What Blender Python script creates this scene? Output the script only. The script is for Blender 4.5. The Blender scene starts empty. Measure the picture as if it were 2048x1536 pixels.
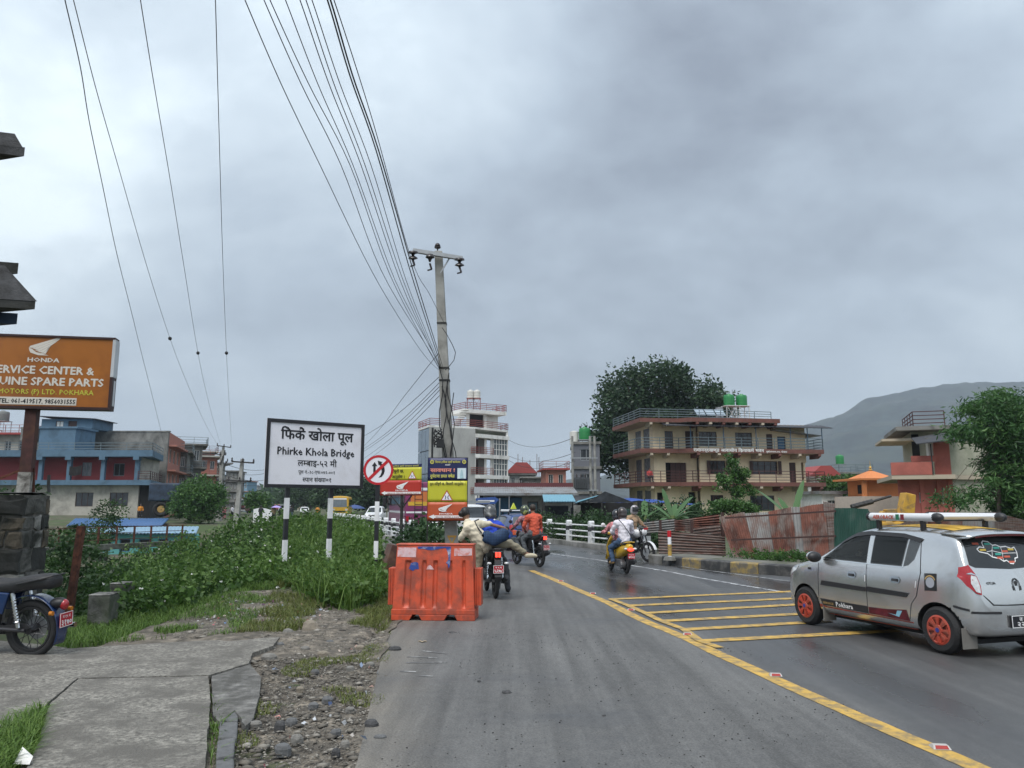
import bpy, bmesh, math, random
import numpy as np
from mathutils import Vector, Matrix, Euler, noise
from mathutils.bvhtree import BVHTree
R = math.radians
random.seed(7); rng = np.random.default_rng(11)
scene = bpy.context.scene
C = scene.collection

# ------------------------------------------------------------------ camera
FPX, CX, CY, PITCH, CAMZ = 1540.0, 1024.0, 768.0, math.atan(244/1540.0), 1.7
cam_data = bpy.data.cameras.new('camera'); cam = bpy.data.objects.new('camera', cam_data); C.objects.link(cam)
cam_data.sensor_width = 36.0; cam_data.lens = 36.0*FPX/2048.0
cam_data.clip_start = 0.05; cam_data.clip_end = 20000
cam.location = (0, 0, CAMZ); cam.rotation_euler = (math.pi/2 + PITCH, 0, 0)
scene.camera = cam

# ------------------------------------------------------------------ world: overcast sky
world = bpy.data.worlds.new('World'); scene.world = world; world.use_nodes = True
SUN_EL, SUN_AZ = 62.0, 205.0     # high, behind the camera (azimuth measured from +Y, clockwise)
def build_world():
    nt = world.node_tree; N = nt.nodes; L = nt.links; N.clear()
    def n(t, **k):
        x = N.new(t)
        for a, b in k.items(): setattr(x, a, b)
        return x
    def math_(op, a, b=None, c=None):
        m = n('ShaderNodeMath', operation=op)
        for i, v in enumerate((a, b, c)):
            if v is None: continue
            if isinstance(v, (int, float)): m.inputs[i].default_value = v
            else: L.new(v, m.inputs[i])
        return m.outputs[0]
    tc = n('ShaderNodeTexCoord'); sep = n('ShaderNodeSeparateXYZ'); L.new(tc.outputs['Generated'], sep.inputs[0])
    zc = math_('MAXIMUM', sep.outputs['Z'], 0.0)
    den = math_('ADD', zc, 0.55)
    comb = n('ShaderNodeCombineXYZ')
    L.new(math_('DIVIDE', sep.outputs['X'], den), comb.inputs[0]); L.new(math_('DIVIDE', sep.outputs['Y'], den), comb.inputs[1])
    L.new(math_('MULTIPLY', zc, 0.6), comb.inputs[2])
    def cloud(scale, detail, rough, dist, off):
        mp = n('ShaderNodeMapping'); mp.inputs['Location'].default_value = off; mp.inputs['Scale'].default_value = (0.85, 1.0, 1)
        L.new(comb.outputs[0], mp.inputs[0])
        t = n('ShaderNodeTexNoise'); t.inputs['Scale'].default_value = scale; t.inputs['Detail'].default_value = detail
        t.inputs['Roughness'].default_value = rough; t.inputs['Distortion'].default_value = dist
        L.new(mp.outputs[0], t.inputs['Vector']); return t.outputs['Fac']
    big = cloud(1.25, 4, .45, .25, CLOUD_OFF); small = cloud(3.1, 8, .60, .15, (4.2, 1.3, 0)); bank = cloud(.62, 2, .4, 0.0, (CLOUD_OFF[0]+3.1, CLOUD_OFF[1]+1.7, 0))
    f = math_('ADD', math_('ADD', math_('MULTIPLY', big, 0.44), math_('MULTIPLY', small, 0.30)), math_('MULTIPLY', bank, .26))
    ramp = n('ShaderNodeValToRGB'); L.new(f, ramp.inputs[0])
    e = ramp.color_ramp.elements
    e[0].position = .375; e[0].color = (.132, .153, .186, 1)
    e[1].position = .605; e[1].color = (.465, .522, .556, 1)
    m = ramp.color_ramp.elements.new(.47); m.color = (.232, .272, .317, 1)
    m = ramp.color_ramp.elements.new(.55); m.color = (.338, .388, .430, 1)
    # overcast sky: brighter overhead than at the horizon
    grad = math_('MULTIPLY_ADD', zc, 0.42, 0.86)
    # thick low cloud evens out towards the horizon
    hz = n('ShaderNodeMix', data_type='RGBA'); hzf = n('ShaderNodeMapRange')
    L.new(zc, hzf.inputs['Value']); hzf.inputs['From Min'].default_value = 0.0; hzf.inputs['From Max'].default_value = .22
    hzf.inputs['To Min'].default_value = .7; hzf.inputs['To Max'].default_value = 0.0
    L.new(hzf.outputs[0], hz.inputs['Factor']); L.new(ramp.outputs[0], hz.inputs['A']); hz.inputs['B'].default_value = (.300, .350, .394, 1)
    mul = n('ShaderNodeMix', data_type='RGBA', blend_type='MULTIPLY'); mul.inputs['Factor'].default_value = 1
    cg = n('ShaderNodeCombineColor')
    for i in range(3): L.new(grad, cg.inputs[i])
    L.new(hz.outputs['Result'], mul.inputs['A']); L.new(cg.outputs[0], mul.inputs['B'])
    bgc = n('ShaderNodeBackground'); L.new(mul.outputs['Result'], bgc.inputs[0]); bgc.inputs[1].default_value = SKY_STRENGTH
    sky = n('ShaderNodeTexSky', sky_type='NISHITA'); sky.sun_disc = False
    sky.sun_elevation = R(SUN_EL); sky.sun_rotation = R(SUN_AZ); sky.air_density = 1.5; sky.dust_density = 4
    bgs = n('ShaderNodeBackground'); L.new(sky.outputs[0], bgs.inputs[0]); bgs.inputs[1].default_value = 0.1
    mix = n('ShaderNodeMixShader'); mix.inputs[0].default_value = 0.95
    L.new(bgs.outputs[0], mix.inputs[1]); L.new(bgc.outputs[0], mix.inputs[2])
    out = n('ShaderNodeOutputWorld'); L.new(mix.outputs[0], out.inputs['Surface'])
CLOUD_OFF = (1.0, -0.1, 0); SKY_STRENGTH = 1.0
build_world()
sun_d = bpy.data.lights.new('sun', 'SUN'); sun = bpy.data.objects.new('sun', sun_d); C.objects.link(sun)
sun_d.energy = 1.5; sun_d.angle = R(40); sun_d.color = (1.0, .97, .93)
_sv = Vector((math.sin(R(SUN_AZ))*math.cos(R(SUN_EL)), math.cos(R(SUN_AZ))*math.cos(R(SUN_EL)), math.sin(R(SUN_EL))))
sun.rotation_euler = _sv.to_track_quat('Z', 'Y').to_euler(); sun.location = (0, -20, 60)
vs = scene.view_settings; vs.view_transform = 'Standard'; vs.look = 'None'; vs.exposure = 1.15; vs.gamma = 1.0; vs.use_curve_mapping = False
scene.cycles.use_denoising = True; scene.cycles.max_bounces = 6; scene.cycles.diffuse_bounces = 3; scene.cycles.glossy_bounces = 3
scene.render.filter_size = 1.15; scene.cycles.volume_bounces = 0; scene.cycles.transparent_max_bounces = 12
scene.cycles.sample_clamp_indirect = 4.0

# ------------------------------------------------------------------ measuring: photograph pixel -> place in the world
_st, _ct = math.sin(PITCH), math.cos(PITCH)
def at(px, py, Y):
    x = (px-CX)/FPX; v = (CY-py)/FPX; dy = _ct - v*_st; dz = _st + v*_ct
    return Vector((x*Y/dy, Y, CAMZ + dz*Y/dy))
def gnd(px, py, z=0.0):
    x = (px-CX)/FPX; v = (CY-py)/FPX; dy = _ct - v*_st; dz = _st + v*_ct
    t = (z-CAMZ)/dz
    return Vector((x*t, dy*t, z))

# ------------------------------------------------------------------ mesh builder
class MB:
    def __init__(s): s.v = []; s.f = []; s.mi = []; s.m = 0
    def add(s, vs, fs, T=None):
        o = len(s.v)
        s.v += [tuple(T @ Vector(p)) for p in vs] if T else [tuple(p) for p in vs]
        s.f += [tuple(i+o for i in f) for f in fs]; s.mi += [s.m]*len(fs); return s
    def box(s, x0, y0, z0, x1, y1, z1, T=None):
        return s.add([(x0,y0,z0),(x1,y0,z0),(x1,y1,z0),(x0,y1,z0),(x0,y0,z1),(x1,y0,z1),(x1,y1,z1),(x0,y1,z1)],
                     [(0,3,2,1),(4,5,6,7),(0,1,5,4),(1,2,6,5),(2,3,7,6),(3,0,4,7)], T)
    def cyl(s, p, q, r, r2=None, n=10, cap=True):
        p = Vector(p); q = Vector(q); r2 = r if r2 is None else r2
        d = (q-p).normalized(); a = d.orthogonal().normalized(); b = d.cross(a)
        vs = [p+(a*math.cos(t)+b*math.sin(t))*r for t in [2*math.pi*i/n for i in range(n)]] + \
             [q+(a*math.cos(t)+b*math.sin(t))*r2 for t in [2*math.pi*i/n for i in range(n)]]
        fs = [(i,(i+1)%n,n+(i+1)%n,n+i) for i in range(n)]
        if cap: fs += [tuple(range(n-1,-1,-1)), tuple(range(n,2*n))]
        return s.add(vs, fs)
    def bar(s, p, q, w, h=None, up=(0,0,1)):     # rectangular bar
        p = Vector(p); q = Vector(q); h = h or w; d = (q-p).normalized(); u = Vector(up)
        if abs(d.dot(u)) > .98: u = Vector((0,1,0))
        a = d.cross(u).normalized()*w/2; b = a.cross(d).normalized()*h/2
        return s.add([p-a-b,p+a-b,p+a+b,p-a+b,q-a-b,q+a-b,q+a+b,q-a+b], [(0,1,2,3),(7,6,5,4),(0,4,5,1),(1,5,6,2),(2,6,7,3),(3,7,4,0)])
    def tube(s, pts, r, n=6, rs=None):
        pts = [Vector(p) for p in pts]; k = len(pts); vs = []; fs = []
        a = None
        for i, p in enumerate(pts):
            d = (pts[min(i+1,k-1)]-pts[max(i-1,0)]).normalized()
            a = (d.orthogonal() if a is None else a - d*a.dot(d)).normalized(); b = d.cross(a)
            rr = rs[i] if rs else r
            vs += [p+(a*math.cos(t)+b*math.sin(t))*rr for t in [2*math.pi*j/n for j in range(n)]]
        for i in range(k-1):
            fs += [(i*n+j, i*n+(j+1)%n, (i+1)*n+(j+1)%n, (i+1)*n+j) for j in range(n)]
        fs += [tuple(range(n-1,-1,-1)), tuple(range((k-1)*n, k*n))]
        return s.add(vs, fs)
    def prism(s, poly, a0, a1, axis='z', T=None):   # poly 2D; axis z: (x,y) ; y: (x,z) ; x: (y,z)
        n = len(poly)
        def P(p, a): return (p[0],p[1],a) if axis == 'z' else ((p[0],a,p[1]) if axis == 'y' else (a,p[0],p[1]))
        vs = [P(p,a0) for p in poly]+[P(p,a1) for p in poly]
        fs = [tuple(range(n-1,-1,-1)), tuple(range(n,2*n))]+[(i,(i+1)%n,n+(i+1)%n,n+i) for i in range(n)]
        return s.add(vs, fs, T)
    def lathe(s, prof, n=16, T=None):              # prof [(r,z)] about z
        vs = []; fs = []; k = len(prof)
        for r, z in prof: vs += [(r*math.cos(2*math.pi*j/n), r*math.sin(2*math.pi*j/n), z) for j in range(n)]
        for i in range(k-1): fs += [(i*n+j, i*n+(j+1)%n, (i+1)*n+(j+1)%n, (i+1)*n+j) for j in range(n)]
        if prof[0][0] > 1e-4: fs.append(tuple(range(n-1,-1,-1)))
        if prof[-1][0] > 1e-4: fs.append(tuple(range((k-1)*n, k*n)))
        return s.add(vs, fs, T)
    def ell(s, c, r, n=12, m=8, T=None):
        r = (r,r,r) if isinstance(r,(int,float)) else r
        prof = [(max(1e-5,math.sin(math.pi*i/m)), -math.cos(math.pi*i/m)) for i in range(m+1)]
        M = Matrix.Translation(c) @ Matrix.Diagonal((r[0],r[1],r[2],1))
        return s.lathe(prof, n, (T @ M) if T else M)
    def torus(s, c, Rr, r, axis='y', n=28, m=8, sx=1.0):
        vs = []; fs = []
        for i in range(n):
            a = 2*math.pi*i/n
            for j in range(m):
                b = 2*math.pi*j/m; q = Rr + r*math.cos(b); h = r*sx*math.sin(b)
                p = (q*math.cos(a), h, q*math.sin(a)) if axis == 'y' else ((h, q*math.cos(a), q*math.sin(a)) if axis == 'x' else (q*math.cos(a), q*math.sin(a), h))
                vs.append((p[0]+c[0], p[1]+c[1], p[2]+c[2]))
        for i in range(n):
            for j in range(m): fs.append((i*m+j, ((i+1)%n)*m+j, ((i+1)%n)*m+(j+1)%m, i*m+(j+1)%m))
        return s.add(vs, fs)
    def grid(s, rows):                              # rows: list of equal-length lists of points
        w = len(rows[0]); vs = [p for r in rows for p in r]
        return s.add(vs, [(i*w+j, i*w+j+1, (i+1)*w+j+1, (i+1)*w+j) for i in range(len(rows)-1) for j in range(w-1)])
    def build(s, name, mat, parent=None, smooth=False, bevel=0, loc=None, rot=None, **tags):
        me = bpy.data.meshes.new(name); me.from_pydata(s.v, [], s.f)
        for m in (mat if isinstance(mat, (list, tuple)) else [mat]): me.materials.append(m)
        if any(s.mi): me.polygons.foreach_set('material_index', s.mi)
        if smooth: shade(me, smooth if smooth is not True else 40)
        me.update()
        return obj(name, me, parent, bevel, loc, rot, **tags)
def shade(me, ang=40):
    me.shade_smooth()
    if ang < 180:
        bm = bmesh.new(); bm.from_mesh(me)
        for e in bm.edges:
            if len(e.link_faces) == 2 and e.calc_face_angle(0) > R(ang): e.smooth = False
        bm.to_mesh(me); bm.free()
def obj(name, me, parent=None, bevel=0, loc=None, rot=None, label=None, cat=None, group=None, kind=None):
    o = bpy.data.objects.new(name, me); C.objects.link(o); o.parent = parent
    if loc is not None: o.location = loc
    if rot is not None: o.rotation_euler = rot
    if bevel:
        b = o.modifiers.new('bevel', 'BEVEL'); b.width = bevel; b.segments = 2; b.limit_method = 'ANGLE'; b.angle_limit = R(35)
    return tag(o, label, cat, group, kind)
def tag(o, label=None, cat=None, group=None, kind=None):
    for k, v in (('label',label),('category',cat),('group',group),('kind',kind)):
        if v: o[k] = v
    return o
def thing(name, label, cat, loc=(0,0,0), rz=0, group=None):
    o = bpy.data.objects.new(name, None); C.objects.link(o); o.location = loc; o.rotation_euler = (0,0,rz); o.empty_display_size = .2
    return tag(o, label, cat, group)
def dup(root, loc=None, rz=None, label=None, parent=None):
    def cp(o, p):
        c = o.copy(); C.objects.link(c); c.parent = p
        for ch in list(o.children): cp(ch, c)
        return c
    r = cp(root, parent)
    if loc is not None: r.location = loc
    if rz is not None: r.rotation_euler = (0,0,rz)
    if label: r['label'] = label
    return r
def one(name, fn, mat, parent=None, **k):            # one-part helper: fn(MB)
    m = MB(); fn(m); return m.build(name, mat, parent, **k)

# ------------------------------------------------------------------ materials
MATS = {}
def mat(name, col=(.5,.5,.5), rough=.6, metal=0.0, var=.12, scale=4.0, bump=0.0, bscale=40.0, coat=0.0, stain=None, sscale=1.5, samt=.5,
        stretch=(1,1,1), emit=0.0, spec=.5, rvar=0.0, trans=0.0, alpha=1.0, sub=None):
    if name in MATS: return MATS[name]
    m = bpy.data.materials.new(name); MATS[name] = m; m.use_nodes = True
    nt = m.node_tree; N = nt.nodes; L = nt.links; b = N['Principled BSDF']
    b.inputs['Roughness'].default_value = rough; b.inputs['Metallic'].default_value = metal
    b.inputs['Specular IOR Level'].default_value = spec; b.inputs['Coat Weight'].default_value = coat; b.inputs['Coat Roughness'].default_value = .08
    c4 = (*col, 1)
    if var or stain or bump or rvar:
        tc = N.new('ShaderNodeTexCoord'); mp = N.new('ShaderNodeMapping'); mp.inputs['Scale'].default_value = stretch
        L.new(tc.outputs['Object'], mp.inputs[0])
        no = N.new('ShaderNodeTexNoise'); no.inputs['Scale'].default_value = scale; no.inputs['Detail'].default_value = 6; no.inputs['Roughness'].default_value = .6
        L.new(mp.outputs[0], no.inputs['Vector'])
        mx = N.new('ShaderNodeMix'); mx.data_type = 'RGBA'; fo = no.outputs['Fac']
        if var >= .3:
            mq = N.new('ShaderNodeMapRange'); L.new(fo, mq.inputs['Value']); mq.inputs['From Min'].default_value = .33; mq.inputs['From Max'].default_value = .67; fo = mq.outputs[0]
        L.new(fo, mx.inputs['Factor'])
        mx.inputs['A'].default_value = (*[max(0,x*(1-2*var)) for x in col], 1); mx.inputs['B'].default_value = (*[min(1,x*(1+2*var)) for x in col], 1)
        src = mx.outputs['Result']
        if stain:
            n2 = N.new('ShaderNodeTexNoise'); n2.inputs['Scale'].default_value = sscale; n2.inputs['Detail'].default_value = 8; n2.inputs['Roughness'].default_value = .65
            n2.inputs['Distortion'].default_value = .4; L.new(mp.outputs[0], n2.inputs['Vector'])
            rp = N.new('ShaderNodeValToRGB'); L.new(n2.outputs['Fac'], rp.inputs[0])
            rp.color_ramp.elements[0].position = max(0,.62-.35*samt); rp.color_ramp.elements[1].position = min(1,.80-.30*samt)
            m2 = N.new('ShaderNodeMix'); m2.data_type = 'RGBA'; L.new(rp.outputs[0], m2.inputs['Factor']); L.new(src, m2.inputs['A']); m2.inputs['B'].default_value = (*stain,1)
            src = m2.outputs['Result']
        L.new(src, b.inputs['Base Color'])
        if rvar:
            mr = N.new('ShaderNodeMapRange'); L.new(no.outputs['Fac'], mr.inputs['Value']); mr.inputs['From Min'].default_value = .3; mr.inputs['From Max'].default_value = .7
            mr.inputs['To Min'].default_value = max(.02,rough-rvar); mr.inputs['To Max'].default_value = min(1,rough+rvar); L.new(mr.outputs[0], b.inputs['Roughness'])
        if bump:
            n3 = N.new('ShaderNodeTexNoise'); n3.inputs['Scale'].default_value = bscale; n3.inputs['Detail'].default_value = 5; L.new(mp.outputs[0], n3.inputs['Vector'])
            bp = N.new('ShaderNodeBump'); bp.inputs['Strength'].default_value = bump; bp.inputs['Distance'].default_value = .02
            L.new(n3.outputs['Fac'], bp.inputs['Height']); L.new(bp.outputs[0], b.inputs['Normal'])
    else: b.inputs['Base Color'].default_value = c4
    if emit: b.inputs['Emission Color'].default_value = c4; b.inputs['Emission Strength'].default_value = emit
    if trans: b.inputs['Transmission Weight'].default_value = trans
    if alpha < 1: b.inputs['Alpha'].default_value = alpha
    return m
def leafmat(name, cols, rough=.55, trans=.25):
    # one colour per leaf clump (face-island random), two-sided translucency
    if name in MATS: return MATS[name]
    m = bpy.data.materials.new(name); MATS[name] = m; m.use_nodes = True
    nt = m.node_tree; N = nt.nodes; L = nt.links; b = N['Principled BSDF']; out = N['Material Output']
    at_ = N.new('ShaderNodeAttribute'); at_.attribute_name = 'tone'
    rp = N.new('ShaderNodeValToRGB'); L.new(at_.outputs['Fac'], rp.inputs[0])
    e = rp.color_ramp.elements; e[0].color = (*cols[0],1); e[1].color = (*cols[-1],1)
    for i, c in enumerate(cols[1:-1]):
        x = e.new((i+1)/(len(cols)-1)); x.color = (*c,1)
    L.new(rp.outputs[0], b.inputs['Base Color']); b.inputs['Roughness'].default_value = rough; b.inputs['Specular IOR Level'].default_value = .35
    tr = N.new('ShaderNodeBsdfTranslucent'); L.new(rp.outputs[0], tr.inputs[0])
    ms = N.new('ShaderNodeMixShader'); ms.inputs[0].default_value = trans; L.new(b.outputs[0], ms.inputs[1]); L.new(tr.outputs[0], ms.inputs[2])
    L.new(ms.outputs[0], out.inputs[0]); return m
def npmesh(name, V, Fq, material, tone=None, nside=4):
    """mesh straight from numpy: V (n,3), Fq (m,nside)"""
    me = bpy.data.meshes.new(name); V = np.ascontiguousarray(V, dtype=np.float32); Fq = np.ascontiguousarray(Fq, dtype=np.int32)
    me.vertices.add(len(V)); me.vertices.foreach_set('co', V.ravel())
    me.loops.add(Fq.size); me.loops.foreach_set('vertex_index', Fq.ravel())
    me.polygons.add(len(Fq)); me.polygons.foreach_set('loop_start', np.arange(0, Fq.size, nside, dtype=np.int32))
    me.update(calc_edges=True)
    if tone is not None:
        a = me.attributes.new('tone', 'FLOAT', 'POINT'); a.data.foreach_set('value', np.ascontiguousarray(tone, dtype=np.float32))
    me.materials.append(material); return me
def leaves(P, size, up=.35, asp=2.0, tone=None, droop=0.0, seed=1, fold=True):
    """one four-cornered leaf for each row of P; returns V, F, tone"""
    g = np.random.default_rng(seed); n = len(P); P = np.asarray(P, dtype=float)
    d = g.normal(size=(n,3)); d[:,2] = d[:,2]*.6 + up - droop; d /= np.linalg.norm(d,axis=1)[:,None]
    o = g.normal(size=(n,3)); o[:,2] *= .3; w = np.cross(d,o); w /= np.linalg.norm(w,axis=1)[:,None]+1e-9
    s = (size*(.6+.8*g.random(n)))[:,None]
    nrm = np.cross(d,w)
    a = P; b = P+d*s*.5+w*s*.5/asp+nrm*s*.05; c = P+d*s-nrm*s*.1; e = P+d*s*.5-w*s*.5/asp+nrm*s*.05
    V = np.stack([a,b,c,e],1).reshape(-1,3); F = np.arange(4*n).reshape(n,4)
    t = g.random(n)*.5+.25 if tone is None else np.clip(tone+ (g.random(n)-.5)*.35, 0, 1)
    return V, F, np.repeat(t,4)
def smooth(a, b, x):
    t = min(1.0, max(0.0, (x-a)/(b-a))); return t*t*(3-2*t)
def fbm(x, y, z=0.0, s=1.0): return noise.fractal((x*s, y*s, z), 1.0, 2.0, 4)
# ------------------------------------------------------------------ lettering (flat print on signs), letter by letter
_GL = {}
def glyph(ch, bold):
    k = (ch, bold)
    if k in _GL: return _GL[k]
    cu = bpy.data.curves.new('glyph', 'FONT'); cu.body = ch; cu.resolution_u = 1
    o = bpy.data.objects.new('glyph', cu); C.objects.link(o)
    bpy.context.view_layer.update()
    me = bpy.data.meshes.new_from_object(o.evaluated_get(bpy.context.evaluated_depsgraph_get()))
    vs = [(v.co.x, v.co.y) for v in me.vertices]; fs = [tuple(p.vertices) for p in me.polygons]
    cu.body = ch + 'H'; bpy.context.view_layer.update()
    m2 = bpy.data.meshes.new_from_object(o.evaluated_get(bpy.context.evaluated_depsgraph_get()))
    adv = max(v.co.x for v in m2.vertices) - 0.653 if len(m2.vertices) else .3
    if ch == ' ': adv = .28
    bpy.data.meshes.remove(me); bpy.data.meshes.remove(m2); bpy.data.objects.remove(o); bpy.data.curves.remove(cu)
    _GL[k] = (vs, fs, adv); return _GL[k]
def clipx(vs, fs, x):
    bm = bmesh.new(); bv = [bm.verts.new((a,b,0)) for a,b in vs]
    for f in fs:
        try: bm.faces.new([bv[i] for i in f])
        except ValueError: pass
    bmesh.ops.bisect_plane(bm, geom=bm.verts[:]+bm.edges[:]+bm.faces[:], plane_co=(x,0,0), plane_no=(1,0,0), clear_outer=True)
    bm.verts.index_update(); r = [(v.co.x,v.co.y) for v in bm.verts], [tuple(v.index for v in f.verts) for f in bm.faces]; bm.free(); return r
def text2d(s, size=1.0, bold=0.0, width=None, slant=0.0):
    """visual-order text. '<' halves the next letter, '^' sets a hook over the letter before, '`' a slanting foot stroke on it."""
    V = []; F = []; x = 0.0; half = False; px0 = 0.0
    def put(vs, fs, dx):
        o = len(V); V.extend((a+dx,b) for a,b in vs); F.extend(tuple(i+o for i in f) for f in fs)
    for ch in s:
        if ch == '<': half = True; continue
        if ch == '^':
            pts = [(-.30+.16*math.cos(t), .64+.15*math.sin(t)) for t in [math.pi*(1.0-i/6*1.25) for i in range(7)]]
            q = []
            for i,p in enumerate(pts): q += [(p[0]*1.0,p[1]),(p[0]*.999-.3*0.0+.02,p[1]+.075)]
            put(q, [(2*i,2*i+2,2*i+3,2*i+1) for i in range(6)], x+.02); continue
        if ch == '`':
            put([(-.17,.13),(-.17,.22),(-.52,-.03),(-.47,-.10)], [(0,1,2,3)], x); continue
        vs, fs, adv = glyph(ch, 0)
        if half:
            half = False; cut = adv-.20; vs, fs = clipx(vs, fs, cut); put(vs, fs, x); x += cut-.03; continue
        put(vs, fs, x); x += adv
    if V:
        w = max(p[0] for p in V); k = (width/w) if width else size
    else: k = size
    return [((a+slant*b)*k, b*k) for a,b in V], F, k
def lettering(s, x, z, width, material, parent, y=-.004, bold=0.0, height=None, centre=True, name='lettering', slant=0.0, plane=None, **k):
    """text on a local x-z plane facing -y, x = centre (or left), z = baseline; fitted to width (and height)"""
    V, F, kk = text2d(s, 1.0, bold, width, slant)
    sz = (height/(kk*.66)) if height else 1.0
    m = MB(); dx = x-(width/2 if centre else 0)
    sh = [(0,0)] if not bold else [(-bold,0),(bold,0),(0,bold*.8),(0,-bold*.8)]
    for i,(sx,sy) in enumerate(sh):
        m.add([(a+dx+sx*kk, y-.0004*i, z+b*sz+sy*kk*sz) if plane is None else plane(a+dx+sx*kk, z+b*sz+sy*kk*sz, .0006*i) for a,b in V], F)
    return m.build(name, material, parent, **k)

# ------------------------------------------------------------------ terrain
DB = Vector((-.31,.951)); RB = Vector((.951,.31)); SB = Vector((1.5,28.0))
def H(x, y):
    s = (x-SB.x)*DB.x+(y-SB.y)*DB.y; t = (x-SB.x)*RB.x+(y-SB.y)*RB.y
    z = -.05
    g = smooth(5,13,s)*(1-smooth(38,50,s))*(1-smooth(4.5,9,t))*(1 if t > -70 else smooth(-140,-70,t))
    z -= 4.6*g
    off = max(0.0, min(1.0, (-2.2-x)/1.5)) if y < 28 else 0
    n1 = fbm(x,y,0,.35)
    z += off*(.42*math.exp(-((x+4.6)/2.3)**2-((y-18.5)/4.5)**2) - 1.3*math.exp(-((x+8.2)/1.7)**2-((y-15.6)/2.6)**2) + .05*n1*smooth(9,12,y))
    if y > 9.2 and x < -1.9: z += .05*smooth(9.2,10.5,y)
    z += .85*smooth(34,55,y)*smooth(4,10,t)
    z += .75*smooth(46,58,s)*smooth(12,28,-t)
    return z
def xr(y):      # road edges by row
    if y < 27: L_ = np.interp(y, [-20,0,4.4,5.6,7.2,10.5,14,20,27], [-1.0,-.95,-.95,-1.05,-1.25,-1.65,-1.75,-1.8,-1.86])
    else: L_ = -1.86-.326*(y-27)
    if y < 13: R_ = 45.0
    elif y < 27: R_ = np.interp(y, [13,14.5,16,17.4,18.9,21.1,23.4,25.2,27], [45,22,13,9.4,7.0,5.3,4.35,4.45,4.7])
    else: R_ = 4.75-.326*(y-27)
    return float(L_), float(R_)
gm = mat('earth', (.085,.072,.052), .95, var=.35, scale=1.2, bump=.6, bscale=9, stain=(.05,.075,.025), sscale=.25, samt=.7)
def ground():
    def axis(a0, a1, st, far0, far1):
        mid = list(np.arange(a0, a1+1e-6, st)); k = st; up = []; v = a1
        while v < far1: k *= 1.28; v += k; up.append(v)
        dn = []; v = a0; k = st
        while v > far0: k *= 1.28; v -= k; dn.append(v)
        return dn[::-1]+mid+up
    xs = axis(-22, 20, .45, -3000, 3000); ys = axis(-4, 62, .5, -200, 3200)
    m = MB(); m.grid([[(x,y,H(x,y)) for x in xs] for y in ys])
    m.build('ground', gm, kind='structure', smooth=180)
ground()
one('river', lambda m: m.add([(-120,-5,-4.25),(60,55,-4.25),(40,85,-4.25),(-140,25,-4.25)], [(0,1,2,3)]), mat('river_water', (.06,.065,.05), .12, var=.2, scale=.5, bump=.3, bscale=3), kind='structure')

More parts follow.
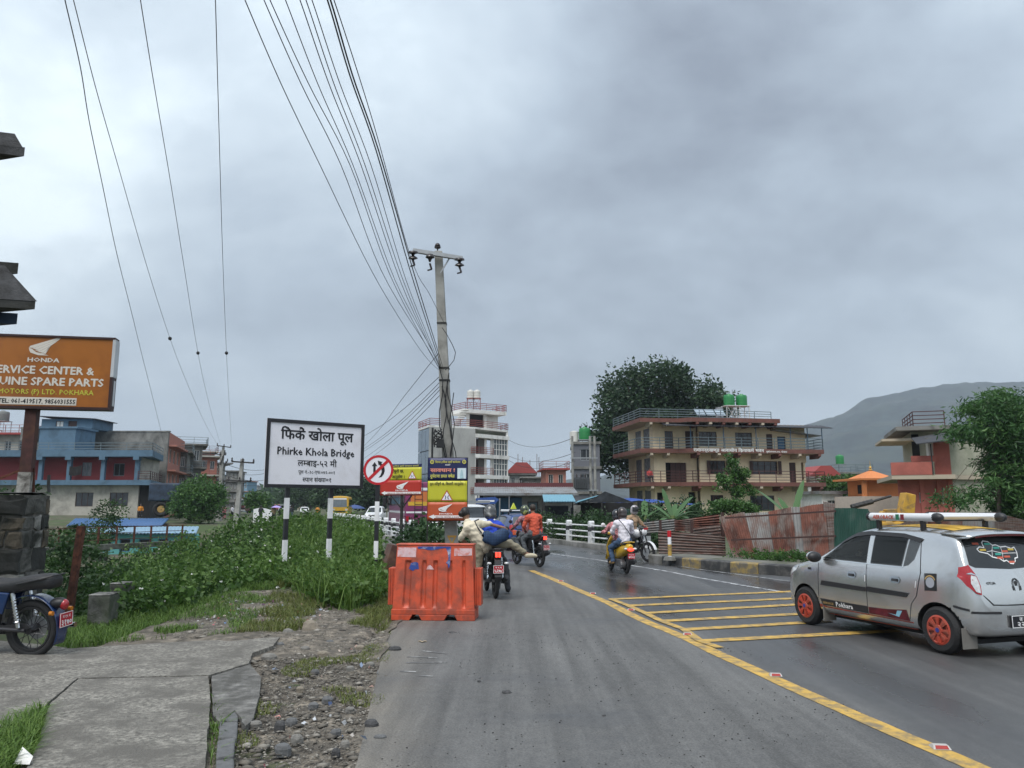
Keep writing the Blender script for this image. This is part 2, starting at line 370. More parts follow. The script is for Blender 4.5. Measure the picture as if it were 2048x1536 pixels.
# --- road: asphalt, wet where the traffic runs
YL = [gnd(*p) for p in [(1062,1141),(1105,1158),(1160,1182),(1215,1205),(1265,1231),(1300,1247),(1345,1265),(1385,1282),(1430,1305),(1500,1336),(1600,1382),(1700,1426),(1800,1470),(1900,1512),(1975,1545),(2150,1622)]]
def yline(y): # x of the yellow line at row y
    a = sorted((p.y,p.x) for p in YL); return float(np.interp(y,[q[0] for q in a],[q[1] for q in a]))
def road():
    rows = []; wet = []; dust = []
    ys = list(np.arange(-8, 32, .33)) + list(np.arange(32.5, 90, 3.0)) + list(np.arange(92, 420, 12))
    us = np.concatenate([np.linspace(0,.30,46), np.linspace(.31,1,40)])
    for y in ys:
        a, b = xr(y); r = []
        for u in us:
            x = a+(b-a)*u; r.append((x, y, 0.0))
            d = x-yline(min(max(y,4),21)) if y < 24 else (2.0 if y > 26 else 1.0)
            w = smooth(-.5,.9,d + .5*fbm(x,y,3,.5)); 
            w *= .80+.20*smooth(8.5,13.5, y+.25*x); w = max(w, .55*smooth(20,26,y))
            wet.append(w); dust.append(smooth(.75,.0,x-a)*(.55+.45*fbm(x,y,5,2.0)) if y < 20 else .0)
        rows.append(r)
    m = MB(); m.grid(rows)
    rm = bpy.data.materials.new('asphalt'); rm.use_nodes = True; nt = rm.node_tree; N = nt.nodes; L = nt.links; b = N['Principled BSDF']
    tc = N.new('ShaderNodeTexCoord')
    def nz(s, d, r=.6, st=(1,1,1)):
        mp = N.new('ShaderNodeMapping'); mp.inputs['Scale'].default_value = st; L.new(tc.outputs['Object'], mp.inputs[0])
        x = N.new('ShaderNodeTexNoise'); x.inputs['Scale'].default_value = s; x.inputs['Detail'].default_value = d; x.inputs['Roughness'].default_value = r; L.new(mp.outputs[0], x.inputs[0]); return x.outputs['Fac']
    def mr(v, a, b_, c, d):
        x = N.new('ShaderNodeMapRange'); L.new(v, x.inputs[0])
        for i,q in zip(('From Min','From Max','To Min','To Max'),(a,b_,c,d)): x.inputs[i].default_value = q
        return x.outputs[0]
    def mul(a, b_, op='MULTIPLY'):
        x = N.new('ShaderNodeMath'); x.operation = op; L.new(a, x.inputs[0])
        if isinstance(b_, float): x.inputs[1].default_value = b_
        else: L.new(b_, x.inputs[1])
        return x.outputs[0]
    wa = N.new('ShaderNodeAttribute'); wa.attribute_name = 'wet'
    patch = nz(.55, 7, .62, (1,.55,1)); grain = nz(55, 4, .75); mid = nz(13, 7, .75, (1,.6,1)); pud = nz(.42, 5, .55, (1.5,.45,1))
    damp = mul(mr(nz(.9,6,.6,(.6,1.3,1)), .50, .72, 0.0, .55), mr(nz(.23,3,.5), .42, .60, 0.0, 1.0)); w = mul(mul(wa.outputs['Fac'], mr(pud, .36, .62, .50, 1.0)), damp, 'MAXIMUM'); w.node.use_clamp = True
    dry = N.new('ShaderNodeMix'); dry.data_type = 'RGBA'; L.new(mr(mul(mul(patch,mid,'ADD'),.5), .36, .64, 0, 1), dry.inputs['Factor'])
    dry.inputs['A'].default_value = (.078,.078,.078,1); dry.inputs['B'].default_value = (.140,.139,.135,1)
    gr = N.new('ShaderNodeMix'); gr.data_type = 'RGBA'; gr.blend_type = 'MULTIPLY'; gr.inputs['Factor'].default_value = 1
    cc = N.new('ShaderNodeCombineColor'); gv = mr(grain, .25, .75, .45, 1.55)
    for i in range(3): L.new(gv, cc.inputs[i])
    da = N.new('ShaderNodeAttribute'); da.attribute_name = 'dust'; ds = N.new('ShaderNodeMix'); ds.data_type = 'RGBA'; L.new(da.outputs['Fac'], ds.inputs['Factor']); L.new(dry.outputs['Result'], ds.inputs['A']); ds.inputs['B'].default_value = (.185,.165,.135,1)
    tk_ = N.new('ShaderNodeMix'); tk_.data_type = 'RGBA'; tk_.blend_type = 'MULTIPLY'; tk_.inputs['Factor'].default_value = 1; cq = N.new('ShaderNodeCombineColor'); tv = mr(nz(1.6,4,.6,(2.6,.10,1)), .34, .66, .74, 1.20)
    for i in range(3): L.new(tv, cq.inputs[i])
    L.new(ds.outputs['Result'], tk_.inputs['A']); L.new(cq.outputs[0], tk_.inputs['B']); L.new(tk_.outputs['Result'], gr.inputs['A']); L.new(cc.outputs[0], gr.inputs['B'])
    wm = N.new('ShaderNodeMix'); wm.data_type = 'RGBA'; L.new(w, wm.inputs['Factor']); L.new(gr.outputs['Result'], wm.inputs['A']); wm.inputs['B'].default_value = (.044,.045,.048,1)
    L.new(wm.outputs['Result'], b.inputs['Base Color'])
    rr = N.new('ShaderNodeMix'); rr.data_type = 'FLOAT'; L.new(w, rr.inputs['Factor']); rr.inputs['A'].default_value = .78; L.new(mr(pud,.36,.62,.34,.09), rr.inputs['B'])
    L.new(rr.outputs['Result'], b.inputs['Roughness'])
    bp = N.new('ShaderNodeBump'); bp.inputs['Distance'].default_value = .01; L.new(mr(w,0,1,.75,.16), bp.inputs['Strength']); L.new(grain, bp.inputs['Height']); L.new(bp.outputs[0], b.inputs['Normal'])
    o = m.build('road', rm, kind='structure', smooth=180)
    a = o.data.attributes.new('wet','FLOAT','POINT'); a.data.foreach_set('value', np.array(wet, dtype=np.float32)); a = o.data.attributes.new('dust','FLOAT','POINT'); a.data.foreach_set('value', np.clip(np.array(dust, dtype=np.float32),0,1))
road()
ypaint = mat('yellow_road_paint', (.52,.325,.065), .6, var=.22, scale=6, stain=(.20,.155,.09), sscale=7, samt=.56, bump=.3, bscale=60)
wpaint = mat('white_road_paint', (.50,.51,.52), .5, var=.15, scale=5, stain=(.06,.06,.065), sscale=5, samt=.62)
def strip(name, pts, w, m, z=.004, kind='structure', parent=None, ws=None):
    mb = MB(); rows = []
    P = []
    for a,b in zip(pts[:-1],pts[1:]):
        k = max(1,int((b-a).length/.25)); P += [a.lerp(b,i/k) for i in range(k)]
    P.append(pts[-1])
    for i,p in enumerate(P):
        d = (P[min(i+1,len(P)-1)]-P[max(i-1,0)]); d.z = 0; d.normalize(); n_ = Vector((d.y,-d.x,0))
        ww = w*(1+.10*noise.noise((p.x*3,p.y*3,1)))
        rows.append([(p.x-n_.x*ww/2, p.y-n_.y*ww/2, z), (p.x+n_.x*ww/2, p.y+n_.y*ww/2, z)])
    mb.grid(rows); return mb.build(name, m, parent, kind=None if parent else kind)
strip('yellow_edge_line', YL, .175, ypaint)
hatch_ends = [((1222,1199),(1592,1183)),((1256,1212),(1600,1197)),((1290,1227),(1606,1209)),((1322,1243),(1612,1228)),((1368,1260),(1660,1243)),((1400,1283),(1800,1262))]
hm = thing('yellow_hatching','','',); 
for k in ('label','category'):
    if k in hm: del hm[k]
hm['kind'] = 'structure'
for a,b in hatch_ends: strip('hatch_stripe', [gnd(*a),gnd(*b)], .21, ypaint, .0085, parent=hm)
strip('yellow_inner_line', [gnd(1222,1199),gnd(1256,1212),gnd(1290,1227),gnd(1322,1243),gnd(1368,1260),gnd(1400,1283),gnd(1440,1297)], .12, ypaint, .0125, parent=hm)
strip('white_lane_line', [gnd(1085,1105),gnd(1125,1110.5),gnd(1203,1121),gnd(1269,1132),gnd(1335,1143),gnd(1400,1156),gnd(1480,1170),gnd(1560,1183),gnd(1640,1195),gnd(1800,1216)], .12, wpaint)
strip('white_edge_line', [gnd(1318,1126),gnd(1400,1139),gnd(1500,1152),gnd(1590,1164),gnd(1700,1176)], .07, wpaint)
# faint old paint streaks near the kerb of the shoulder
old = thing('worn_crossing_paint','',''); [old.__delitem__(k) for k in ('label','category') if k in old]; old['kind'] = 'structure'
wp2 = mat('worn_white_paint', (.42,.42,.41), .7, var=.2, scale=8, stain=(.10,.10,.10), sscale=7, samt=.95)
for a,b in [((845,1302),(893,1308)),((815,1314),(875,1316)),((812,1326),(895,1325)),((800,1343),(832,1344)),((838,1352),(866,1353))]:
    strip('paint_streak', [gnd(*a),gnd(*b)], .05, wp2, .004, parent=old)
# road studs (reflectors) on the yellow line
sm = mat('stud_grey', (.42,.40,.38), .5, var=.2); sr = mat('stud_red', (.30,.035,.03), .25)
for i,(px,py) in enumerate([(1880,1497),(1551,1352),(1375,1270),(1262,1221),(1186,1188),(1122,1163)]):
    p = gnd(px,py); t = thing('road_stud', 'white road stud with red reflector on the yellow line, %s from the camera' % ['nearest','second','third','fourth','fifth','farthest'][i], 'road stud', (p.x,p.y,.006), R(-8), 'road studs along the yellow line')
    one('stud_body', lambda m: m.add([(-.06,-.05,0),(.06,-.05,0),(.06,.05,0),(-.06,.05,0),(-.05,-.022,.022),(.05,-.022,.022),(.05,.022,.022),(-.05,.022,.022)], [(0,3,2,1),(4,5,6,7),(0,1,5,4),(1,2,6,5),(2,3,7,6),(3,0,4,7)]), sm, t)
    one('reflector', lambda m: m.add([(-.045,-.049,.004),(.045,-.049,.004),(.04,-.027,.0225),(-.04,-.027,.0225)], [(0,1,2,3)]), sr, t)

# --- right-hand kerb in yellow and black blocks
ky = mat('kerb_yellow', (.34,.24,.075), .8, var=.25, scale=5, stain=(.13,.115,.09), sscale=5, samt=.72, bump=.3)
kk = mat('kerb_black', (.035,.036,.038), .7, var=.2, scale=5, stain=(.11,.105,.10), sscale=4, samt=.5, bump=.3)
kc = mat('kerb_concrete', (.20,.195,.185), .85, var=.2, scale=3, stain=(.10,.095,.08), sscale=2, samt=.6, bump=.5)
kerb = thing('painted_kerb','',''); [kerb.__delitem__(k) for k in ('label','category') if k in kerb]; kerb['kind'] = 'structure'
KP = [gnd(1297,1125),gnd(1345,1131),gnd(1405,1138),gnd(1470,1143.5),gnd(1530,1148),gnd(1590,1152),gnd(1700,1159),gnd(1900,1170),gnd(2200,1186)]
def kerbs():
    L = [0]; 
    for a,b in zip(KP[:-1],KP[1:]): L.append(L[-1]+(b-a).length)
    def pos(d):
        i = max(0,min(len(L)-2, int(np.searchsorted(L,d))-1)); f = (d-L[i])/(L[i+1]-L[i]); return KP[i].lerp(KP[i+1],f)
    d = 0.0; i = 0; n = 0
    while d < L[-1]-.1 and n < 40:
        w = .85 if i % 2 == 0 else 1.0
        if n == 0: w = .75; mm = kc
        else: mm = ky if i % 2 == 0 else kk
        e = min(d+w, L[-1]); a = pos(d+.006); b = pos(e-.006); u = (b-a).normalized(); q = Vector((-u.y,u.x,0))
        if q.y < 0: q = -q
        h = .25
        m = MB(); f0,f1 = a+Vector((0,0,-.05)), b+Vector((0,0,-.05))
        sect = [(0,0),(0,h-.03+.05),(.03,h+.05),(.30,h+.05),(.30,0)]
        vs = [tuple(f0+q*o+Vector((0,0,z))) for o,z in sect]+[tuple(f1+q*o+Vector((0,0,z))) for o,z in sect]
        m.add(vs, [(4,3,2,1,0),(5,6,7,8,9)]+[(j,(j+1)%5,5+(j+1)%5,5+j) for j in range(5)])
        m.build('kerb_block', mm, kerb)
        d = e; i += 1; n += 1
    # pavement strip behind the kerb
    m = MB(); rows = []
    for k in range(41):
        p = pos(L[-1]*k/40); a = pos(min(L[-1],L[-1]*k/40+.1)); u = (a-p); 
        if u.length < 1e-4: u = KP[-1]-KP[-2]
        u.normalize(); q = Vector((-u.y,u.x,0)); q = q if q.y > 0 else -q
        rows.append([tuple(p+q*.30+Vector((0,0,.235))), tuple(p+q*1.3+Vector((0,0,.23))), tuple(p+q*3.2+Vector((0,0,.12)))])
    m.grid(rows); m.build('pavement', mat('pavement_concrete',(.15,.145,.13),.9,var=.25,scale=2,stain=(.07,.075,.05),sscale=1.2,samt=.6,bump=.5), kind='structure')
kerbs()

# --- bridge: deck edge beams, girder, railings
def brp(s, t, z=0.0): p = SB+DB*s+RB*t; return Vector((p.x,p.y,z))
conc = mat('bridge_concrete', (.26,.255,.24), .85, var=.2, scale=2, stain=(.09,.09,.08), sscale=1.1, samt=.55, bump=.4, bscale=20)
rw = mat('railing_white', (.66,.67,.68), .6, var=.08, scale=6, stain=(.32,.31,.29), sscale=5, samt=.35)
rk = mat('railing_black', (.03,.031,.034), .6, var=.1)
def railing(name, tt, label, s0, s1, n):
    T = thing(name, label, 'railing', brp(s0,tt,0), math.atan2(DB.y,DB.x))
    Ln = s1-s0
    one('kerb_beam', lambda m: m.box(-.3,-.25,-.35,Ln+.3,.25,.20), conc, T, bevel=.02)
    for i in range(n):
        x = Ln*i/(n-1)
        m = MB(); m.box(x-.09,-.11,.20,x+.09,.11,.96)
        m.prism([(-.09,.96),(.09,.96),(.085,1.03),(.05,1.075),(0,1.09),(-.05,1.075),(-.085,1.03)], -.11, .11, 'y', Matrix.Translation((x,0,0)))
        p = m.build('railing_post', rw, T)
        one('black_band', lambda mm: mm.box(x-.094,-.114,.66,x+.094,.114,.84), rk, p)
    for z in (.42,.66,.90): one('rail', lambda m: m.cyl((0,0,z),(Ln,0,z),.032,n=8), rw, T, smooth=40)
railing('bridge_railing', 3.05, 'white bridge railing with black banded posts on the right of the road', -1.2, 52, 23)
railing('bridge_railing', -3.55, 'white bridge railing with black banded posts behind the orange barrier', 1.2, 52, 22)
one('bridge_deck', lambda m: m.prism([tuple(brp(2,-3.9))[:2],tuple(brp(2,3.4))[:2],tuple(brp(50,3.4))[:2],tuple(brp(50,-3.9))[:2]], -.9, -.06), conc, kind='structure')
# --- left: concrete ramp slabs (cast on the ground, z a little above it)
slab = mat('ramp_concrete', (.200,.190,.168), .92, var=.32, scale=30, stain=(.115,.108,.096), sscale=2.6, samt=.60, bump=1.0, bscale=55, stretch=(1,1.0,1))
slabd = mat('ramp_concrete_rough', (.15,.146,.138), .95, var=.3, scale=9, stain=(.07,.068,.062), sscale=3, samt=.6, bump=1.0, bscale=32)
def slabs():
    ramp = thing('concrete_ramp','',''); [ramp.__delitem__(k) for k in ('label','category') if k in ramp]; ramp['kind'] = 'structure'
    def poly(name, pts, z, m, th=.30):
        q = [gnd(a,b,z) for a,b in pts]; rg = []
        for a,b in zip(q,q[1:]+q[:1]):
            k = max(1,int((b-a).length/.07)); rg += [(lambda p: (p.x+.010*noise.noise((p.x*7,p.y*7,1)),p.y+.010*noise.noise((p.x*7,p.y*7,5))))(a.lerp(b,i/k)) for i in range(k)]
        mb = MB(); mb.prism(rg, z-th, z); return mb.build(name, m, ramp)
    poly('ramp_slab', [(-500,1330),(-300,1300),(0,1281),(105,1291),(140,1297),(330,1285),(560,1274),(545,1292),(505,1306),(498,1326),(418,1350),(155,1356),(95,1405),(60,1440),(0,1490),(-300,1640)], .045, slab)
    poly('ramp_slab', [(157,1358),(417,1352),(421,1400),(415,1470),(409,1560),(395,1760),(-60,1760),(30,1590),(70,1500),(90,1440),(100,1407)], .05, slab)
    poly('ramp_slab', [(424,1352),(500,1328),(522,1355),(518,1395),(505,1440),(492,1452),(470,1420),(440,1445),(426,1430)], .03, slabd, .2)
slabs()
# ------------------------------------------------------------------ signs and street furniture
def facing(pl, dl, pr, dr, py=1000):
    a = at(pl,py,dl); b = at(pr,py,dr); d = b-a; return a, b, (a+b)/2, math.atan2(d.y,d.x), math.hypot(d.x,d.y)
def zat(py, Y): return at(1024, py, Y).z
blackp = mat('black_paint', (.014,.014,.018), .45, var=.1); whitep = mat('white_paint', (.78,.78,.80), .5, var=.03, scale=2, stain=(.62,.61,.62), sscale=1.5, samt=.3)
signwhite = mat('sign_white', (.80,.79,.85), .45, var=.02, scale=2, stain=(.70,.68,.72), sscale=2.2, samt=.35)
redp = mat('sign_red', (.50,.012,.02), .4, var=.06); steel = mat('galvanised_steel', (.33,.34,.35), .45, metal=.6, var=.15, scale=8)
darksteel = mat('dark_steel', (.035,.033,.032), .55, metal=.3, var=.3, scale=9)
rust = mat('rust', (.115,.040,.024), .9, var=.35, scale=9, stain=(.05,.022,.016), sscale=4, samt=.6, bump=.5)
def bands(root, name, x, y, z0, z1, w, seq, m2=(blackp, whitep), lean=0.0):
    """square post in painted bands; seq of band tops from the top down"""
    p = one(name, lambda m: m.box(x-w/2,y-w/2,z0,x+w/2,y+w/2,z1), m2[0], root)
    for i,(a,b) in enumerate(seq):
        one('white_band', lambda m: m.box(x-w/2-.002,y-w/2-.002,a,x+w/2+.002,y+w/2+.002,b), m2[1], p)
# bridge name board
a,b,c,rz,W = facing(526,16.2,724,17.6)
bs = thing('bridge_name_board', 'large white bridge name board with black frame on two striped posts', 'sign', (c.x,c.y,0), rz)
zb, zt = zat(975,16.2), zat(836,16.2)
one('panel', lambda m: m.box(-W/2,-.012,zb,W/2,.012,zt), signwhite, bs)
fr = MB(); fw = .075
for q in ((-W/2,zb,W/2,zb+fw),(-W/2,zt-fw,W/2,zt),(-W/2,zb+fw,-W/2+fw,zt-fw),(W/2-fw,zb+fw,W/2,zt-fw)): fr.box(q[0],-.035,q[1],q[2],-.0125,q[3])
fr.build('frame', blackp, bs, bevel=.004)
hgt = zt-zb; ink = mat('sign_ink', (.008,.008,.012), .5, var=0)
def zl(f): return zb+hgt*(1-f)
lettering('िफके^ खोला पूल', .02, zl(.285), W*.74, ink, bs, -.016, .028, height=hgt*.135)
lettering('Phirke Khola Bridge', .0, zl(.515), W*.79, ink, bs, -.016, .026, height=hgt*.105)
lettering('ल<मबाइ-५२ मी', .03, zl(.675), W*.40, ink, bs, -.016, .016, height=hgt*.085)
lettering('पूल नं.-३८-एफ:०७२-००१', .02, zl(.785), W*.37, ink, bs, -.016, .008, height=hgt*.045)
lettering('<सपान सं<खया=१', .03, zl(.905), W*.29, ink, bs, -.016, .016, height=hgt*.06)
for lx, pb in ((-.42*W/2-.05*W,1141),(.40*W/2-.02*W,1157)):
    z1 = zb+.0; bands(bs,'post',lx,.075,-.1,z1,.085,[(z1-.21-.44*(2*k)-.44, z1-.21-.44*(2*k)) for k in range(2)])
    one('bracket', lambda m: m.box(lx-.06,.013,zb+.1,lx+.06,.032,zt-.1), darksteel, bs)
# no-overtaking disc
p = at(757,940,16.6); zc = p.z
nt_ = thing('no_overtaking_sign', 'round red and white no overtaking sign on a striped post', 'sign', (p.x,p.y,0), R(4))
def disc(m, r, y0, y1, n=40): m.prism([(r*math.cos(2*math.pi*i/n), zc+r*math.sin(2*math.pi*i/n)) for i in range(n)], y0, y1, 'y')
pl_ = one('plate', lambda m: disc(m,.315,-.012,-.004), signwhite, nt_)
m = MB(); n = 48
m.add([((r)*math.cos(2*math.pi*i/n), y, zc+r*math.sin(2*math.pi*i/n)) for r,y in ((.318,-.003),(.318,-.017),(.268,-.017),(.268,-.0125)) for i in range(n)],
      [(k*n+i,k*n+(i+1)%n,(k+1)*n+(i+1)%n,(k+1)*n+i) for k in range(3) for i in range(n)])
m.build('red_ring', redp, nt_)
def arrow1(m):
    z=zc-.02; x=-.085
    m.add([(x-.025,-.0145,z-.05),(x+.025,-.0145,z-.05),(x+.025,-.0145,z+.10),(x-.025,-.0145,z+.10)],[(0,1,2,3)])
    m.add([(x-.06,-.0145,z+.10),(x+.06,-.0145,z+.10),(x,-.0145,z+.19)],[(0,1,2)])
one('straight_arrow', arrow1, ink, nt_)
def arrow2(m):
    P=[(.035,-.16),(.08,-.10),(.10,-.03),(.09,.05),(.05,.11),(.02,.14)]
    rows=[[(x-.03,-.0145,zc+z-.005),(x+.035,-.0145,zc+z+.01)] for x,z in P]; m.grid(rows)
    m.add([(-.02,-.0145,zc+.20),(.0,-.0145,zc+.10),(.085,-.0145,zc+.17)],[(0,1,2)])
one('curved_arrow', arrow2, ink, nt_)
one('diagonal_bar', lambda m: m.add([(-.21,-.016,zc-.165),(-.165,-.016,zc-.21),(.21,-.016,zc+.165),(.165,-.016,zc+.21)],[(0,1,2,3)]), redp, nt_)
zz = lambda py: zat(py,16.6)
bands(nt_,'post',-.012,.045,0,zc+.2,.085,[(zz(1042),zz(1003)),(zz(1119),zz(1082)),(0.0,zz(1160))])
one('concrete_footing', lambda m: m.lathe([(.30,-.05),(.26,.06),(.12,.13),(.05,.14)],9), kc, nt_)

# painted wing emblem: swept feathers
WING = [[(0,.36),(.04,.46),(.98,1.0),(.93,.90),(.16,.36)],[(.10,.33),(.16,.355),(.92,.885),(.85,.77),(.24,.28)],[(.17,.25),(.245,.275),(.84,.755),(.76,.64),(.33,.20)],
        [(.24,.17),(.335,.195),(.75,.625),(.66,.51),(.44,.13)],[(.31,.09),(.445,.125),(.65,.495),(.56,.38),(.52,.08)],[(.06,.12),(.02,.24),(.0,.355),(.09,.32),(.23,.15),(.62,.0),(.30,.0)]]
def wing(x, z, w, h, material, parent, y=-.004):
    m = MB()
    for f in WING: m.add([(x+a*w, y, z+b*h) for a,b in f], [tuple(range(len(f)))])
    return m.build('wing_emblem', material, parent)
def narrow_bridge(x, z, s, parent, y):
    q = lambda k,dz=0: [(x-s*k,z-s*.5*k+dz),(x+s*k,z-s*.5*k+dz),(x,z+s*1.2*k+dz)]
    one('warning_triangle', lambda m: m.add([(a,y,b) for a,b in q(1)],[(0,1,2)]), redp2, parent)
    one('triangle_field', lambda m: m.add([(a,y-.002,b) for a,b in q(.76)],[(0,1,2)]), signwhite, parent)
    def sym(m):
        for sg in (-1,1):
            rows = [[(x+sg*(.09+.13*abs(t)**1.6)*s, y-.004, z+(.02+t*.30)*s),(x+sg*(.21+.13*abs(t)**1.6)*s, y-.004, z+(.02+t*.30)*s)] for t in [-1,-.6,-.2,.2,.6,1]]; m.grid(rows)
    one('narrow_symbol', sym, ink, parent)
redp2 = mat('sign_orange_red', (.42,.065,.025), .5, var=.08)
vb = mat('vinyl_blue', (.012,.018,.085), .45, var=.1, scale=3); vy = mat('vinyl_yellow', (.52,.50,.03), .45, var=.07, scale=3); vo = mat('vinyl_orange', (.48,.085,.028), .45, var=.1, scale=3)
vr = mat('vinyl_red', (.44,.030,.018), .45, var=.1, scale=3); ly = mat('letter_yellow', (.62,.58,.12), .5, var=0); lw = mat('letter_white', (.80,.80,.80), .5, var=0); lr = mat('letter_salmon', (.70,.26,.20), .5, var=0)
pale = mat('photo_panel', (.45,.62,.68), .4, var=.1, scale=5)
def vinyl(root, W, z0, z1, cuts, mats, name='vinyl_sheet'):
    m = MB(); zs = [z1-(z1-z0)*c for c in cuts]
    for i in range(len(mats)):
        m.m = i; rows = []
        for k in range(7):
            z = zs[i]+(zs[i+1]-zs[i])*k/6
            rows.append([(-W/2+W*j/12, .006*math.sin(j*1.7+z*5)*(0 if j in (0,12) else 1)*.6, z) for j in range(13)])
        m.grid(rows)
    o = m.build(name, mats, root, smooth=60)
    s = o.modifiers.new('thick','SOLIDIFY'); s.thickness = .004; s.offset = 1
# tall banner on the pole
a,b,c,rz,W = facing(855,17.6,934,17.55,1010)
bn = thing('warning_banner', 'tall blue, yellow and orange warning banner tied to the concrete pole', 'banner', (c.x,c.y,0), rz)
z1, z0 = zat(916,17.6), zat(1041,17.6); hb = z1-z0; Y_ = -.012
vinyl(bn, W, z0, z1, (0,.37,.71,1), (vb,vy,vo))
zf = lambda f: z1-hb*f
lettering('िज<लला ट`ािफक प`हरी काय^ालय', .0, zf(.082), W*.64, ly, bn, Y_, .02, height=hb*.03)
lettering('का<सकी', 0, zf(.125), W*.13, lw, bn, Y_, .01)
lettering('सावधान !', -.13*W, zf(.225), W*.62, lr, bn, Y_, .045, height=hb*.055)
lettering('दुघ^टना ग`<सत <कषेत`', -.13*W, zf(.315), W*.62, ly, bn, Y_, .03, height=hb*.045)
lettering('पुल साँघुरो छ, िव<सतारै जानुहोस ।', 0, zf(.435), W*.90, ink, bn, Y_, .02, height=hb*.038)
for sx,cm in ((-.40,ly),(.42,ly)):
    def ring(m):
        n=20
        m.add([(sx*W+r*math.cos(2*math.pi*i/n), Y_, zf(.065)+r*math.sin(2*math.pi*i/n)) for r in (.045,.028) for i in range(n)], [(i,(i+1)%n,n+(i+1)%n,n+i) for i in range(n)])
        m.add([(sx*W-.018,Y_,zf(.065)-.012),(sx*W+.018,Y_,zf(.065)-.012),(sx*W,Y_,zf(.065)+.022)],[(0,1,2)])
    one('round_emblem', ring, cm, bn)
one('photo_panel', lambda m: m.add([(.25*W,Y_,zf(.335)),(.47*W,Y_,zf(.335)),(.47*W,Y_,zf(.165)),(.25*W,Y_,zf(.165))],[(0,1,2,3)]), mat('pale_panel',(.62,.72,.76),.4,var=.1,scale=8), bn)
one('pale_figure', lambda m: m.add([(.31*W,Y_-.003,zf(.33)),(.41*W,Y_-.003,zf(.33)),(.39*W,Y_-.003,zf(.24)),(.37*W,Y_-.003,zf(.19)),(.35*W,Y_-.003,zf(.19)),(.33*W,Y_-.003,zf(.24))],[tuple(range(6))]), mat('pale_figure',(.38,.55,.60),.5,var=.2,scale=9), bn)
narrow_bridge(-.01, zf(.635), .145, bn, Y_)
wing(-.22*W, zf(.86), W*.36, hb*.125, lw, bn, Y_-.002)
lettering('HONDA', -.03*W, zf(.905), W*.34, lw, bn, Y_-.002, .03, height=hb*.022)
one('print_arrow', lambda m: (m.add([(-.47*W,Y_,zf(.94)),(-.33*W,Y_,zf(.975)),(-.33*W,Y_,zf(.905))],[(0,1,2)]), m.add([(-.33*W,Y_,zf(.960)),(.49*W,Y_,zf(.960)),(.49*W,Y_,zf(.920)),(-.33*W,Y_,zf(.920))],[(0,1,2,3)])), lw, bn)
lettering('SERVICE CENTER & SPARE PARTS', .09*W, zf(.953), W*.76, redp2, bn, Y_-.003, .01, height=hb*.018)
m = MB()
for q in ((-W/2-.012,z0-.75,-W/2+.012,z1+.01),(W/2-.012,z0,W/2+.012,z1+.01)): m.box(q[0],.012,q[1],q[2],.036,q[3])
for zq in (z0,z1): m.box(-W/2,.013,zq-.012,W/2,.035,zq+.012)
m.build('frame', darksteel, bn)
# smaller board behind the disc
a,b,c,rz,W = facing(761,21.0,843,20.6,960)
b2 = thing('service_board', 'yellow and red service centre board behind the round sign', 'sign', (c.x,c.y,0), rz)
z1, z0 = zat(928,20.8), zat(991,20.8); hb = z1-z0; zf = lambda f: z1-hb*f
vinyl(b2, W, z0, z1, (0,.11,.52,1), (vb,vy,vr))
lettering('ट`ािफक प`हरी कायालय का<सकी', .12*W, zf(.09), W*.62, ly, b2, Y_, .01, height=hb*.045)
lettering('साँघुरो छ,', -.10*W, zf(.27), W*.34, ink, b2, Y_, .02, height=hb*.09)
lettering('<ररै जानुहोस ।', -.10*W, zf(.45), W*.38, ink, b2, Y_, .02, height=hb*.09)
narrow_bridge(.28*W, zf(.40), .13, b2, Y_)
wing(-.10*W, zf(.80), W*.30, hb*.24, lw, b2, Y_)
lettering('HONDA', .03*W, zf(.86), W*.30, lw, b2, Y_, .03, height=hb*.045)
one('print_arrow', lambda m: (m.add([(-.47*W,Y_,zf(.92)),(-.37*W,Y_,zf(.985)),(-.37*W,Y_,zf(.855))],[(0,1,2)]), m.add([(-.37*W,Y_,zf(.955)),(.49*W,Y_,zf(.955)),(.49*W,Y_,zf(.885)),(-.37*W,Y_,zf(.885))],[(0,1,2,3)])), lw, b2)
lettering('SERVICE CENTER & SPARE PARTS', .07*W, zf(.945), W*.78, vr, b2, Y_-.003, .01, height=hb*.035)
m = MB(); m.bar((.02,.05,0),(.02,.05,z1),.06); m.bar((.02,.05,z0-.35),(-.30,.03,z0),.03); m.bar((.02,.05,z0-.35),(.32,.03,z0),.03)
for q in ((-W/2,z0),(-W/2,z1-.02)): m.box(q[0],.012,q[1],-q[0],.03,q[1]+.02)
m.build('post', darksteel, b2)

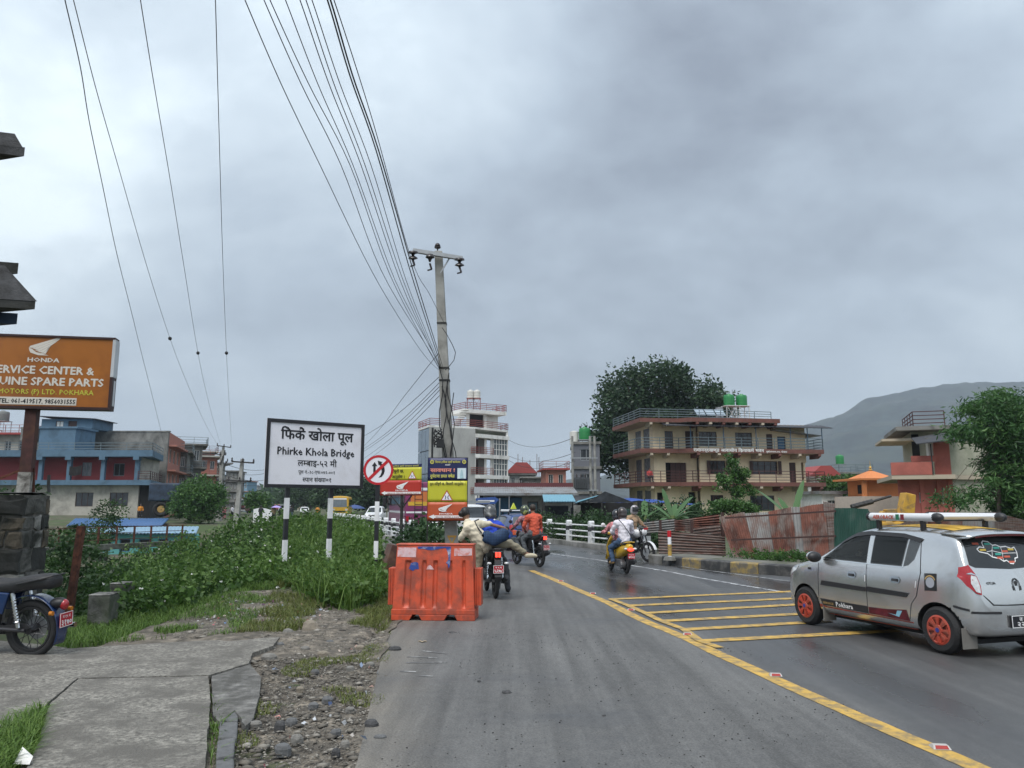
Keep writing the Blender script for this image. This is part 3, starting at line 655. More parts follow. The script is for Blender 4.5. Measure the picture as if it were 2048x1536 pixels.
# orange plastic barrier
ob = mat('orange_plastic', (.54,.075,.028), .5, var=.14, scale=3.5, stain=(.25,.055,.032), sscale=4.5, samt=.55, bump=.12, bscale=14, rvar=.12)
p = gnd(868,1241); bz = thing('water_barrier', 'orange plastic road barrier with torn stickers at the roadside', 'barrier', (p.x,p.y+.22,0), R(-4))
def yfr(z): return -.23+.085*max(0,(z-.17)/.94)
def barrier_body(m):
    xs = list(np.linspace(-.62,.62,94)); zs = [.165,.175,.19]+list(np.linspace(.22,1.04,22))+[1.05,1.08,1.10]
    gro = [(-.47,-.36),(-.20,-.12),(-.02,.06),(.21,.29),(.44,.50)]
    def off(x,z):
        o = 0
        for g0,g1 in gro:
            o = max(o, min(1,max(0,(x-g0)/.018))*min(1,max(0,(g1-x)/.018)))
        return .030*o*smooth(.18,.20,z)*(1-smooth(.85,.88,z))
    taper = lambda z: 1-.055*max(0,(z-.17)/.94)
    front = [[(x*taper(z), yfr(z)+off(x,z), z) for x in xs] for z in zs]
    back = [[(x*taper(z), -yfr(z)-off(x,z), z) for x in xs[::-1]] for z in zs]
    m.grid([a+b+[a[0]] for a,b in zip(front,back)])
    t = front[-1]; b = back[-1]; m.add([t[0],t[-1],b[0],b[-1]],[(0,1,2,3)])
body = one('barrier_body', barrier_body, ob, bz, smooth=30)
one('top_rim', lambda m: m.box(-.60,-.155,1.10,.60,.155,1.125), ob, bz, bevel=.01)
def base(m):
    m.box(-.635,-.25,.085,.635,.25,.163)
    for x0,x1,t in ((-.635,-.36,.05),(-.17,.17,.05),(.37,.635,.05)):
        m.prism([(x0,0),(x1,0),(x1+(t if x1<.6 else 0),.085),(x0-(t if x0>-.6 else 0),.085)],-.25,.25,'y')
one('base', base, ob, bz, bevel=.008)
for sg in (-1,1):
    def tab(m):
        for k in range(3): m.box(sg*(.61+.036*k) if sg>0 else -.61-.036*(k+1)+.001*k,-.12-.005*k,.21,sg*(.645+.036*k) if sg>0 else -.61-.036*k,.12+.005*k,.76)
    one('joint_lug', tab, ob, bz, bevel=.006)
stw = mat('sticker_pink_white', (.60,.42,.44), .5, var=.15, scale=12, stain=(.54,.10,.05), sscale=10, samt=.45); stb = mat('sticker_blue', (.02,.05,.24), .45, var=.2, scale=8, stain=(.55,.55,.58), sscale=6, samt=.35)
def decal(name, pts, material, dy=-.004): one(name, lambda m: m.add([(x, yfr(z)+dy, z) for x,z in pts],[tuple(range(len(pts)))]), material, bz)
decal('worn_sticker',[(-.575,.93),(-.29,.925),(-.285,1.07),(-.575,1.07)],stw); decal('worn_sticker',[(.30,.945),(.575,.955),(.575,1.06),(.30,1.06)],stw)
decal('torn_sticker',[(-.27,1.085),(.25,1.085),(.24,.80),(.22,.76),(.20,.83),(.175,.84),(.215,.90),(.20,1.0),(.17,1.065),(.08,1.055),(-.03,1.03),(-.10,1.035),(-.18,1.05),(-.26,1.05)],stb)
decal('torn_sticker',[(-.39,.755),(-.36,.84),(-.30,.855),(-.25,.845),(-.235,.75),(-.30,.745),(-.325,.72)],stb); decal('torn_sticker',[(-.12,.745),(-.10,.80),(-.06,.81),(-.03,.78),(.0,.745)],stw)
decal('torn_sticker',[(-.09,.30),(-.03,.30),(-.03,.44),(-.055,.53),(-.07,.56),(-.085,.47)],mat('sticker_white',(.66,.60,.60),.6,var=.15,scale=12),.02)

# brown steel cabinet lying tilted behind the barrier
p = at(788,1140,16.4); cb = thing('steel_cabinet', 'brown rusted steel cabinet lying tilted behind the orange barrier', 'cabinet', (p.x,p.y,.22), R(20))
brown = mat('brown_enamel', (.075,.030,.022), .5, var=.25, scale=5, stain=(.16,.08,.05), sscale=4, samt=.4)
T = Matrix.Translation((0,0,.02)) @ Matrix.Rotation(R(18),4,'Y')
one('cabinet_body', lambda m: m.box(-.30,-.25,0,.32,.30,.62,T), brown, cb, bevel=.01)
one('open_lid', lambda m: m.box(-.05,-.30,.66,.62,.28,.69,T @ Matrix.Rotation(R(8),4,'Y')), brown, cb)
one('inner_slats', lambda m: [m.box(-.24+.12*k,-.24,.60,-.17+.12*k,.28,.645,T) for k in range(4)], mat('grey_slats',(.16,.14,.13),.7), cb)

# concrete electricity pole
pc = mat('pole_concrete', (.30,.295,.275), .85, var=.15, scale=3, stain=(.19,.185,.17), sscale=2, samt=.5, bump=.4, bscale=25)
PB = at(908.5,1158,18.0); PT = at(877,503,18.0)
PD = (PT-PB)
def pole_pt(f): return PB+PD*f
ep = thing('electricity_pole', 'leaning concrete electricity pole carrying the banner', 'utility pole', (0,0,0))
m = MB(); U = Vector((1,0,0)); Vv = Vector((0,1,0)); s0,s1 = (.155,.13),(.095,.08)
m.add([tuple(PB+U*sx*s0[0]+Vv*sy*s0[1]-Vector((0,0,.3))) for sx,sy in ((-1,-1),(1,-1),(1,1),(-1,1))]+[tuple(PT+U*sx*s1[0]+Vv*sy*s1[1]) for sx,sy in ((-1,-1),(1,-1),(1,1),(-1,1))],
      [(3,2,1,0),(4,5,6,7),(0,1,5,4),(1,2,6,5),(2,3,7,6),(3,0,4,7)]); m.build('shaft', pc, ep, bevel=.02)
ca, cb_ = at(826,501,17.8), at(925,517,17.8)
one('crossarm', lambda m: m.bar(ca,cb_,.10,.09), steel, ep)
one('arm_brace', lambda m: m.bar(at(899,516,17.85),at(881,546,17.85),.03), steel, ep)
ins = mat('insulator_brown', (.028,.022,.022), .25, var=.1)
for (px,py,kind_) in ((826,503,1),(860,511,0),(919,517,1)):
    q = at(px,py,17.75)
    def insul(m):
        T0 = Matrix.Translation(q)
        if kind_: m.lathe([(.02,.02),(.11,0),(.125,-.04),(.05,-.06),(.03,-.10),(.10,-.14),(.115,-.17),(.03,-.20),(.02,-.24)],12,T0 @ Matrix.Rotation(R(8),4,'X'))
        else: m.lathe([(.02,.04),(.08,.02),(.11,-.05),(.05,-.08),(.03,-.14),(.02,-.16)],12,T0)
        m.bar(q+Vector((0,0,-.2)),q+Vector((.05,-.05,-.36)),.035); m.bar(q+Vector((.05,-.05,-.36)),q+Vector((-.05,-.03,-.38)),.03)
    one('insulator', insul, ins, ep, smooth=50)
q = at(875,502,18); one('insulator', lambda m: m.lathe([(.015,-.02),(.02,.06),(.075,.075),(.08,.11),(.045,.12),(.07,.14),(.05,.18),(.02,.20)],12,Matrix.Translation(q)), ins, ep, smooth=50)
for py in (747,772,655): 
    f = (1158-py)/(1158-503); q = pole_pt(f); w0 = .155-.06*f
    one('strap', lambda m: m.box(q.x-w0-.006,q.y-.135+.05*f-.006,q.z-.02,q.x+w0+.006,q.y+.135-.05*f+.006,q.z+.02), darksteel, ep)
f = (1158-1083)/655; q = pole_pt(f); yq = q.y-.131
tri = lambda k,dy: [(q.x+.11*k,yq-dy,q.z+.09*k),(q.x-.11*k,yq-dy,q.z+.09*k),(q.x,yq-dy,q.z-.13*k)]
one('painted_triangle', lambda m: m.add(tri(1,.002)+tri(.52,.002),[(0,1,4,3),(1,2,5,4),(2,0,3,5)]), mat('paint_orange',(.50,.27,.05),.6,var=.15), ep)
# cable bundle and junction on the pole
cab = mat('cable_black', (.012,.012,.014), .5, var=0)
def bundle(m):
    for k in range(5):
        x0 = [ -.10,.06,.12,-.04,.14][k]; pts = []
        for j in range(9):
            f = .63-.045*j-.02*k; c_ = pole_pt(f); pts.append((c_.x+x0+.07*math.sin(j*1.3+k*2), c_.y-.16-.03*math.cos(j+k), c_.z))
        m.tube(pts,.012,5)
one('cable_bundle', bundle, cab, ep)
def coil(m):
    q = at(879,878,17.7)
    for k in range(7): m.tube([(q.x-.04+.10*math.sin(k*1.9+j*1.1),q.y-.05+.02*k,q.z+.20-.06*j+.03*math.sin(j*2+k)) for j in range(7)],.014,5)
    m.box(q.x-.06,q.y-.05,q.z-.20,q.x+.10,q.y+.08,q.z-.02)
one('cable_coil', coil, cab, ep)
one('loose_loop', lambda m: m.tube([at(*t_,17.8) for t_ in ((884,655),(893,668),(905,690),(911,705),(908,720),(898,733),(890,740))],.009,5), cab, ep)

# ------------------------------------------------------------------ overhead wires
def spl(P, n):
    P = [Vector((*p,0)) for p in P]; out = []
    for i in range(len(P)-1):
        p0 = P[max(i-1,0)]; p1 = P[i]; p2 = P[i+1]; p3 = P[min(i+2,len(P)-1)]
        for k in range(n):
            t = k/n; out.append(.5*((2*p1)+(p2-p0)*t+(2*p0-5*p1+4*p2-p3)*t*t+(3*p1-3*p2+p3-p0)*t**3))
    return out+[P[-1]]
def wire_pts(pix, z0, Y0, z1, Y1, sag, n=6):
    out = []
    for q in spl(pix, n):
        a_ = at(q.x,q.y,1.0); k = a_.z-CAMZ
        lo, hi = min(Y0,Y1)*.6, max(Y0,Y1)*1.15
        g = lambda Y: CAMZ+k*Y-(z0+(z1-z0)*(Y-Y0)/(Y1-Y0)-sag*4*max(0,((Y-Y0)/(Y1-Y0))*(1-(Y-Y0)/(Y1-Y0))))
        for _ in range(40):
            md = (lo+hi)/2
            if g(md) > 0: hi = md
            else: lo = md
        out.append(at(q.x,q.y,(lo+hi)/2))
    return out
def wire(label, pix, z0, Y0, z1, Y1, sag, r, group):
    pts = wire_pts(pix,z0,Y0,z1,Y1,sag)
    d = (pts[0]-pts[1]).normalized()      # carry on out of the frame towards the next pole behind the camera
    if pts[0].y < 12: pts = [pts[0]+d*k for k in (14,7,3)]+pts
    return one('overhead_wire', lambda m: m.tube(pts,r,5), cab, label=label, cat='wire', group=group)
LG = 'power lines on the left'
wire('thin power line farthest left, slanting down to the grey house corner', [(118,-60),(130,0),(160,130),(178,240),(205,370),(232,500),(262,620),(284,710),(303,785),(322,862),(333,905)], 7.2,6.5,5.6,62,.3,.0065,LG)
wire('second power line from the left, knotted above the blue house', [(130,-60),(147,0),(190,170),(240,345),(290,520),(340,677),(380,780),(412,850),(434,888)], 8.2,7.4,8.3,86,.6,.0065,LG)
wire('third power line from the left, ending at the far pole top', [(272,-60),(281,0),(305,150),(338,345),(366,520),(396,706),(420,815),(441,889)], 8.2,7.4,8.3,86,.6,.0065,LG)
wire('fourth power line from the left, nearly vertical in the sky', [(429,-60),(431,0),(437,220),(445,500),(453,706),(458,800),(463,887)], 8.2,7.4,8.3,86,.6,.0065,LG)
for px,py in ((340,677),(396,706),(453,706)):
    q = wire_pts([(px,py),(px+.1,py+.1)],8.2,7.4,8.3,86,.6,1)[0]
    one('line_clamp', lambda m: m.ell(q,.07,8,6), cab, label='small dark clamp on a power line, %s' % {340:'leftmost of three',396:'middle of three',453:'rightmost of three'}[px], cat='clamp', group='line clamps')
ORD = ['first','second','third','fourth','fifth','sixth','seventh','eighth','ninth']
BG = 'cable bundle running to the concrete pole'
bund = [(490,640,330,745,545,838,696),(528,682,330,762,540,858,700),(540,700,330,778,545,866,716),(571,706,330,790,560,872,715),(600,722,330,800,560,876,728),(612,730,330,806,560,880,735),(624,742,330,812,560,882,735),(655,752,300,820,540,884,738),(661,757,300,826,540,888,742)]
for i,(t0,x1,y1,x2,y2,x3,y3) in enumerate(bund):
    wire('%s cable from the left in the bundle sweeping down to the concrete pole' % ORD[i], [(t0-28,-70),(t0,0),((t0+x1)/2-4,y1/2),(x1,y1),(x2,y2),(x3,y3),(882+i%3*2,744+i%2*4)], 5.55+.12*(i%4),5.2,4.93,17.9,.15+.05*(i%3),.0045 if i < 7 else .0075, BG)
wire('cable passing across the pole below its crossarm', [(640,-70),(668,0),(745,240),(820,510),(860,590),(893,655)], 5.9,5.2,6.0,17.8,.1,.005,BG)
SG = 'service wires falling left from the pole'
for i,(x0,y0,x1,y1) in enumerate(((882,700,735,885),(880,752,735,868),(882,762,735,893),(884,768,735,898),(884,775,735,912),(885,785,735,920))):
    wire('%s service wire from the top of those falling left from the pole' % ORD[i], [(x0,y0),((x0+x1)/2,(y0+y1)/2+ (0 if i<1 else 8)),(x1,y1),(x1-160,y1+ (y1-y0)*.75)], 4.9-.1*i if i else 5.5,18,5.2,62,.2,.008,SG)
# ------------------------------------------------------------------ buildings
class Pl:
    """vertical plane frame of a facade: local x along it, local y away from the viewer"""
    def __init__(s, o, rz): s.o = Vector((o[0],o[1])); s.rz = rz; s.u = Vector((math.cos(rz),math.sin(rz))); s.n = Vector((-math.sin(rz),math.cos(rz)))
    def p(s, px, py, yl=0.0):
        a_ = at(px,py,1.0); d = Vector((a_.x,1.0)); t = (yl+s.o.dot(s.n))/d.dot(s.n)
        w = d*t; return (w-s.o).dot(s.u), CAMZ+(a_.z-CAMZ)*t
    def rect(s, r, yl=0.0):
        x0,z1 = s.p(r[0],r[1],yl); x1,z0 = s.p(r[2],r[3],yl); return x0,x1,z0,z1
def wall(root, name, x0, x1, z0, z1, y, holes, m_, th=.2, T=None):
    """wall slab in the x-z plane (front face at y) with real openings"""
    xs = sorted({x0,x1,*[h[0] for h in holes],*[h[1] for h in holes]}); zs = sorted({z0,z1,*[h[2] for h in holes],*[h[3] for h in holes]})
    xs = [x for x in xs if x0-1e-6 <= x <= x1+1e-6]; zs = [z for z in zs if z0-1e-6 <= z <= z1+1e-6]
    m = MB(); V = {}
    def vid(i,j,k):
        if (i,j,k) not in V: V[(i,j,k)] = len(m.v); m.v.append(tuple((T or Matrix()) @ Vector((xs[i], y+(th if k else 0), zs[j]))))
        return V[(i,j,k)]
    def solid(i,j):
        if not (0 <= i < len(xs)-1 and 0 <= j < len(zs)-1): return False
        cx, cz = (xs[i]+xs[i+1])/2, (zs[j]+zs[j+1])/2
        return not any(h[0]-1e-6 < cx < h[1]+1e-6 and h[2]-1e-6 < cz < h[3]+1e-6 for h in holes)
    def F(*q): m.f.append(q); m.mi.append(0)
    for i in range(len(xs)-1):
        for j in range(len(zs)-1):
            if not solid(i,j): continue
            F(vid(i,j,0),vid(i+1,j,0),vid(i+1,j+1,0),vid(i,j+1,0)); F(vid(i,j,1),vid(i,j+1,1),vid(i+1,j+1,1),vid(i+1,j,1))
            if not solid(i-1,j): F(vid(i,j,0),vid(i,j+1,0),vid(i,j+1,1),vid(i,j,1))
            if not solid(i+1,j): F(vid(i+1,j,0),vid(i+1,j,1),vid(i+1,j+1,1),vid(i+1,j+1,0))
            if not solid(i,j-1): F(vid(i,j,0),vid(i,j,1),vid(i+1,j,1),vid(i+1,j,0))
            if not solid(i,j+1): F(vid(i,j+1,0),vid(i+1,j+1,0),vid(i+1,j+1,1),vid(i,j+1,1))
    return m.build(name, m_, root)
glass = mat('window_glass', (.03,.035,.04), .08, var=.3, scale=1.2, spec=.6); glassb = mat('blue_glass', (.09,.13,.17), .08, var=.2, scale=.6, spec=.7)
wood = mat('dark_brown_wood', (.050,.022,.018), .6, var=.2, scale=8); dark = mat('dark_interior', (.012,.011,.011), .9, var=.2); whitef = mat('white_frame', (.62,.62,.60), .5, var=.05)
curtain = mat('grey_curtain', (.20,.20,.21), .9, var=.3, scale=6, stretch=(6,1,.5))
def window(root, h, y, fm=None, pm=None, bars=2, name='window', rec=.08, T=None, cross=0):
    fm = fm or wood; pm = pm or glass; x0,x1,z0,z1 = h; f = .06; m = MB()
    for q in ((x0,z0,x1,z0+f),(x0,z1-f,x1,z1),(x0,z0+f,x0+f,z1-f),(x1-f,z0+f,x1,z1-f)): m.box(q[0],y+rec,q[1],q[2],y+rec+.06,q[3],T)
    for k in range(1,bars): xx = x0+(x1-x0)*k/bars; m.box(xx-.025,y+rec+.002,z0+f,xx+.025,y+rec+.055,z1-f,T)
    for k in range(1,cross+1): zz_ = z0+(z1-z0)*k/(cross+1); m.box(x0+f,y+rec+.004,zz_-.02,x1-f,y+rec+.05,zz_+.02,T)
    w = m.build(name, fm, root)
    one('pane', lambda q: q.box(x0+f,y+rec+.03,z0+f,x1-f,y+rec+.042,z1-f,T), pm, w); return w
def door(root, h, y, dm, T=None, rec=.08):
    x0,x1,z0,z1 = h
    d = one('door', lambda m: (m.box(x0,y+rec,z0,x0+.07,y+rec+.06,z1,T), m.box(x1-.07,y+rec,z0,x1,y+rec+.06,z1,T), m.box(x0+.07,y+rec,z1-.07,x1-.07,y+rec+.06,z1,T)), wood, root)
    one('door_leaf', lambda m: (m.box(x0+.07,y+rec+.03,z0,x1-.07,y+rec+.05,z1-.07,T), m.box(x0+.15,y+rec+.018,z0+.2,x1-.15,y+rec+.03,z0+.9,T), m.box(x0+.15,y+rec+.018,z0+1.05,x1-.15,y+rec+.03,z1-.2,T)), dm, d)
def rails(root, pts, z, h, m_, nr=4, step=1.6, name='balcony_railing', r=.025):
    """railing along a polyline: posts and rails"""
    m = MB(); P = [Vector((p[0],p[1],z)) for p in pts]
    for a,b in zip(P[:-1],P[1:]):
        L = (b-a).length; k = max(1,round(L/step))
        for i in range(k+1): q = a.lerp(b,i/k); m.bar(q,q+Vector((0,0,h)),.05)
        for j in range(nr): dz = Vector((0,0,h*(1-j*.8/max(1,nr-1)) if nr > 1 else h)); m.bar(a+dz,b+dz,2*r)
    return m.build(name, m_, root)
def slab(root, poly, z0, z1, m_, name='floor_slab'): return one(name, lambda m: m.prism(poly,z0,z1), m_, root)
def tank(root, x, y, z, r, h, m_, legs=0, lm=None):
    t = MB(); t.lathe([(r*.96,0),(r,.05*h),(r,.25*h),(r*.97,.27*h),(r,.29*h),(r,.5*h),(r*.97,.52*h),(r,.54*h),(r,.78*h),(r*.9,.88*h),(r*.35,.95*h),(r*.30,h),(0.001,h)],16,Matrix.Translation((x,y,z)))
    o = t.build('water_tank', m_, root, smooth=30)
    if legs:
        m = MB(); k = r*.95
        for a_ in ((-k,-k),(k,-k),(k,k),(-k,k)): m.bar((x+a_[0],y+a_[1],z-legs),(x+a_[0],y+a_[1],z),.06)
        m.box(x-k-.1,y-k-.1,z-.06,x+k+.1,y+k+.1,z); m.bar((x-k,y-k,z-legs),(x+k,y-k,z),.035); m.bar((x+k,y-k,z-legs),(x-k,y-k,z),.035)
        m.build('tank_stand', lm, root)
    return o
cream = mat('cream_plaster', (.82,.69,.48), .85, var=.06, scale=1.2, stain=(.68,.56,.39), sscale=.8, samt=.4, bump=.2, bscale=15)
brick_red = mat('red_brown_paint', (.155,.062,.048), .8, var=.12, scale=1.5, stain=(.11,.045,.035), sscale=1.2, samt=.45)
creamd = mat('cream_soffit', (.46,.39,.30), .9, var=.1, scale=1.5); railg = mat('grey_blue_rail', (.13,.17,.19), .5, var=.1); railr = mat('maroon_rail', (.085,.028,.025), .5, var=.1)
bluep = mat('blue_post_paint', (.045,.115,.20), .5, var=.1); bluedoor = mat('blue_door_paint', (.03,.12,.24), .5, var=.1); tin = mat('grey_tin', (.25,.26,.27), .5, metal=.3, var=.2, scale=3, stain=(.14,.11,.09), sscale=1.2, samt=.4)
darktin = mat('dark_tin', (.035,.036,.042), .6, var=.2, scale=3); greent = mat('green_tank_plastic', (.02,.20,.055), .35, var=.08)
# --- cream three-storey house
P0 = at(1289,950,66.0); F0 = Pl(P0, R(8.7)); gz = .8
ch = thing('cream_house', 'cream three storey house with red balconies and green roof tanks', 'house', (P0.x,P0.y,0), R(8.7))
def bz_(py): return F0.p(1450,py,0)[1]
B = [(bz_(964),bz_(972)),(bz_(897),bz_(905.5)),(bz_(836),bz_(844))]
Wd = F0.p(1651,950,0)[0]; xs1 = F0.p(1360,950,.9)[0]; xs2 = F0.p(1386,950,0)[0]
WY, WL = 1.5, 2.1; xa = F0.p(1307,900,WL)[0]; xb = F0.p(1394,930,WL)[0]; xc = F0.p(1613,930,WY)[0]
DEP = 9.5
for i,(zt_,zb_) in enumerate(B):
    r_ = Wd+.0 if i < 2 else F0.p(1560,840,0)[0]
    poly = [(0,.9),(xs1,.9),(xs2,0),(r_,0),(r_,DEP),(0,DEP)]
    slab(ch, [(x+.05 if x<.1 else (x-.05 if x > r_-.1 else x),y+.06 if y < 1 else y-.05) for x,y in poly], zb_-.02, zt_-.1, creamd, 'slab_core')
    m = MB()
    for a_,b_ in zip(poly[-1:]+poly[:3],poly[:4]):
        m.add([(a_[0],a_[1],zb_),(b_[0],b_[1],zb_),(b_[0],b_[1],zt_),(a_[0],a_[1],zt_)],[(0,1,2,3)])
    m.add([(*p_,zt_) for p_ in poly],[tuple(range(6))]); m.add([(*p_,zb_) for p_ in poly],[tuple(range(5,-1,-1))])
    m.build('balcony_band', brick_red, ch)
    for k in range(7):
        bx = xs2+.6+k*(r_-xs2-1.0)/6
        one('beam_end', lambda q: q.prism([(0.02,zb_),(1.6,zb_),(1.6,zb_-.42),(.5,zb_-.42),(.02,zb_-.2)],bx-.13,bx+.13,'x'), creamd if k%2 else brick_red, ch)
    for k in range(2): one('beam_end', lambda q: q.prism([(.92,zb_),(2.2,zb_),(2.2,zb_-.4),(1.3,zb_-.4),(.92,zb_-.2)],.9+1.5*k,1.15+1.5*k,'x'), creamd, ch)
    if i < 2: rails(ch, [(.05,DEP-.2),(.05,.95),(xs1,.95),(xs2,.05),(r_-.05,.05),(r_-.05,DEP-2)], zt_, .95, railr if i == 0 else railg)
    else: rails(ch, [(.05,DEP-.2),(.05,.95),(xs1,.95),(xs1+4,.95),(r_,1.6)], zt_, .8, railg)
fl = [gz,B[0][0],B[1][0]]; ce = [B[0][1],B[1][1],B[2][1]]
def O(r, y): 
    x0,x1,z0,z1 = F0.rect(r,y); return [x0,x1,z0,z1]
MW = [[O((1377,985,1395,1022),WL)+['d']],[],[]]
left = [[O((1314,985,1328,1030),WL)+['o'],O((1377,984,1393,1030),WL)+['o']], [O((1331,925,1374,963),WL)+['big']], [O((1329,862,1347,900),WL)+['w'],O((1370,862,1388,900),WL)+['d']]]
main = [[O((1421,990,1448,1016),WY)+['w'],O((1500,991,1550,1022),WY)+['w']], [O((1419,921,1452,948),WY)+['s'],O((1504,922,1556,949),WY)+['s'],O((1578,925,1593,962),WY)+['d'],O((1602,925,1617,962),WY)+['o']],
        [O((1397,863,1434,892),WY)+['w'],O((1470,865,1505,893),WY)+['w'],O((1532,868,1546,899),WY)+['d'],O((1554,873,1572,899),WY)+['b']]]
for i in range(3):
    for seg,(x0,x1,y) in ((left[i],(xa,xb,WL)),(main[i],(xb,xc,WY))):
        hs = []
        for h in seg:
            if h[4] in 'dob' or h[4] == 'big': h[2] = fl[i]+.02
            h[3] = min(h[3],ce[i]-.05); hs.append(h[:4])
        wall(ch,'wall',x0,x1,fl[i]-.15,ce[i],y,hs,cream,.22)
        for h in seg:
            k = h[4]; q = h[:4]
            if k == 'w': window(ch,q,y,bars=4,cross=1)
            elif k == 's':
                window(ch,q,y,bars=4,cross=2)
                for sg in (0,1):
                    xx = q[0] if sg == 0 else q[1]
                    one('shutter', lambda m: (m.box(xx-.30 if sg==0 else xx,y-.16,q[2],xx if sg==0 else xx+.30,y-.12,q[3]), [m.box((xx-.26 if sg==0 else xx+.04),y-.165,q[2]+.1+.1*j,(xx-.04 if sg==0 else xx+.26),y-.16,q[2]+.15+.1*j) for j in range(int((q[3]-q[2])/.1)-2)]), wood, ch)
            elif k == 'd': door(ch,q,y,wood)
            elif k == 'b': door(ch,q,y,bluedoor)
            elif k == 'big':
                one('folding_door', lambda m: [m.box(q[0]+(q[1]-q[0])*j/4+.02,y+.1+.03*(j%2),q[2],q[0]+(q[1]-q[0])*(j+1)/4-.02,y+.15+.03*(j%2),q[3]) for j in range(1,4)], wood, ch)
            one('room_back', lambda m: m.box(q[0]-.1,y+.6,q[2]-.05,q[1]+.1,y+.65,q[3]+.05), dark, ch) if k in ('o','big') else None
    # left flank with balcony glazing, right flank, back
    T = Matrix.Translation((xa,0,0)) @ Matrix.Rotation(R(90),4,'Z')
    wall(ch,'side_wall',WL+.22,DEP,fl[i]-.15,ce[i],-.2,[(WL+1.0,WL+2.8,fl[i]+.1,ce[i]-.3),(WL+3.4,WL+5.2,fl[i]+.1,ce[i]-.3)],cream,.2,T)
    for k_ in (1.0,3.4): window(ch,(WL+k_,WL+k_+1.8,fl[i]+.1,ce[i]-.3),-.2,railg,curtain,2,'window',.08,T)
    wall(ch,'side_wall',WY+.22,DEP,fl[i]-.15,ce[i],-(xc-xa),[],cream,.2,T)
    wall(ch,'back_wall',xa+.2,xc-.2,fl[i]-.15,ce[i],DEP-.2,[],cream,.2)
# top-floor tin verandah roof on blue posts
xr0 = F0.p(1330,840,.1)[0]; xr1 = F0.p(1663,842,.1)[0]
def vroof(m):
    rows = []
    for yy,zz_ in ((-.35,B[2][1]-.42),(1.7,B[2][1]+.02)):
        rows.append([(xr0+(xr1-xr0)*j/80,yy,zz_+.02*(j%2)) for j in range(81)])
    m.grid(rows); rows = [[(p_[0],p_[1],p_[2]-.05) for p_ in r_] for r_ in rows]; m.grid(rows)
one('verandah_roof', vroof, darktin, ch)
for px in (1382,1448,1513,1582,1616,1645):
    x,z = F0.p(px,890,.15); one('roof_post', lambda m: m.cyl((x,.15,B[1][0]),(x,.15,B[2][1]-.36),.04,n=6), bluep, ch)
xq = F0.p(1565,870,WY)[0]; xw = F0.p(1632,870,WY)[0]
one('lean_to_roof', lambda m: m.add([(xq-1.2,WY-.6,B[2][1]-.55),(xw,WY-.9,B[2][1]-1.05),(xw,WY+4,B[2][1]-1.05),(xq-1.2,WY+4,B[2][1]-.55),(xq-1.2,WY-.6,B[2][1]-.48),(xw,WY-.9,B[2][1]-.98),(xw,WY+4,B[2][1]-.98),(xq-1.2,WY+4,B[2][1]-.48)],[(3,2,1,0),(4,5,6,7),(0,1,5,4),(1,2,6,5),(2,3,7,6),(3,0,4,7)]), tin, ch)
# roof things
tk = [F0.p(1458,800,3.0)[0], F0.p(1483,800,3.0)[0]]; ztk = F0.p(1470,812,3)[1]; htk = F0.p(1470,788,3)[1]-ztk
for x in tk: tank(ch,x,3.0,ztk,.50,htk,greent,ztk-B[2][0],mat('white_pipe',(.6,.6,.58),.5))
x,z = F0.p(1438,806,2.6); one('steel_tank', lambda m: m.lathe([(.34,0),(.34,1.25),(.05,1.3)],14,Matrix.Translation((x,2.6,B[2][0]))), steel, ch, smooth=40)
for j in range(3):
    x = F0.p(1388+20*j,830,1.6)[0]
    one('solar_panel', lambda m: m.add([(x,.9,B[2][0]+.35),(x+.82,.9,B[2][0]+.35),(x+1.0,2.0,B[2][0]+1.0),(x+.15,2.0,B[2][0]+1.0),(x,.9,B[2][0]+.31),(x+.82,.9,B[2][0]+.31),(x+1.0,2.0,B[2][0]+.96),(x+.15,2.0,B[2][0]+.96)],[(0,1,2,3),(7,6,5,4),(0,4,5,1),(1,5,6,2),(2,6,7,3),(3,7,4,0)]), mat('solar_glass',(.30,.36,.42),.12,var=.15,scale=4), ch)
xl0 = F0.p(1387,900,-.01)[0]; xl1 = F0.p(1528,900,-.01)[0]; xl2 = F0.p(1572,900,-.01)[0]
lwall = mat('lettering_white', (.72,.72,.70), .6, var=0)
lettering('रामानन्दखण्ड आवासीय िक`याकम^ भवन', (xl0+xl1)/2, B[1][1]+.09, xl1-xl0, lwall, ch, -.012, .03, height=.26)
lettering('पुषो<तमनगर-१७, पोखरा', (xl1+xl2)/2+.15, B[1][1]+.06, xl2-xl1-.1, lwall, ch, -.012, .02, height=.14)

# --- five-storey grey and white block behind the pole
A_,B_,C_,D_ = [at(px,950,Y) for px,Y in ((835,115.8),(858,110),(950,112.8),(1016,118))]
gb = thing('apartment_block', 'five storey grey and white apartment block with glass side and red railings', 'building', (0,0,0))
E_ = D_+Vector((-2.5,7,0)); G_ = A_+Vector((3,8,0))
gw = mat('grey_render', (.30,.30,.29), .9, var=.2, scale=.8, stain=(.40,.40,.385), sscale=.35, samt=.6, stretch=(1,1,.4)); ww = mat('white_plaster', (.74,.73,.70), .8, var=.06, scale=.6, stain=(.42,.41,.38), sscale=.5, samt=.35)
railred = mat('red_rail', (.25,.055,.045), .5, var=.1)
ztop = zat(855,111); zs_ = [zat(py,114) for py in (1030,985,945,904,864)]
poly = [tuple(p_)[:2] for p_ in (A_,B_,C_,D_,E_,G_)]
def quadwall(name, a_, b_, z0, z1, m_, th=.3):
    d = (b_-a_); d.z = 0; n_ = Vector((-d.y,d.x,0)).normalized()*th
    one(name, lambda m: m.prism([tuple(a_)[:2],tuple(b_)[:2],tuple(b_+n_)[:2],tuple(a_+n_)[:2]],z0,z1), m_, gb)
quadwall('blank_wall', B_, C_, 0, ztop, gw)
u_ = (A_-B_)
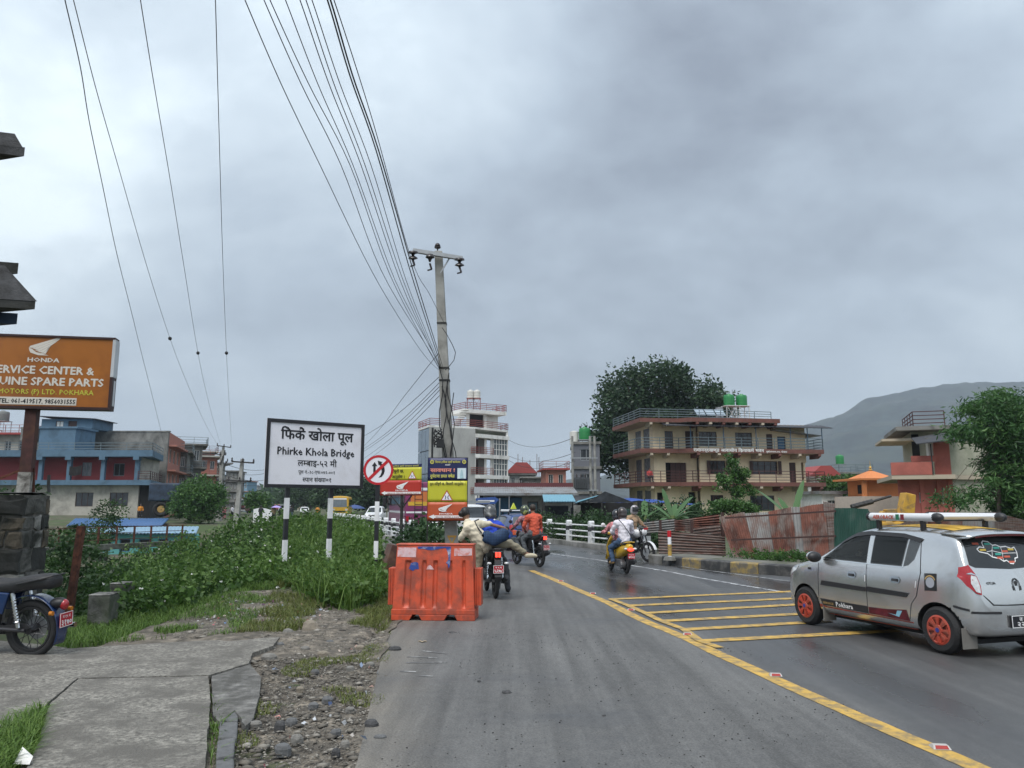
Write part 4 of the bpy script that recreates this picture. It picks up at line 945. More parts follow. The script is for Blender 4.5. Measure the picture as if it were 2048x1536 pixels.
for k in range(5):
    z0 = zs_[0]-4+ (ztop-zs_[0]+4)*k/5; z1 = z0+(ztop-zs_[0]+4)/5-.12
    for j in range(3):
        a2 = B_+u_*(j/3+.01); b2 = B_+u_*((j+1)/3-.01)
        quadwall('glass_panel', b2, a2, z0, z1, glassb, .12)
quadwall('glass_core', A_+Vector((.25,.1,0)), B_+Vector((.25,.1,0)), 0, ztop-.1, dark, .3)
slab(gb, poly, ztop, ztop+.25, ww, 'roof_slab'); rails(gb, [tuple(p_)[:2] for p_ in (G_,A_,B_,C_,D_,E_)], ztop+.25, 1.0, railred, 4, 2.0, 'roof_railing', .04)
CD = D_-C_; nrm = Vector((-CD.y,CD.x,0)).normalized()
for k in range(1,5):
    zt_ = zs_[k]
    slab(gb, [tuple(p_)[:2] for p_ in (C_+Vector((-.6,-.25,0)),C_+nrm*-.3+CD*.1,D_+nrm*-.3,D_+nrm*3)], zt_-.9 if k > 0 else zt_, zt_-.35, ww, 'balcony_slab')
    # glazed bay on the right, recessed door bay on the left
    a2 = C_+CD*.55; b2 = D_-CD*.03; z0 = zs_[k-1]-.35; z1 = zt_-.9
    quadwall('window_bay', a2+nrm*.05, b2+nrm*.05, z0, z1, mat('bay_glass',(.10,.115,.125),.10,var=.25,scale=.7), .1)
    for j in range(6):
        q = a2.lerp(b2,j/5); one('mullion', lambda m: m.bar(Vector((q.x,q.y,z0)),Vector((q.x,q.y,z1)),.10), ww, gb)
    for fz in (.35,.7): one('transom', lambda m: m.bar(Vector((a2.x,a2.y,z0+(z1-z0)*fz)),Vector((b2.x,b2.y,z0+(z1-z0)*fz)),.08), ww, gb)
    for f_ in (.02,.34,.52): q = C_+CD*f_+nrm*.25; one('column', lambda m: m.bar(Vector((q.x,q.y,z0)),Vector((q.x,q.y,z1)),.35), ww, gb)
    quadwall('recess_back', C_+CD*.05+nrm*1.2, C_+CD*.5+nrm*1.2, z0, z1, mat('recess_grey',(.22,.215,.20),.9), .1)
    one('balcony_door', lambda m: m.bar(C_+CD*.18+nrm*1.1+Vector((0,0,z0-C_.z)),C_+CD*.18+nrm*1.1+Vector((0,0,z0+2.2-C_.z)),.9,.1,up=(1,1,0)), wood, gb)
    rails(gb, [tuple(C_-CD*.1+nrm*.1)[:2],tuple(C_+CD*.12-nrm*.2)[:2],tuple(C_+CD*.52-nrm*.2)[:2]], zs_[k-1]-.35, 1.0, railred, 4, 1.4, 'balcony_railing', .035)
quadwall('side_wall', D_, E_, 0, ztop, ww)
# rooftop room, its slab, tanks
a2,b2 = at(931,840,113.5), at(1013,840,117.5); tz0 = ztop+.25; tz1 = zat(827,115); n2 = Vector((-(b2-a2).y,(b2-a2).x,0)).normalized()
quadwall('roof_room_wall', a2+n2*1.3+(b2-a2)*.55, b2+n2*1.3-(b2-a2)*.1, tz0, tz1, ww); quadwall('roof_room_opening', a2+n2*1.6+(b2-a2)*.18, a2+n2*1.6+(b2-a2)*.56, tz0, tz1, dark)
for f_ in (.13,.55): q = a2+(b2-a2)*f_+n2*.9; one('column', lambda m: m.bar(Vector((q.x,q.y,tz0)),Vector((q.x,q.y,tz1)),.45), ww, gb)
slab(gb, [tuple(p_)[:2] for p_ in (a2-(b2-a2)*.04,b2,b2+n2*5,a2+n2*5-(b2-a2)*.04)], tz1, zat(820,115), ww, 'roof_slab')
rails(gb, [tuple(p_)[:2] for p_ in (a2+n2*5,a2,b2,b2+n2*4)], zat(820,115), 1.0, railred, 4, 1.8, 'roof_railing', .04)
one('stair', lambda m: [m.box(*(lambda q: (q.x-.5,q.y-.6,q.z-.12,q.x+.5,q.y+.6,q.z))(at(908+22*j/9,858-38*j/9,112.5))) for j in range(10)], ww, gb)
for px in (941,954): q = at(px,797,116); tank(gb,q.x,q.y,q.z,.52,1.35,mat('cream_tank',(.60,.59,.55),.5,var=.08),q.z-zat(820,115),railred)

# --- row of tin-roofed shops in front of it
Fs = at(966,1000,60); FS = Pl(Fs,R(2)); sh_ = thing('tin_roof_shop', 'low grey shop with red tin roof edge and blue roller shutter', 'shop', (Fs.x,Fs.y,0), R(2))
W_ = FS.p(1150,1000)[0]; ze = FS.p(1000,988)[1]; zr = FS.p(1000,975)[1]; greyw = mat('grey_shop_wall', (.30,.295,.285), .9, var=.15, scale=1, stain=(.17,.165,.15), sscale=.8, samt=.5)
hs = [list(FS.rect((990,994,1045,1030))), list(FS.rect((1056,1003,1078,1030)))]
for h in hs: h[2] = .1
wall(sh_,'wall',0,W_,0,ze,.8,hs,greyw)
one('shutter', lambda m: [m.box(hs[0][0],.9+.02*(j%2),hs[0][2]+j*.09,hs[0][1],.96,hs[0][2]+j*.09+.085) for j in range(int((hs[0][3]-.1)/.09))], mat('shutter_blue',(.018,.10,.19),.45,var=.12,scale=2), sh_)
door(sh_,hs[1],.8,mat('teal_door',(.10,.16,.19),.5))
def sroof(m):
    n = 90; rows = [[(-.7+(W_+.9)*j/n,yy,zz_+.03*(j%2)) for j in range(n+1)] for yy,zz_ in ((-.6,ze+.05),(3.0,zr+.12))]; m.grid(rows)
one('tin_roof', sroof, tin, sh_); one('roof_edge', lambda m: m.box(-.7,2.9,zr+.10,W_+.2,3.1,zr+.45), mat('maroon_tin',(.10,.022,.025),.6,var=.15), sh_)
one('fascia', lambda m: m.box(-.7,-.66,ze-.12,W_+.2,-.6,ze+.06), tin, sh_)
for x in (-.4,.9,2.0): one('awning_post', lambda m: m.cyl((x,-.5,0),(x,-.5,ze),.05,n=6), steel, sh_)
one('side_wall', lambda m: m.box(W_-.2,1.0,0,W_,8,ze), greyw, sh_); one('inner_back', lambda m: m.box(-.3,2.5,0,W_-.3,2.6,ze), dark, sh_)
sgn = at(975,1002,57); s2 = thing('blue_direction_sign', 'small blue pointed sign board left of the shop shutter', 'sign', (sgn.x,sgn.y,0), R(5))
one('board', lambda m: m.prism([(-.85,sgn.z-.22),(.55,sgn.z-.22),(.85,sgn.z+.10),(.55,sgn.z+.30),(-.85,sgn.z+.2)],-.03,.03,'y'), mat('sign_blue',(.03,.08,.28),.4), s2)
one('white_stripe', lambda m: m.box(-.7,-.034,sgn.z-.05,.5,-.031,sgn.z+.06), lw, s2); one('post', lambda m: m.cyl((.9,.05,0),(.9,.05,sgn.z+.2),.05,n=6), steel, s2)
# --- two light-blue tin canopies
ltin = mat('light_blue_tin', (.16,.36,.46), .4, metal=.1, var=.08, scale=3)
for nm,(q0,q1,q2,q3),Y0,Y1,lab in (('tin_canopy',((1088,1003.5),(1152,1003.5),(1145,989.5),(1085,989.5)),50,54,'pale blue sloping tin canopy beside the roller shutter'),('tin_canopy',((1149,1007),(1203,990),(1216,986),(1156,1002)),47,52,'pale blue pitched tin roof over the dark stall')):
    a_ = [at(*q,Y) for q,Y in zip((q0,q1,q2,q3),(Y0,Y0,Y1,Y1))]; c_ = sum(a_,Vector())/4
    t = thing(nm,lab,'canopy',(c_.x,c_.y,0)); o_ = Vector((c_.x,c_.y,0))
    def cr(m):
        n = 40; rows = []
        for f_ in (0,1): l,r = a_[0].lerp(a_[3],f_)-o_, a_[1].lerp(a_[2],f_)-o_; rows.append([tuple(l.lerp(r,j/n)+Vector((0,0,.03*(j%2)))) for j in range(n+1)])
        m.grid(rows); m.grid([[(p_[0],p_[1],p_[2]-.06) for p_ in r_] for r_ in rows])
    one('tin_sheet', cr, ltin, t)
    for q in a_: one('post', lambda m: m.cyl((q.x-o_.x,q.y-o_.y,0),(q.x-o_.x,q.y-o_.y,q.z-.03),.05,n=6), darksteel, t)
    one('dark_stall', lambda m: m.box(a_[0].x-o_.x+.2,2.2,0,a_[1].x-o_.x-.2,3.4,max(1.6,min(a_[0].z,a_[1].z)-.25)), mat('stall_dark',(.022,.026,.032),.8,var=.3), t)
    one('stall_counter', lambda m: m.box(a_[0].x-o_.x+.1,.2,.2,a_[1].x-o_.x-.1,.5,1.1), mat('stall_grey',(.12,.125,.13),.8,var=.2), t)
q = at(1180,1000,45.5); st = thing('open_stall','dark open stall with concrete pillar under the pitched tin roof','stall',(q.x,q.y,0))
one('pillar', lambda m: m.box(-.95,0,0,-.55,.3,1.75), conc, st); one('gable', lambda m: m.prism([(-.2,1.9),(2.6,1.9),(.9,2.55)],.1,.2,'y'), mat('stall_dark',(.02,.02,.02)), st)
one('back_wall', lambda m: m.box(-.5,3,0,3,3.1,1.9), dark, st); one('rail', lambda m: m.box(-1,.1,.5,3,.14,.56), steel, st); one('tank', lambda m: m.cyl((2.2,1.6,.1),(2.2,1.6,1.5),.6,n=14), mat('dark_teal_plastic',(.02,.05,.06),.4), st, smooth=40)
q = at(1290,1007,50); tp = thing('blue_tarpaulin','blue tarpaulin stretched over poles before the cream house','tarpaulin',(q.x,q.y,0))
def tarp(m):
    m.grid([[(-3.0+6.6*j/16,-.8+1.8*i/4,q.z-.05+.38*math.exp(-((j-6)/5)**2)*(1-abs(i-2)/4)+.05*math.sin(j*1.3+i)) for j in range(17)] for i in range(5)])
o = one('tarpaulin_sheet', tarp, mat('tarp_blue',(.015,.06,.28),.5,var=.15,scale=2), tp, smooth=60); s_ = o.modifiers.new('t','SOLIDIFY'); s_.thickness = .015
for x in (-2.8,0,3.2): one('pole', lambda m: m.cyl((x,-.6,.3),(x,-.6,q.z),.04,n=6), darksteel, tp)

# --- generic far house
def house(label, px0, px1, Y, ytop, rz, D, z0, nf, wm, sm_, cols, name='house', cat='house', winm=None, rail=None, tanks=0, overhang=.5, pitched=None, side=True):
    a_ = at(px0,950,Y); b_ = at(px1,950,Y); W = (b_-a_).length/max(.3,math.cos(rz)); t = thing(name,label,cat,(a_.x,a_.y,0),rz)
    z1 = zat(ytop,Y); fh = (z1-z0)/nf; T2 = Matrix.Translation((0,0,0)) @ Matrix.Rotation(R(90),4,'Z')
    for i in range(nf):
        zb_ = z0+fh*i; hs = [((k+.25)*W/cols,(k+.72)*W/cols,zb_+fh*.30,zb_+fh*.76) for k in range(cols)]
        wall(t,'wall',0,W,zb_,zb_+fh-.12,0,hs,wm)
        for h in hs: window(t,h,0,winm or whitef,glass,2)
        slab(t,[(-overhang,-overhang),(W+overhang,-overhang),(W+overhang,D),(-overhang,D)],zb_+fh-.12,zb_+fh+.12,sm_)
        if rail and i < nf-0: rails(t,[(-overhang+.05,D*.6),(-overhang+.05,-overhang+.05),(W+overhang-.05,-overhang+.05),(W+overhang-.05,D*.6)],zb_+fh+.12,.9,rail,3,1.8)
    if side:
        one('side_wall', lambda m: m.box(0,.2,z0,.2,D-.2,z1-.12), wm, t); one('side_wall', lambda m: m.box(W-.2,.2,z0,W,D-.2,z1-.12), wm, t)
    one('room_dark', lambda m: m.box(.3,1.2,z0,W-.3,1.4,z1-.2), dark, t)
    if pitched:
        h = pitched[0]; one('pitched_roof', lambda m: m.prism([(-overhang-.1,z1+.12),(W+overhang+.1,z1+.12),(W*.72,z1+.12+h),(W*.28,z1+.12+h)],-overhang-.1,D,'y'), pitched[1], t)
    for k in range(tanks): tank(t,W*.3+1.3*k,2,z1+1.2,.5,1.2,greent,1.1,steel)
    return t
redroof = mat('red_tin_roof', (.30,.05,.045), .6, var=.15, scale=1); pink = mat('salmon_plaster', (.38,.16,.12), .85, var=.1, scale=1); teal = mat('teal_plaster', (.10,.33,.31), .8, var=.1); bl = mat('blue_plaster', (.085,.155,.225), .8, var=.10, scale=1.2, stain=(.055,.10,.145), sscale=.8, samt=.4)
conc2 = mat('weathered_concrete', (.21,.205,.19), .9, var=.2, scale=.9, stain=(.10,.098,.09), sscale=.7, samt=.6, bump=.3)
house('house with red tin roof between the grey block and the shops', 1018,1068,130, 948, R(0), 8, .5, 3, greyw, greyw, 3, pitched=(1.8,redroof))
house('red roofed house with terrace behind the pale blue canopy', 1092,1132,105, 938, R(3), 8, .5, 2, pink, redroof, 2, rail=railred)
house('low unfinished grey house behind the tin roofed shop', 1046,1092,118, 955, R(0), 8, .5, 2, conc2, conc2, 3)
gs = house('grey metal clad building with green tank and steel poles', 1148,1200,72, 886, R(-3), 8, .6, 3, mat('slate_cladding',(.13,.135,.155),.6,var=.08,scale=.6,stretch=(1,1,9)), conc2, 1, winm=steel, overhang=.15)
q = at(1161,868,73); tank(gs, 1.1, 1.5, zat(879,73), .55, 1.25, greent, .6, steel)
one('cream_tank', lambda m: m.lathe([(.42,0),(.42,1.2),(.1,1.3)],12,Matrix.Translation((.1,1.7,zat(886,72)))), mat('cream_tank'), gs, smooth=40)
for k,(px,Y) in enumerate(((1146,66),(1182,66),(1191,66))):
    q = at(px,1000,Y); one('power_post', lambda m: m.cyl((q.x,q.y,0),(q.x+ (.0),q.y,zat(872,Y)),.13,.10,n=8), pc, label=['left concrete post of the transformer stand','middle concrete post of the transformer stand','right concrete post of the transformer stand'][k], cat='post', group='transformer posts')
q = at(1165,955,65.8); tr = thing('transformer','dark power transformer mounted between concrete posts','transformer',(q.x,q.y,q.z-1.0))
one('tank_body', lambda m: (m.box(-.7,-.35,0,.5,.35,1.0), [m.box(-.66+.16*k,-.5,.1,-.60+.16*k,.5,.9) for k in range(7)]), mat('transformer_grey',(.06,.065,.07),.5), tr); one('bushing', lambda m: [m.lathe([(.05,0),(.09,.05),(.05,.1),(.09,.15),(.03,.3)],8,Matrix.Translation((-.5+.35*k,0,1.0))) for k in range(3)], ins, tr)
one('support_beam', lambda m: (m.box(-1.0,-.2,-.15,1.3,.2,-.02), m.box(-1.0,-.1,2.6,1.3,.0,2.7)), steel, tr)
# ------------------------------------------------------------------ left bank houses
Pb = at(302,950,80); FB = Pl((Pb.x,Pb.y),R(0)); bh = thing('blue_red_house','two storey blue and red house with roof terrace across the river','house',(Pb.x,Pb.y,0),0)
bx = lambda px,py,y=0: FB.p(px,py,y)
xl = bx(-120,950)[0]; redw = mat('dark_red_plaster', (.20,.030,.032), .85, var=.12, scale=1); creamw = mat('off_white_plaster', (.42,.40,.35), .85, var=.12, scale=1, stain=(.26,.25,.22), sscale=.8, samt=.5)
zu0,zu1 = bx(200,970)[1], bx(200,960)[1]; zr0,zr1 = bx(200,913)[1], bx(200,900)[1]; g0 = .6
xr_ = bx(275,950,1.5)[0]
slab(bh,[(xl,0),(0,0),(-2.9,9),(xl,9)],zu0,zu1,bl,'balcony_slab'); slab(bh,[(xl,0),(0,0),(-2.9,9),(xl,9)],zr0,zr1,bl,'roof_slab')
hs = [list(FB.rect((165,925,182,952),1.5)), list(FB.rect((228,927,248,952),1.5))]
wall(bh,'upper_wall',xl,xr_,zu1,zr0,1.5,hs,redw)
for h,c_ in zip(hs,(curtain,dark)): window(bh,h,1.5,railg,c_,2)
hs = [list(FB.rect((152,985,185,1013),.8)), list(FB.rect((220,985,255,1012),.8)), list(FB.rect((60,985,90,1013),.8))]
wall(bh,'lower_wall',xl,bx(276,1000,.8)[0],g0-2,zu0,.8,hs,creamw)
for h in hs: window(bh,h,.8,wood,glass,3)
for px in (80,137,205,273): x = bx(px,940,.3)[0]; one('column', lambda m: (m.box(x-.2,.3,zu1,x+.2,.65,zr0), m.box(x-.3,-.02,zr0-.35,x+.3,.6,zr0)), bl, bh)
one('side_wall', lambda m: m.prism([(xr_,1.7),(xr_+.25,1.7),(-3.2,8.8),(-3.5,8.8)],g0-2,zr0), creamw, bh)
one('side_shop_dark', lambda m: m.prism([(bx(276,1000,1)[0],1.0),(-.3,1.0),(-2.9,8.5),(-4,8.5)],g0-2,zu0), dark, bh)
rails(bh,[(xl,.15),(-.1,.15),(-2.9,8.8)],zr1,.75,railg,3,2.6,'roof_railing',.03); rails(bh,[(bx(275,950)[0],.1),(-.1,.1),(-2.9,8.8)],zu1,.9,railr,4,1.5)
x0,z1_ = bx(80,857,3); x1 = bx(152,857,3)[0]; one('terrace_room', lambda m: (m.box(x0,3,zr1,x1,7,z1_), m.box(x0-.1,2.9,z1_,x1+.25,7.1,z1_+.22)), bl, bh)
x0,z0_ = bx(82,857,6.5); x1,z1_ = bx(186,838,6.5)
wall(bh,'attic_wall',x0,x1,z0_,z1_,6.5,[FB.rect((112,842,126,856),6.5),FB.rect((137,842,153,858),6.5)],bl); window(bh,FB.rect((112,842,126,856),6.5),6.5,wood,whitef,2); window(bh,FB.rect((137,842,153,858),6.5),6.5,wood,wood,1)
one('attic_roof', lambda m: m.add([(x0-.2,6,z1_+.25),(x1+.5,6,z1_-.05),(x1+.5,11,z1_-.05),(x0-.2,11,z1_+.25),(x0-.2,6,z1_+.32),(x1+.5,6,z1_+.02),(x1+.5,11,z1_+.02),(x0-.2,11,z1_+.32)],[(3,2,1,0),(4,5,6,7),(0,1,5,4),(1,2,6,5),(2,3,7,6),(3,0,4,7)]), darktin, bh)
one('attic_side', lambda m: m.box(x0,6.7,z0_,x1,11,z1_), bl, bh)
one('washing', lambda m: m.grid([[(bx(140+i*6,930,.1)[0],.05+.03*math.sin(i*2),bx(140,932+j*9+2*math.sin(i),.1)[1]) for i in range(5)] for j in range(3)]), dark, bh)
# grey blank house behind it
Pg = at(165,900,90); gh_ = thing('blank_grey_house','tall bare cement wall house behind the blue terrace','house',(Pg.x,Pg.y,0),0)
Wg = (at(335,900,90)-Pg).x; zg1 = zat(864,90)
one('cement_wall', lambda m: m.box(0,0,0,Wg,.3,zg1), conc2, gh_); one('parapet', lambda m: m.box(-.1,-.05,zg1,Wg+.1,.35,zg1+.15), conc2, gh_)
T = Matrix.Translation((Wg,.3,0)) @ Matrix.Rotation(R(106),4,'Z')
wall(gh_,'street_wall',0,14,0,zg1,0,[(1+3.2*i,2.6+3.2*i,1+2.9*k,2.6+2.9*k) for i in range(4) for k in range(3)],pink,.2,T)
for i in range(4):
    for k in range(3): window(gh_,(1+3.2*i,2.6+3.2*i,1+2.9*k,2.6+2.9*k),0,whitef,glass,2,T=T)
for k in range(1,4): slab(gh_,[tuple((T @ Vector(p_)))[:2] for p_ in ((0,-.9,0),(14,-.9,0),(14,0,0),(0,0,0))],2.9*k-.1,2.9*k+.1,pink,'balcony_slab')
house('white house with red bands at the far left edge', -60,52,92, 868, R(0), 10, 0, 3, creamw, redroof, 4, rail=railred, overhang=.8)
tw = at(3,855,95); t = thing('tank_tower','grey water tank on a steel tower at the left edge','water tank',(tw.x,tw.y,0)); tank(t,0,0,zat(842,95),.75,1.3,mat('grey_tank',(.16,.17,.16),.6),zat(842,95)-zat(868,95),steel)
house('grey block standing left of the blue house terrace', 33,66,88, 856, R(0), 5, zat(880,88), 1, conc2, conc2, 1, overhang=.05)
house('beige street house with roof plants past the grey house', 336,392,108, 888, R(24), 9, .5, 3, conc2, conc2, 3, rail=railg, overhang=.7)
house('pink street house with balcony and awnings', 376,424,122, 912, R(26), 9, .5, 3, pink, creamw, 3, rail=railred, overhang=.8)
house('pale street house with flat tin canopy', 404,442,140, 926, R(28), 9, .5, 3, creamw, tin, 3, overhang=1.2)
house('bare grey concrete house right behind the blank cement wall', 338,368,100, 903, R(20), 9, .5, 3, conc2, conc2, 2, rail=railg, overhang=.6)
house('stacked grey and cream house above the round tree', 384,420,134, 903, R(26), 9, .5, 4, conc2, creamw, 3, rail=railr, overhang=.6)
house('hazy grey block between the far poles', 452,474,160, 942, R(10), 9, .5, 4, conc2, conc2, 3, overhang=.4)
# riverside huts below
def hut(label, pts, Y0, Y1, rm_, wm, zwall):
    a_ = [at(*p_,Y) for p_,Y in zip(pts,(Y0,Y0,Y1,Y1))]; c_ = sum(a_,Vector())/4; o_ = Vector((c_.x,c_.y,0)); t = thing('tin_hut',label,'hut',(c_.x,c_.y,0))
    def rf(m):
        n = 60; rows = []
        for f_ in (0,1): l,r = a_[0].lerp(a_[3],f_)-o_, a_[1].lerp(a_[2],f_)-o_; rows.append([tuple(l.lerp(r,j/n)+Vector((0,0,.04*(j%2)))) for j in range(n+1)])
        m.grid(rows); m.grid([[(p_[0],p_[1],p_[2]-.08) for p_ in r_] for r_ in rows])
    one('tin_roof', rf, rm_, t); w = (a_[1]-a_[0])
    hs = [((w.x)*(.08+.18*k),(w.x)*(.18+.18*k),a_[0].z-1.3,a_[0].z-.4) for k in range(5)]
    T = Matrix.Translation((a_[0].x-o_.x,a_[0].y-o_.y+.5,0)); wall(t,'wall',0,w.x,zwall,a_[0].z-.05,0,hs,wm,.2,T)
    for h in hs: window(t,h,0,bluep,dark,1,T=T)
    return t
hut('long teal riverside hut with pale blue tin roof', [(178,1067),(392,1067),(398,1053),(170,1055)],56,63, mat('pale_blue_tin',(.22,.36,.48),.4,metal=.1,var=.12,scale=1), teal, -4)
hut('hut with deep blue tin roof behind the teal one', [(132,1052),(322,1052),(338,1037),(150,1037)],64,72, mat('deep_blue_tin',(.05,.13,.30),.4,metal=.1,var=.25,scale=.8), greyw, -4)
# tractor under the trees beside the blue house
q = at(345,1030,78); tr_ = thing('tractor','dark green tractor parked beside the blue house','tractor',(q.x,q.y,.65),R(15))
rub = mat('tyre_rubber', (.018,.018,.019), .85, var=.25, scale=12, bump=.4, bscale=60)
for x,r in ((-1.0,.75),(1.2,.5)):
    for sy in (-.65,.65): w_ = one('wheel', lambda m: m.torus((x,sy,r),r*.75,r*.26,'y',20,8), rub, tr_, smooth=60); one('rim', lambda m: m.cyl((x,sy-.1,r),(x,sy+.1,r),r*.45,n=14), mat('rim_ochre',(.40,.25,.08),.5), w_)
one('hood', lambda m: m.box(-.2,-.35,.75,1.6,.35,1.3), mat('tractor_green',(.02,.10,.05),.45), tr_, bevel=.06); one('cab', lambda m: (m.box(-1.5,-.55,1.0,-.3,.55,1.25), [m.bar((x,y,1.2),(x,y,2.5),.07) for x in (-1.4,-.35) for y in (-.5,.5)], m.box(-1.6,-.65,2.5,-.2,.65,2.6)), darksteel, tr_)
one('trailer_cover', lambda m: m.box(-2.2,-.9,1.5,.6,1.4,3.3), mat('dark_blue_tarp',(.02,.035,.06),.7,var=.3,scale=2), tr_, bevel=.15)

# ------------------------------------------------------------------ near left: pillar, sign, fence remains
stone = [mat('pillar_stone_%s' % c, col, .9, var=.22, scale=5, stain=(.022,.023,.019), sscale=2.2, samt=.72, bump=1.0, bscale=9) for c,col in (('grey',(.15,.145,.135)),('dark',(.04,.041,.04)),('brown',(.14,.115,.085)),('pale',(.32,.31,.29)))]
gp = thing('stone_gate_pillar','mossy stone gate pillar under the orange sign post','pillar',(-7.72,11.6,0),R(4))
one('mortar_core', lambda m: m.box(-.66,-.36,-.5,.62,.36,1.86), mat('dark_mortar',(.10,.095,.085),.95,var=.3,bump=.6), gp)
rs = random.Random(5); z = -.5
def block(m, x0, z0, x1, z1, y, d, ax):
    j = lambda s=.026: rs.uniform(-s,s); bul = rs.uniform(.008,.035)
    f = [(x0+j(),z0+j()),((x0+x1)/2+j(.03),z0+j()),(x1+j(),z0+j()),(x1+j(),(z0+z1)/2+j(.02)),(x1+j(),z1+j()),((x0+x1)/2+j(.03),z1+j()),(x0+j(),z1+j()),(x0+j(),(z0+z1)/2+j(.02))]
    c_ = ((x0+x1)/2,(z0+z1)/2); inn = [(c_[0]+(a_-c_[0])*.75,c_[1]+(b_-c_[1])*.75) for a_,b_ in f]
    P3 = lambda p_,o_: (p_[0],y-o_,p_[1]) if ax == 'f' else (y+o_,p_[0],p_[1])
    vs = [P3(p_,-.02) for p_ in f]+[P3(p_,bul*.6) for p_ in f]+[P3(p_,bul+j(.008)) for p_ in inn]
    m.add(vs, [(i,(i+1)%8,8+(i+1)%8,8+i) for i in range(8)]+[(8+i,8+(i+1)%8,16+(i+1)%8,16+i) for i in range(8)]+[tuple(range(16,24))])
while z < 1.8:
    h = rs.uniform(.20,.36); h = min(h,1.88-z); x = -.70
    while x < .60:
        w = rs.uniform(.20,.50); x2 = min(x+w,.66); x2 = .66 if .66-x2 < .12 else x2
        one('stone', lambda m: block(m,x+.012,z+.012,x2-.012,z+h-.012,-.36,.1,'f'), rs.choice(stone), gp); x = x2
    y = -.38
    while y < .34:
        y2 = min(y+rs.uniform(.2,.4),.38); y2 = .38 if .38-y2 < .1 else y2
        one('stone', lambda m: block(m,y+.012,z+.012,y2-.012,z+h-.012,.62,.1,'s'), rs.choice(stone), gp); y = y2
    z += h
one('rough_cap', lambda m: m.grid([[(-.68+.13*i,-.40+.13*j,1.86+.05*noise.noise((i*.9,j*.9,3))+.03) for i in range(11)] for j in range(7)]), stone[1], gp)
# orange service sign on its post
a_,b_,c_,rz,W = facing(0,12.2,226,12.5,750); u_ = (b_-a_).normalized(); W = 2.45; cc = b_-u_*W/2
hs_ = thing('service_sign','orange illuminated box sign with white winged emblem on a rusty post','sign',(cc.x,cc.y,0),rz)
zt,zb = zat(676,12.5)+.0, zat(821,12.5); orng = mat('sign_orange',(.36,.125,.022),.4,var=.10,scale=1.5,stain=(.25,.085,.02),sscale=1.0,samt=.5)
one('sign_face', lambda m: m.box(-W/2+.03,-.012,zb+.03,W/2-.03,.0,zt-.03), orng, hs_)
one('sign_box', lambda m: m.box(-W/2+.02,.001,zb+.02,W/2-.02,.16,zt-.02), darksteel, hs_)
m = MB(); 
for q in ((-W/2,zb,W/2,zb+.045),(-W/2,zt-.035,W/2,zt),(-W/2,zb+.045,-W/2+.045,zt-.035)): m.box(q[0],-.03,q[1],q[2],.18,q[3])
m.build('frame', mat('maroon_frame',(.035,.014,.014),.5,var=.2), hs_)
one('side_panel', lambda m: m.box(W/2-.035,-.028,zb+.55,W/2+.012,.178,zt-.036), mat('pale_acrylic',(.48,.50,.52),.35,var=.25,scale=3,stretch=(1,1,.3)), hs_)
one('side_panel_lower', lambda m: m.box(W/2-.035,-.028,zb+.046,W/2+.004,.178,zb+.548), mat('maroon_frame'), hs_); one('side_light_strip', lambda m: m.box(W/2+.004,.05,zb+.08,W/2+.010,.13,zb+.50), mat('pale_acrylic'), hs_)
hh = zt-zb; X = lambda px: -W/2+W-((226-px)/226.0)*((b_-a_).length); Zf = lambda f: zt-hh*f
lws = mat('sign_cream_white',(.66,.62,.56),.5,var=.06)
wing(X(52),Zf(.275),X(119)-X(52),hh*.27,lws,hs_,-.0145)
lettering('HONDA',X(83),Zf(.365),X(115)-X(51),lws,hs_,-.0145,.035,height=hh*.052)
lettering('SERVICE CENTER &',X(188),Zf(.525),2.0*.83,lws,hs_,-.0145,.028,height=hh*.098,centre=False) if False else None
def ltr_right(s,xr_,z,w,mt,bold,h,y=-.0145): lettering(s,xr_-w/2,z,w,mt,hs_,y,bold,height=h)
ltr_right('SERVICE CENTER &',X(187),Zf(.525),1.53,lws,.035,hh*.098); ltr_right('GENUINE SPARE PARTS',X(208),Zf(.680),1.93,lws,.035,hh*.098)
ltr_right('BHAGIO MOTORS (P) LTD. POKHARA'[4:],X(190),Zf(.800),1.57,mat('sign_yellow_text',(.52,.50,.06),.5,var=0),.022,hh*.062)
one('phone_strip', lambda m: m.box(X(-8),-.0165,Zf(.945),X(157),-.0125,Zf(.845)), lws, hs_); lettering('TEL: 061-419517, 9856031555',(X(2)+X(155))/2,Zf(.925),X(155)-X(2),ink,hs_,-.0185,.025,height=hh*.055)
pp_ = at(66,900,12.45); lx = (pp_-cc).dot(u_)
one('post', lambda m: m.bar((lx,.10,zat(945,12.45)),(lx,.10,zb),.17,.15), mat('maroon_rust',(.055,.020,.018),.7,var=.3,scale=4,stain=(.09,.035,.02),sscale=3,samt=.4), hs_)
one('post_foot', lambda m: m.bar((lx,.10,1.7),(lx,.10,zat(945,12.45)),.19,.17), mat('chipped_white',(.42,.41,.38),.8,var=.2,scale=8,stain=(.10,.09,.08),sscale=5,samt=.6), hs_)
one('brace', lambda m: (m.bar((lx-.12,.14,1.75),(lx-.02,.14,zat(880,12.45)),.05), m.bar((lx+.13,.12,1.8),(lx+.09,.12,2.3),.03), m.bar((lx-.42,.0,1.8),(lx-.40,.0,2.1),.04), m.bar((lx-.40,.0,2.1),(lx-.06,.1,2.28),.035)), rust, hs_)
one('pillar_rod', lambda m: m.tube([at(98,985,11.4),at(97,968,11.4),at(98,950,11.4)],.022,6), mat('black_white_rod',(.03,.03,.03),.6), label='short dark iron rod standing on the stone pillar', cat='rod')
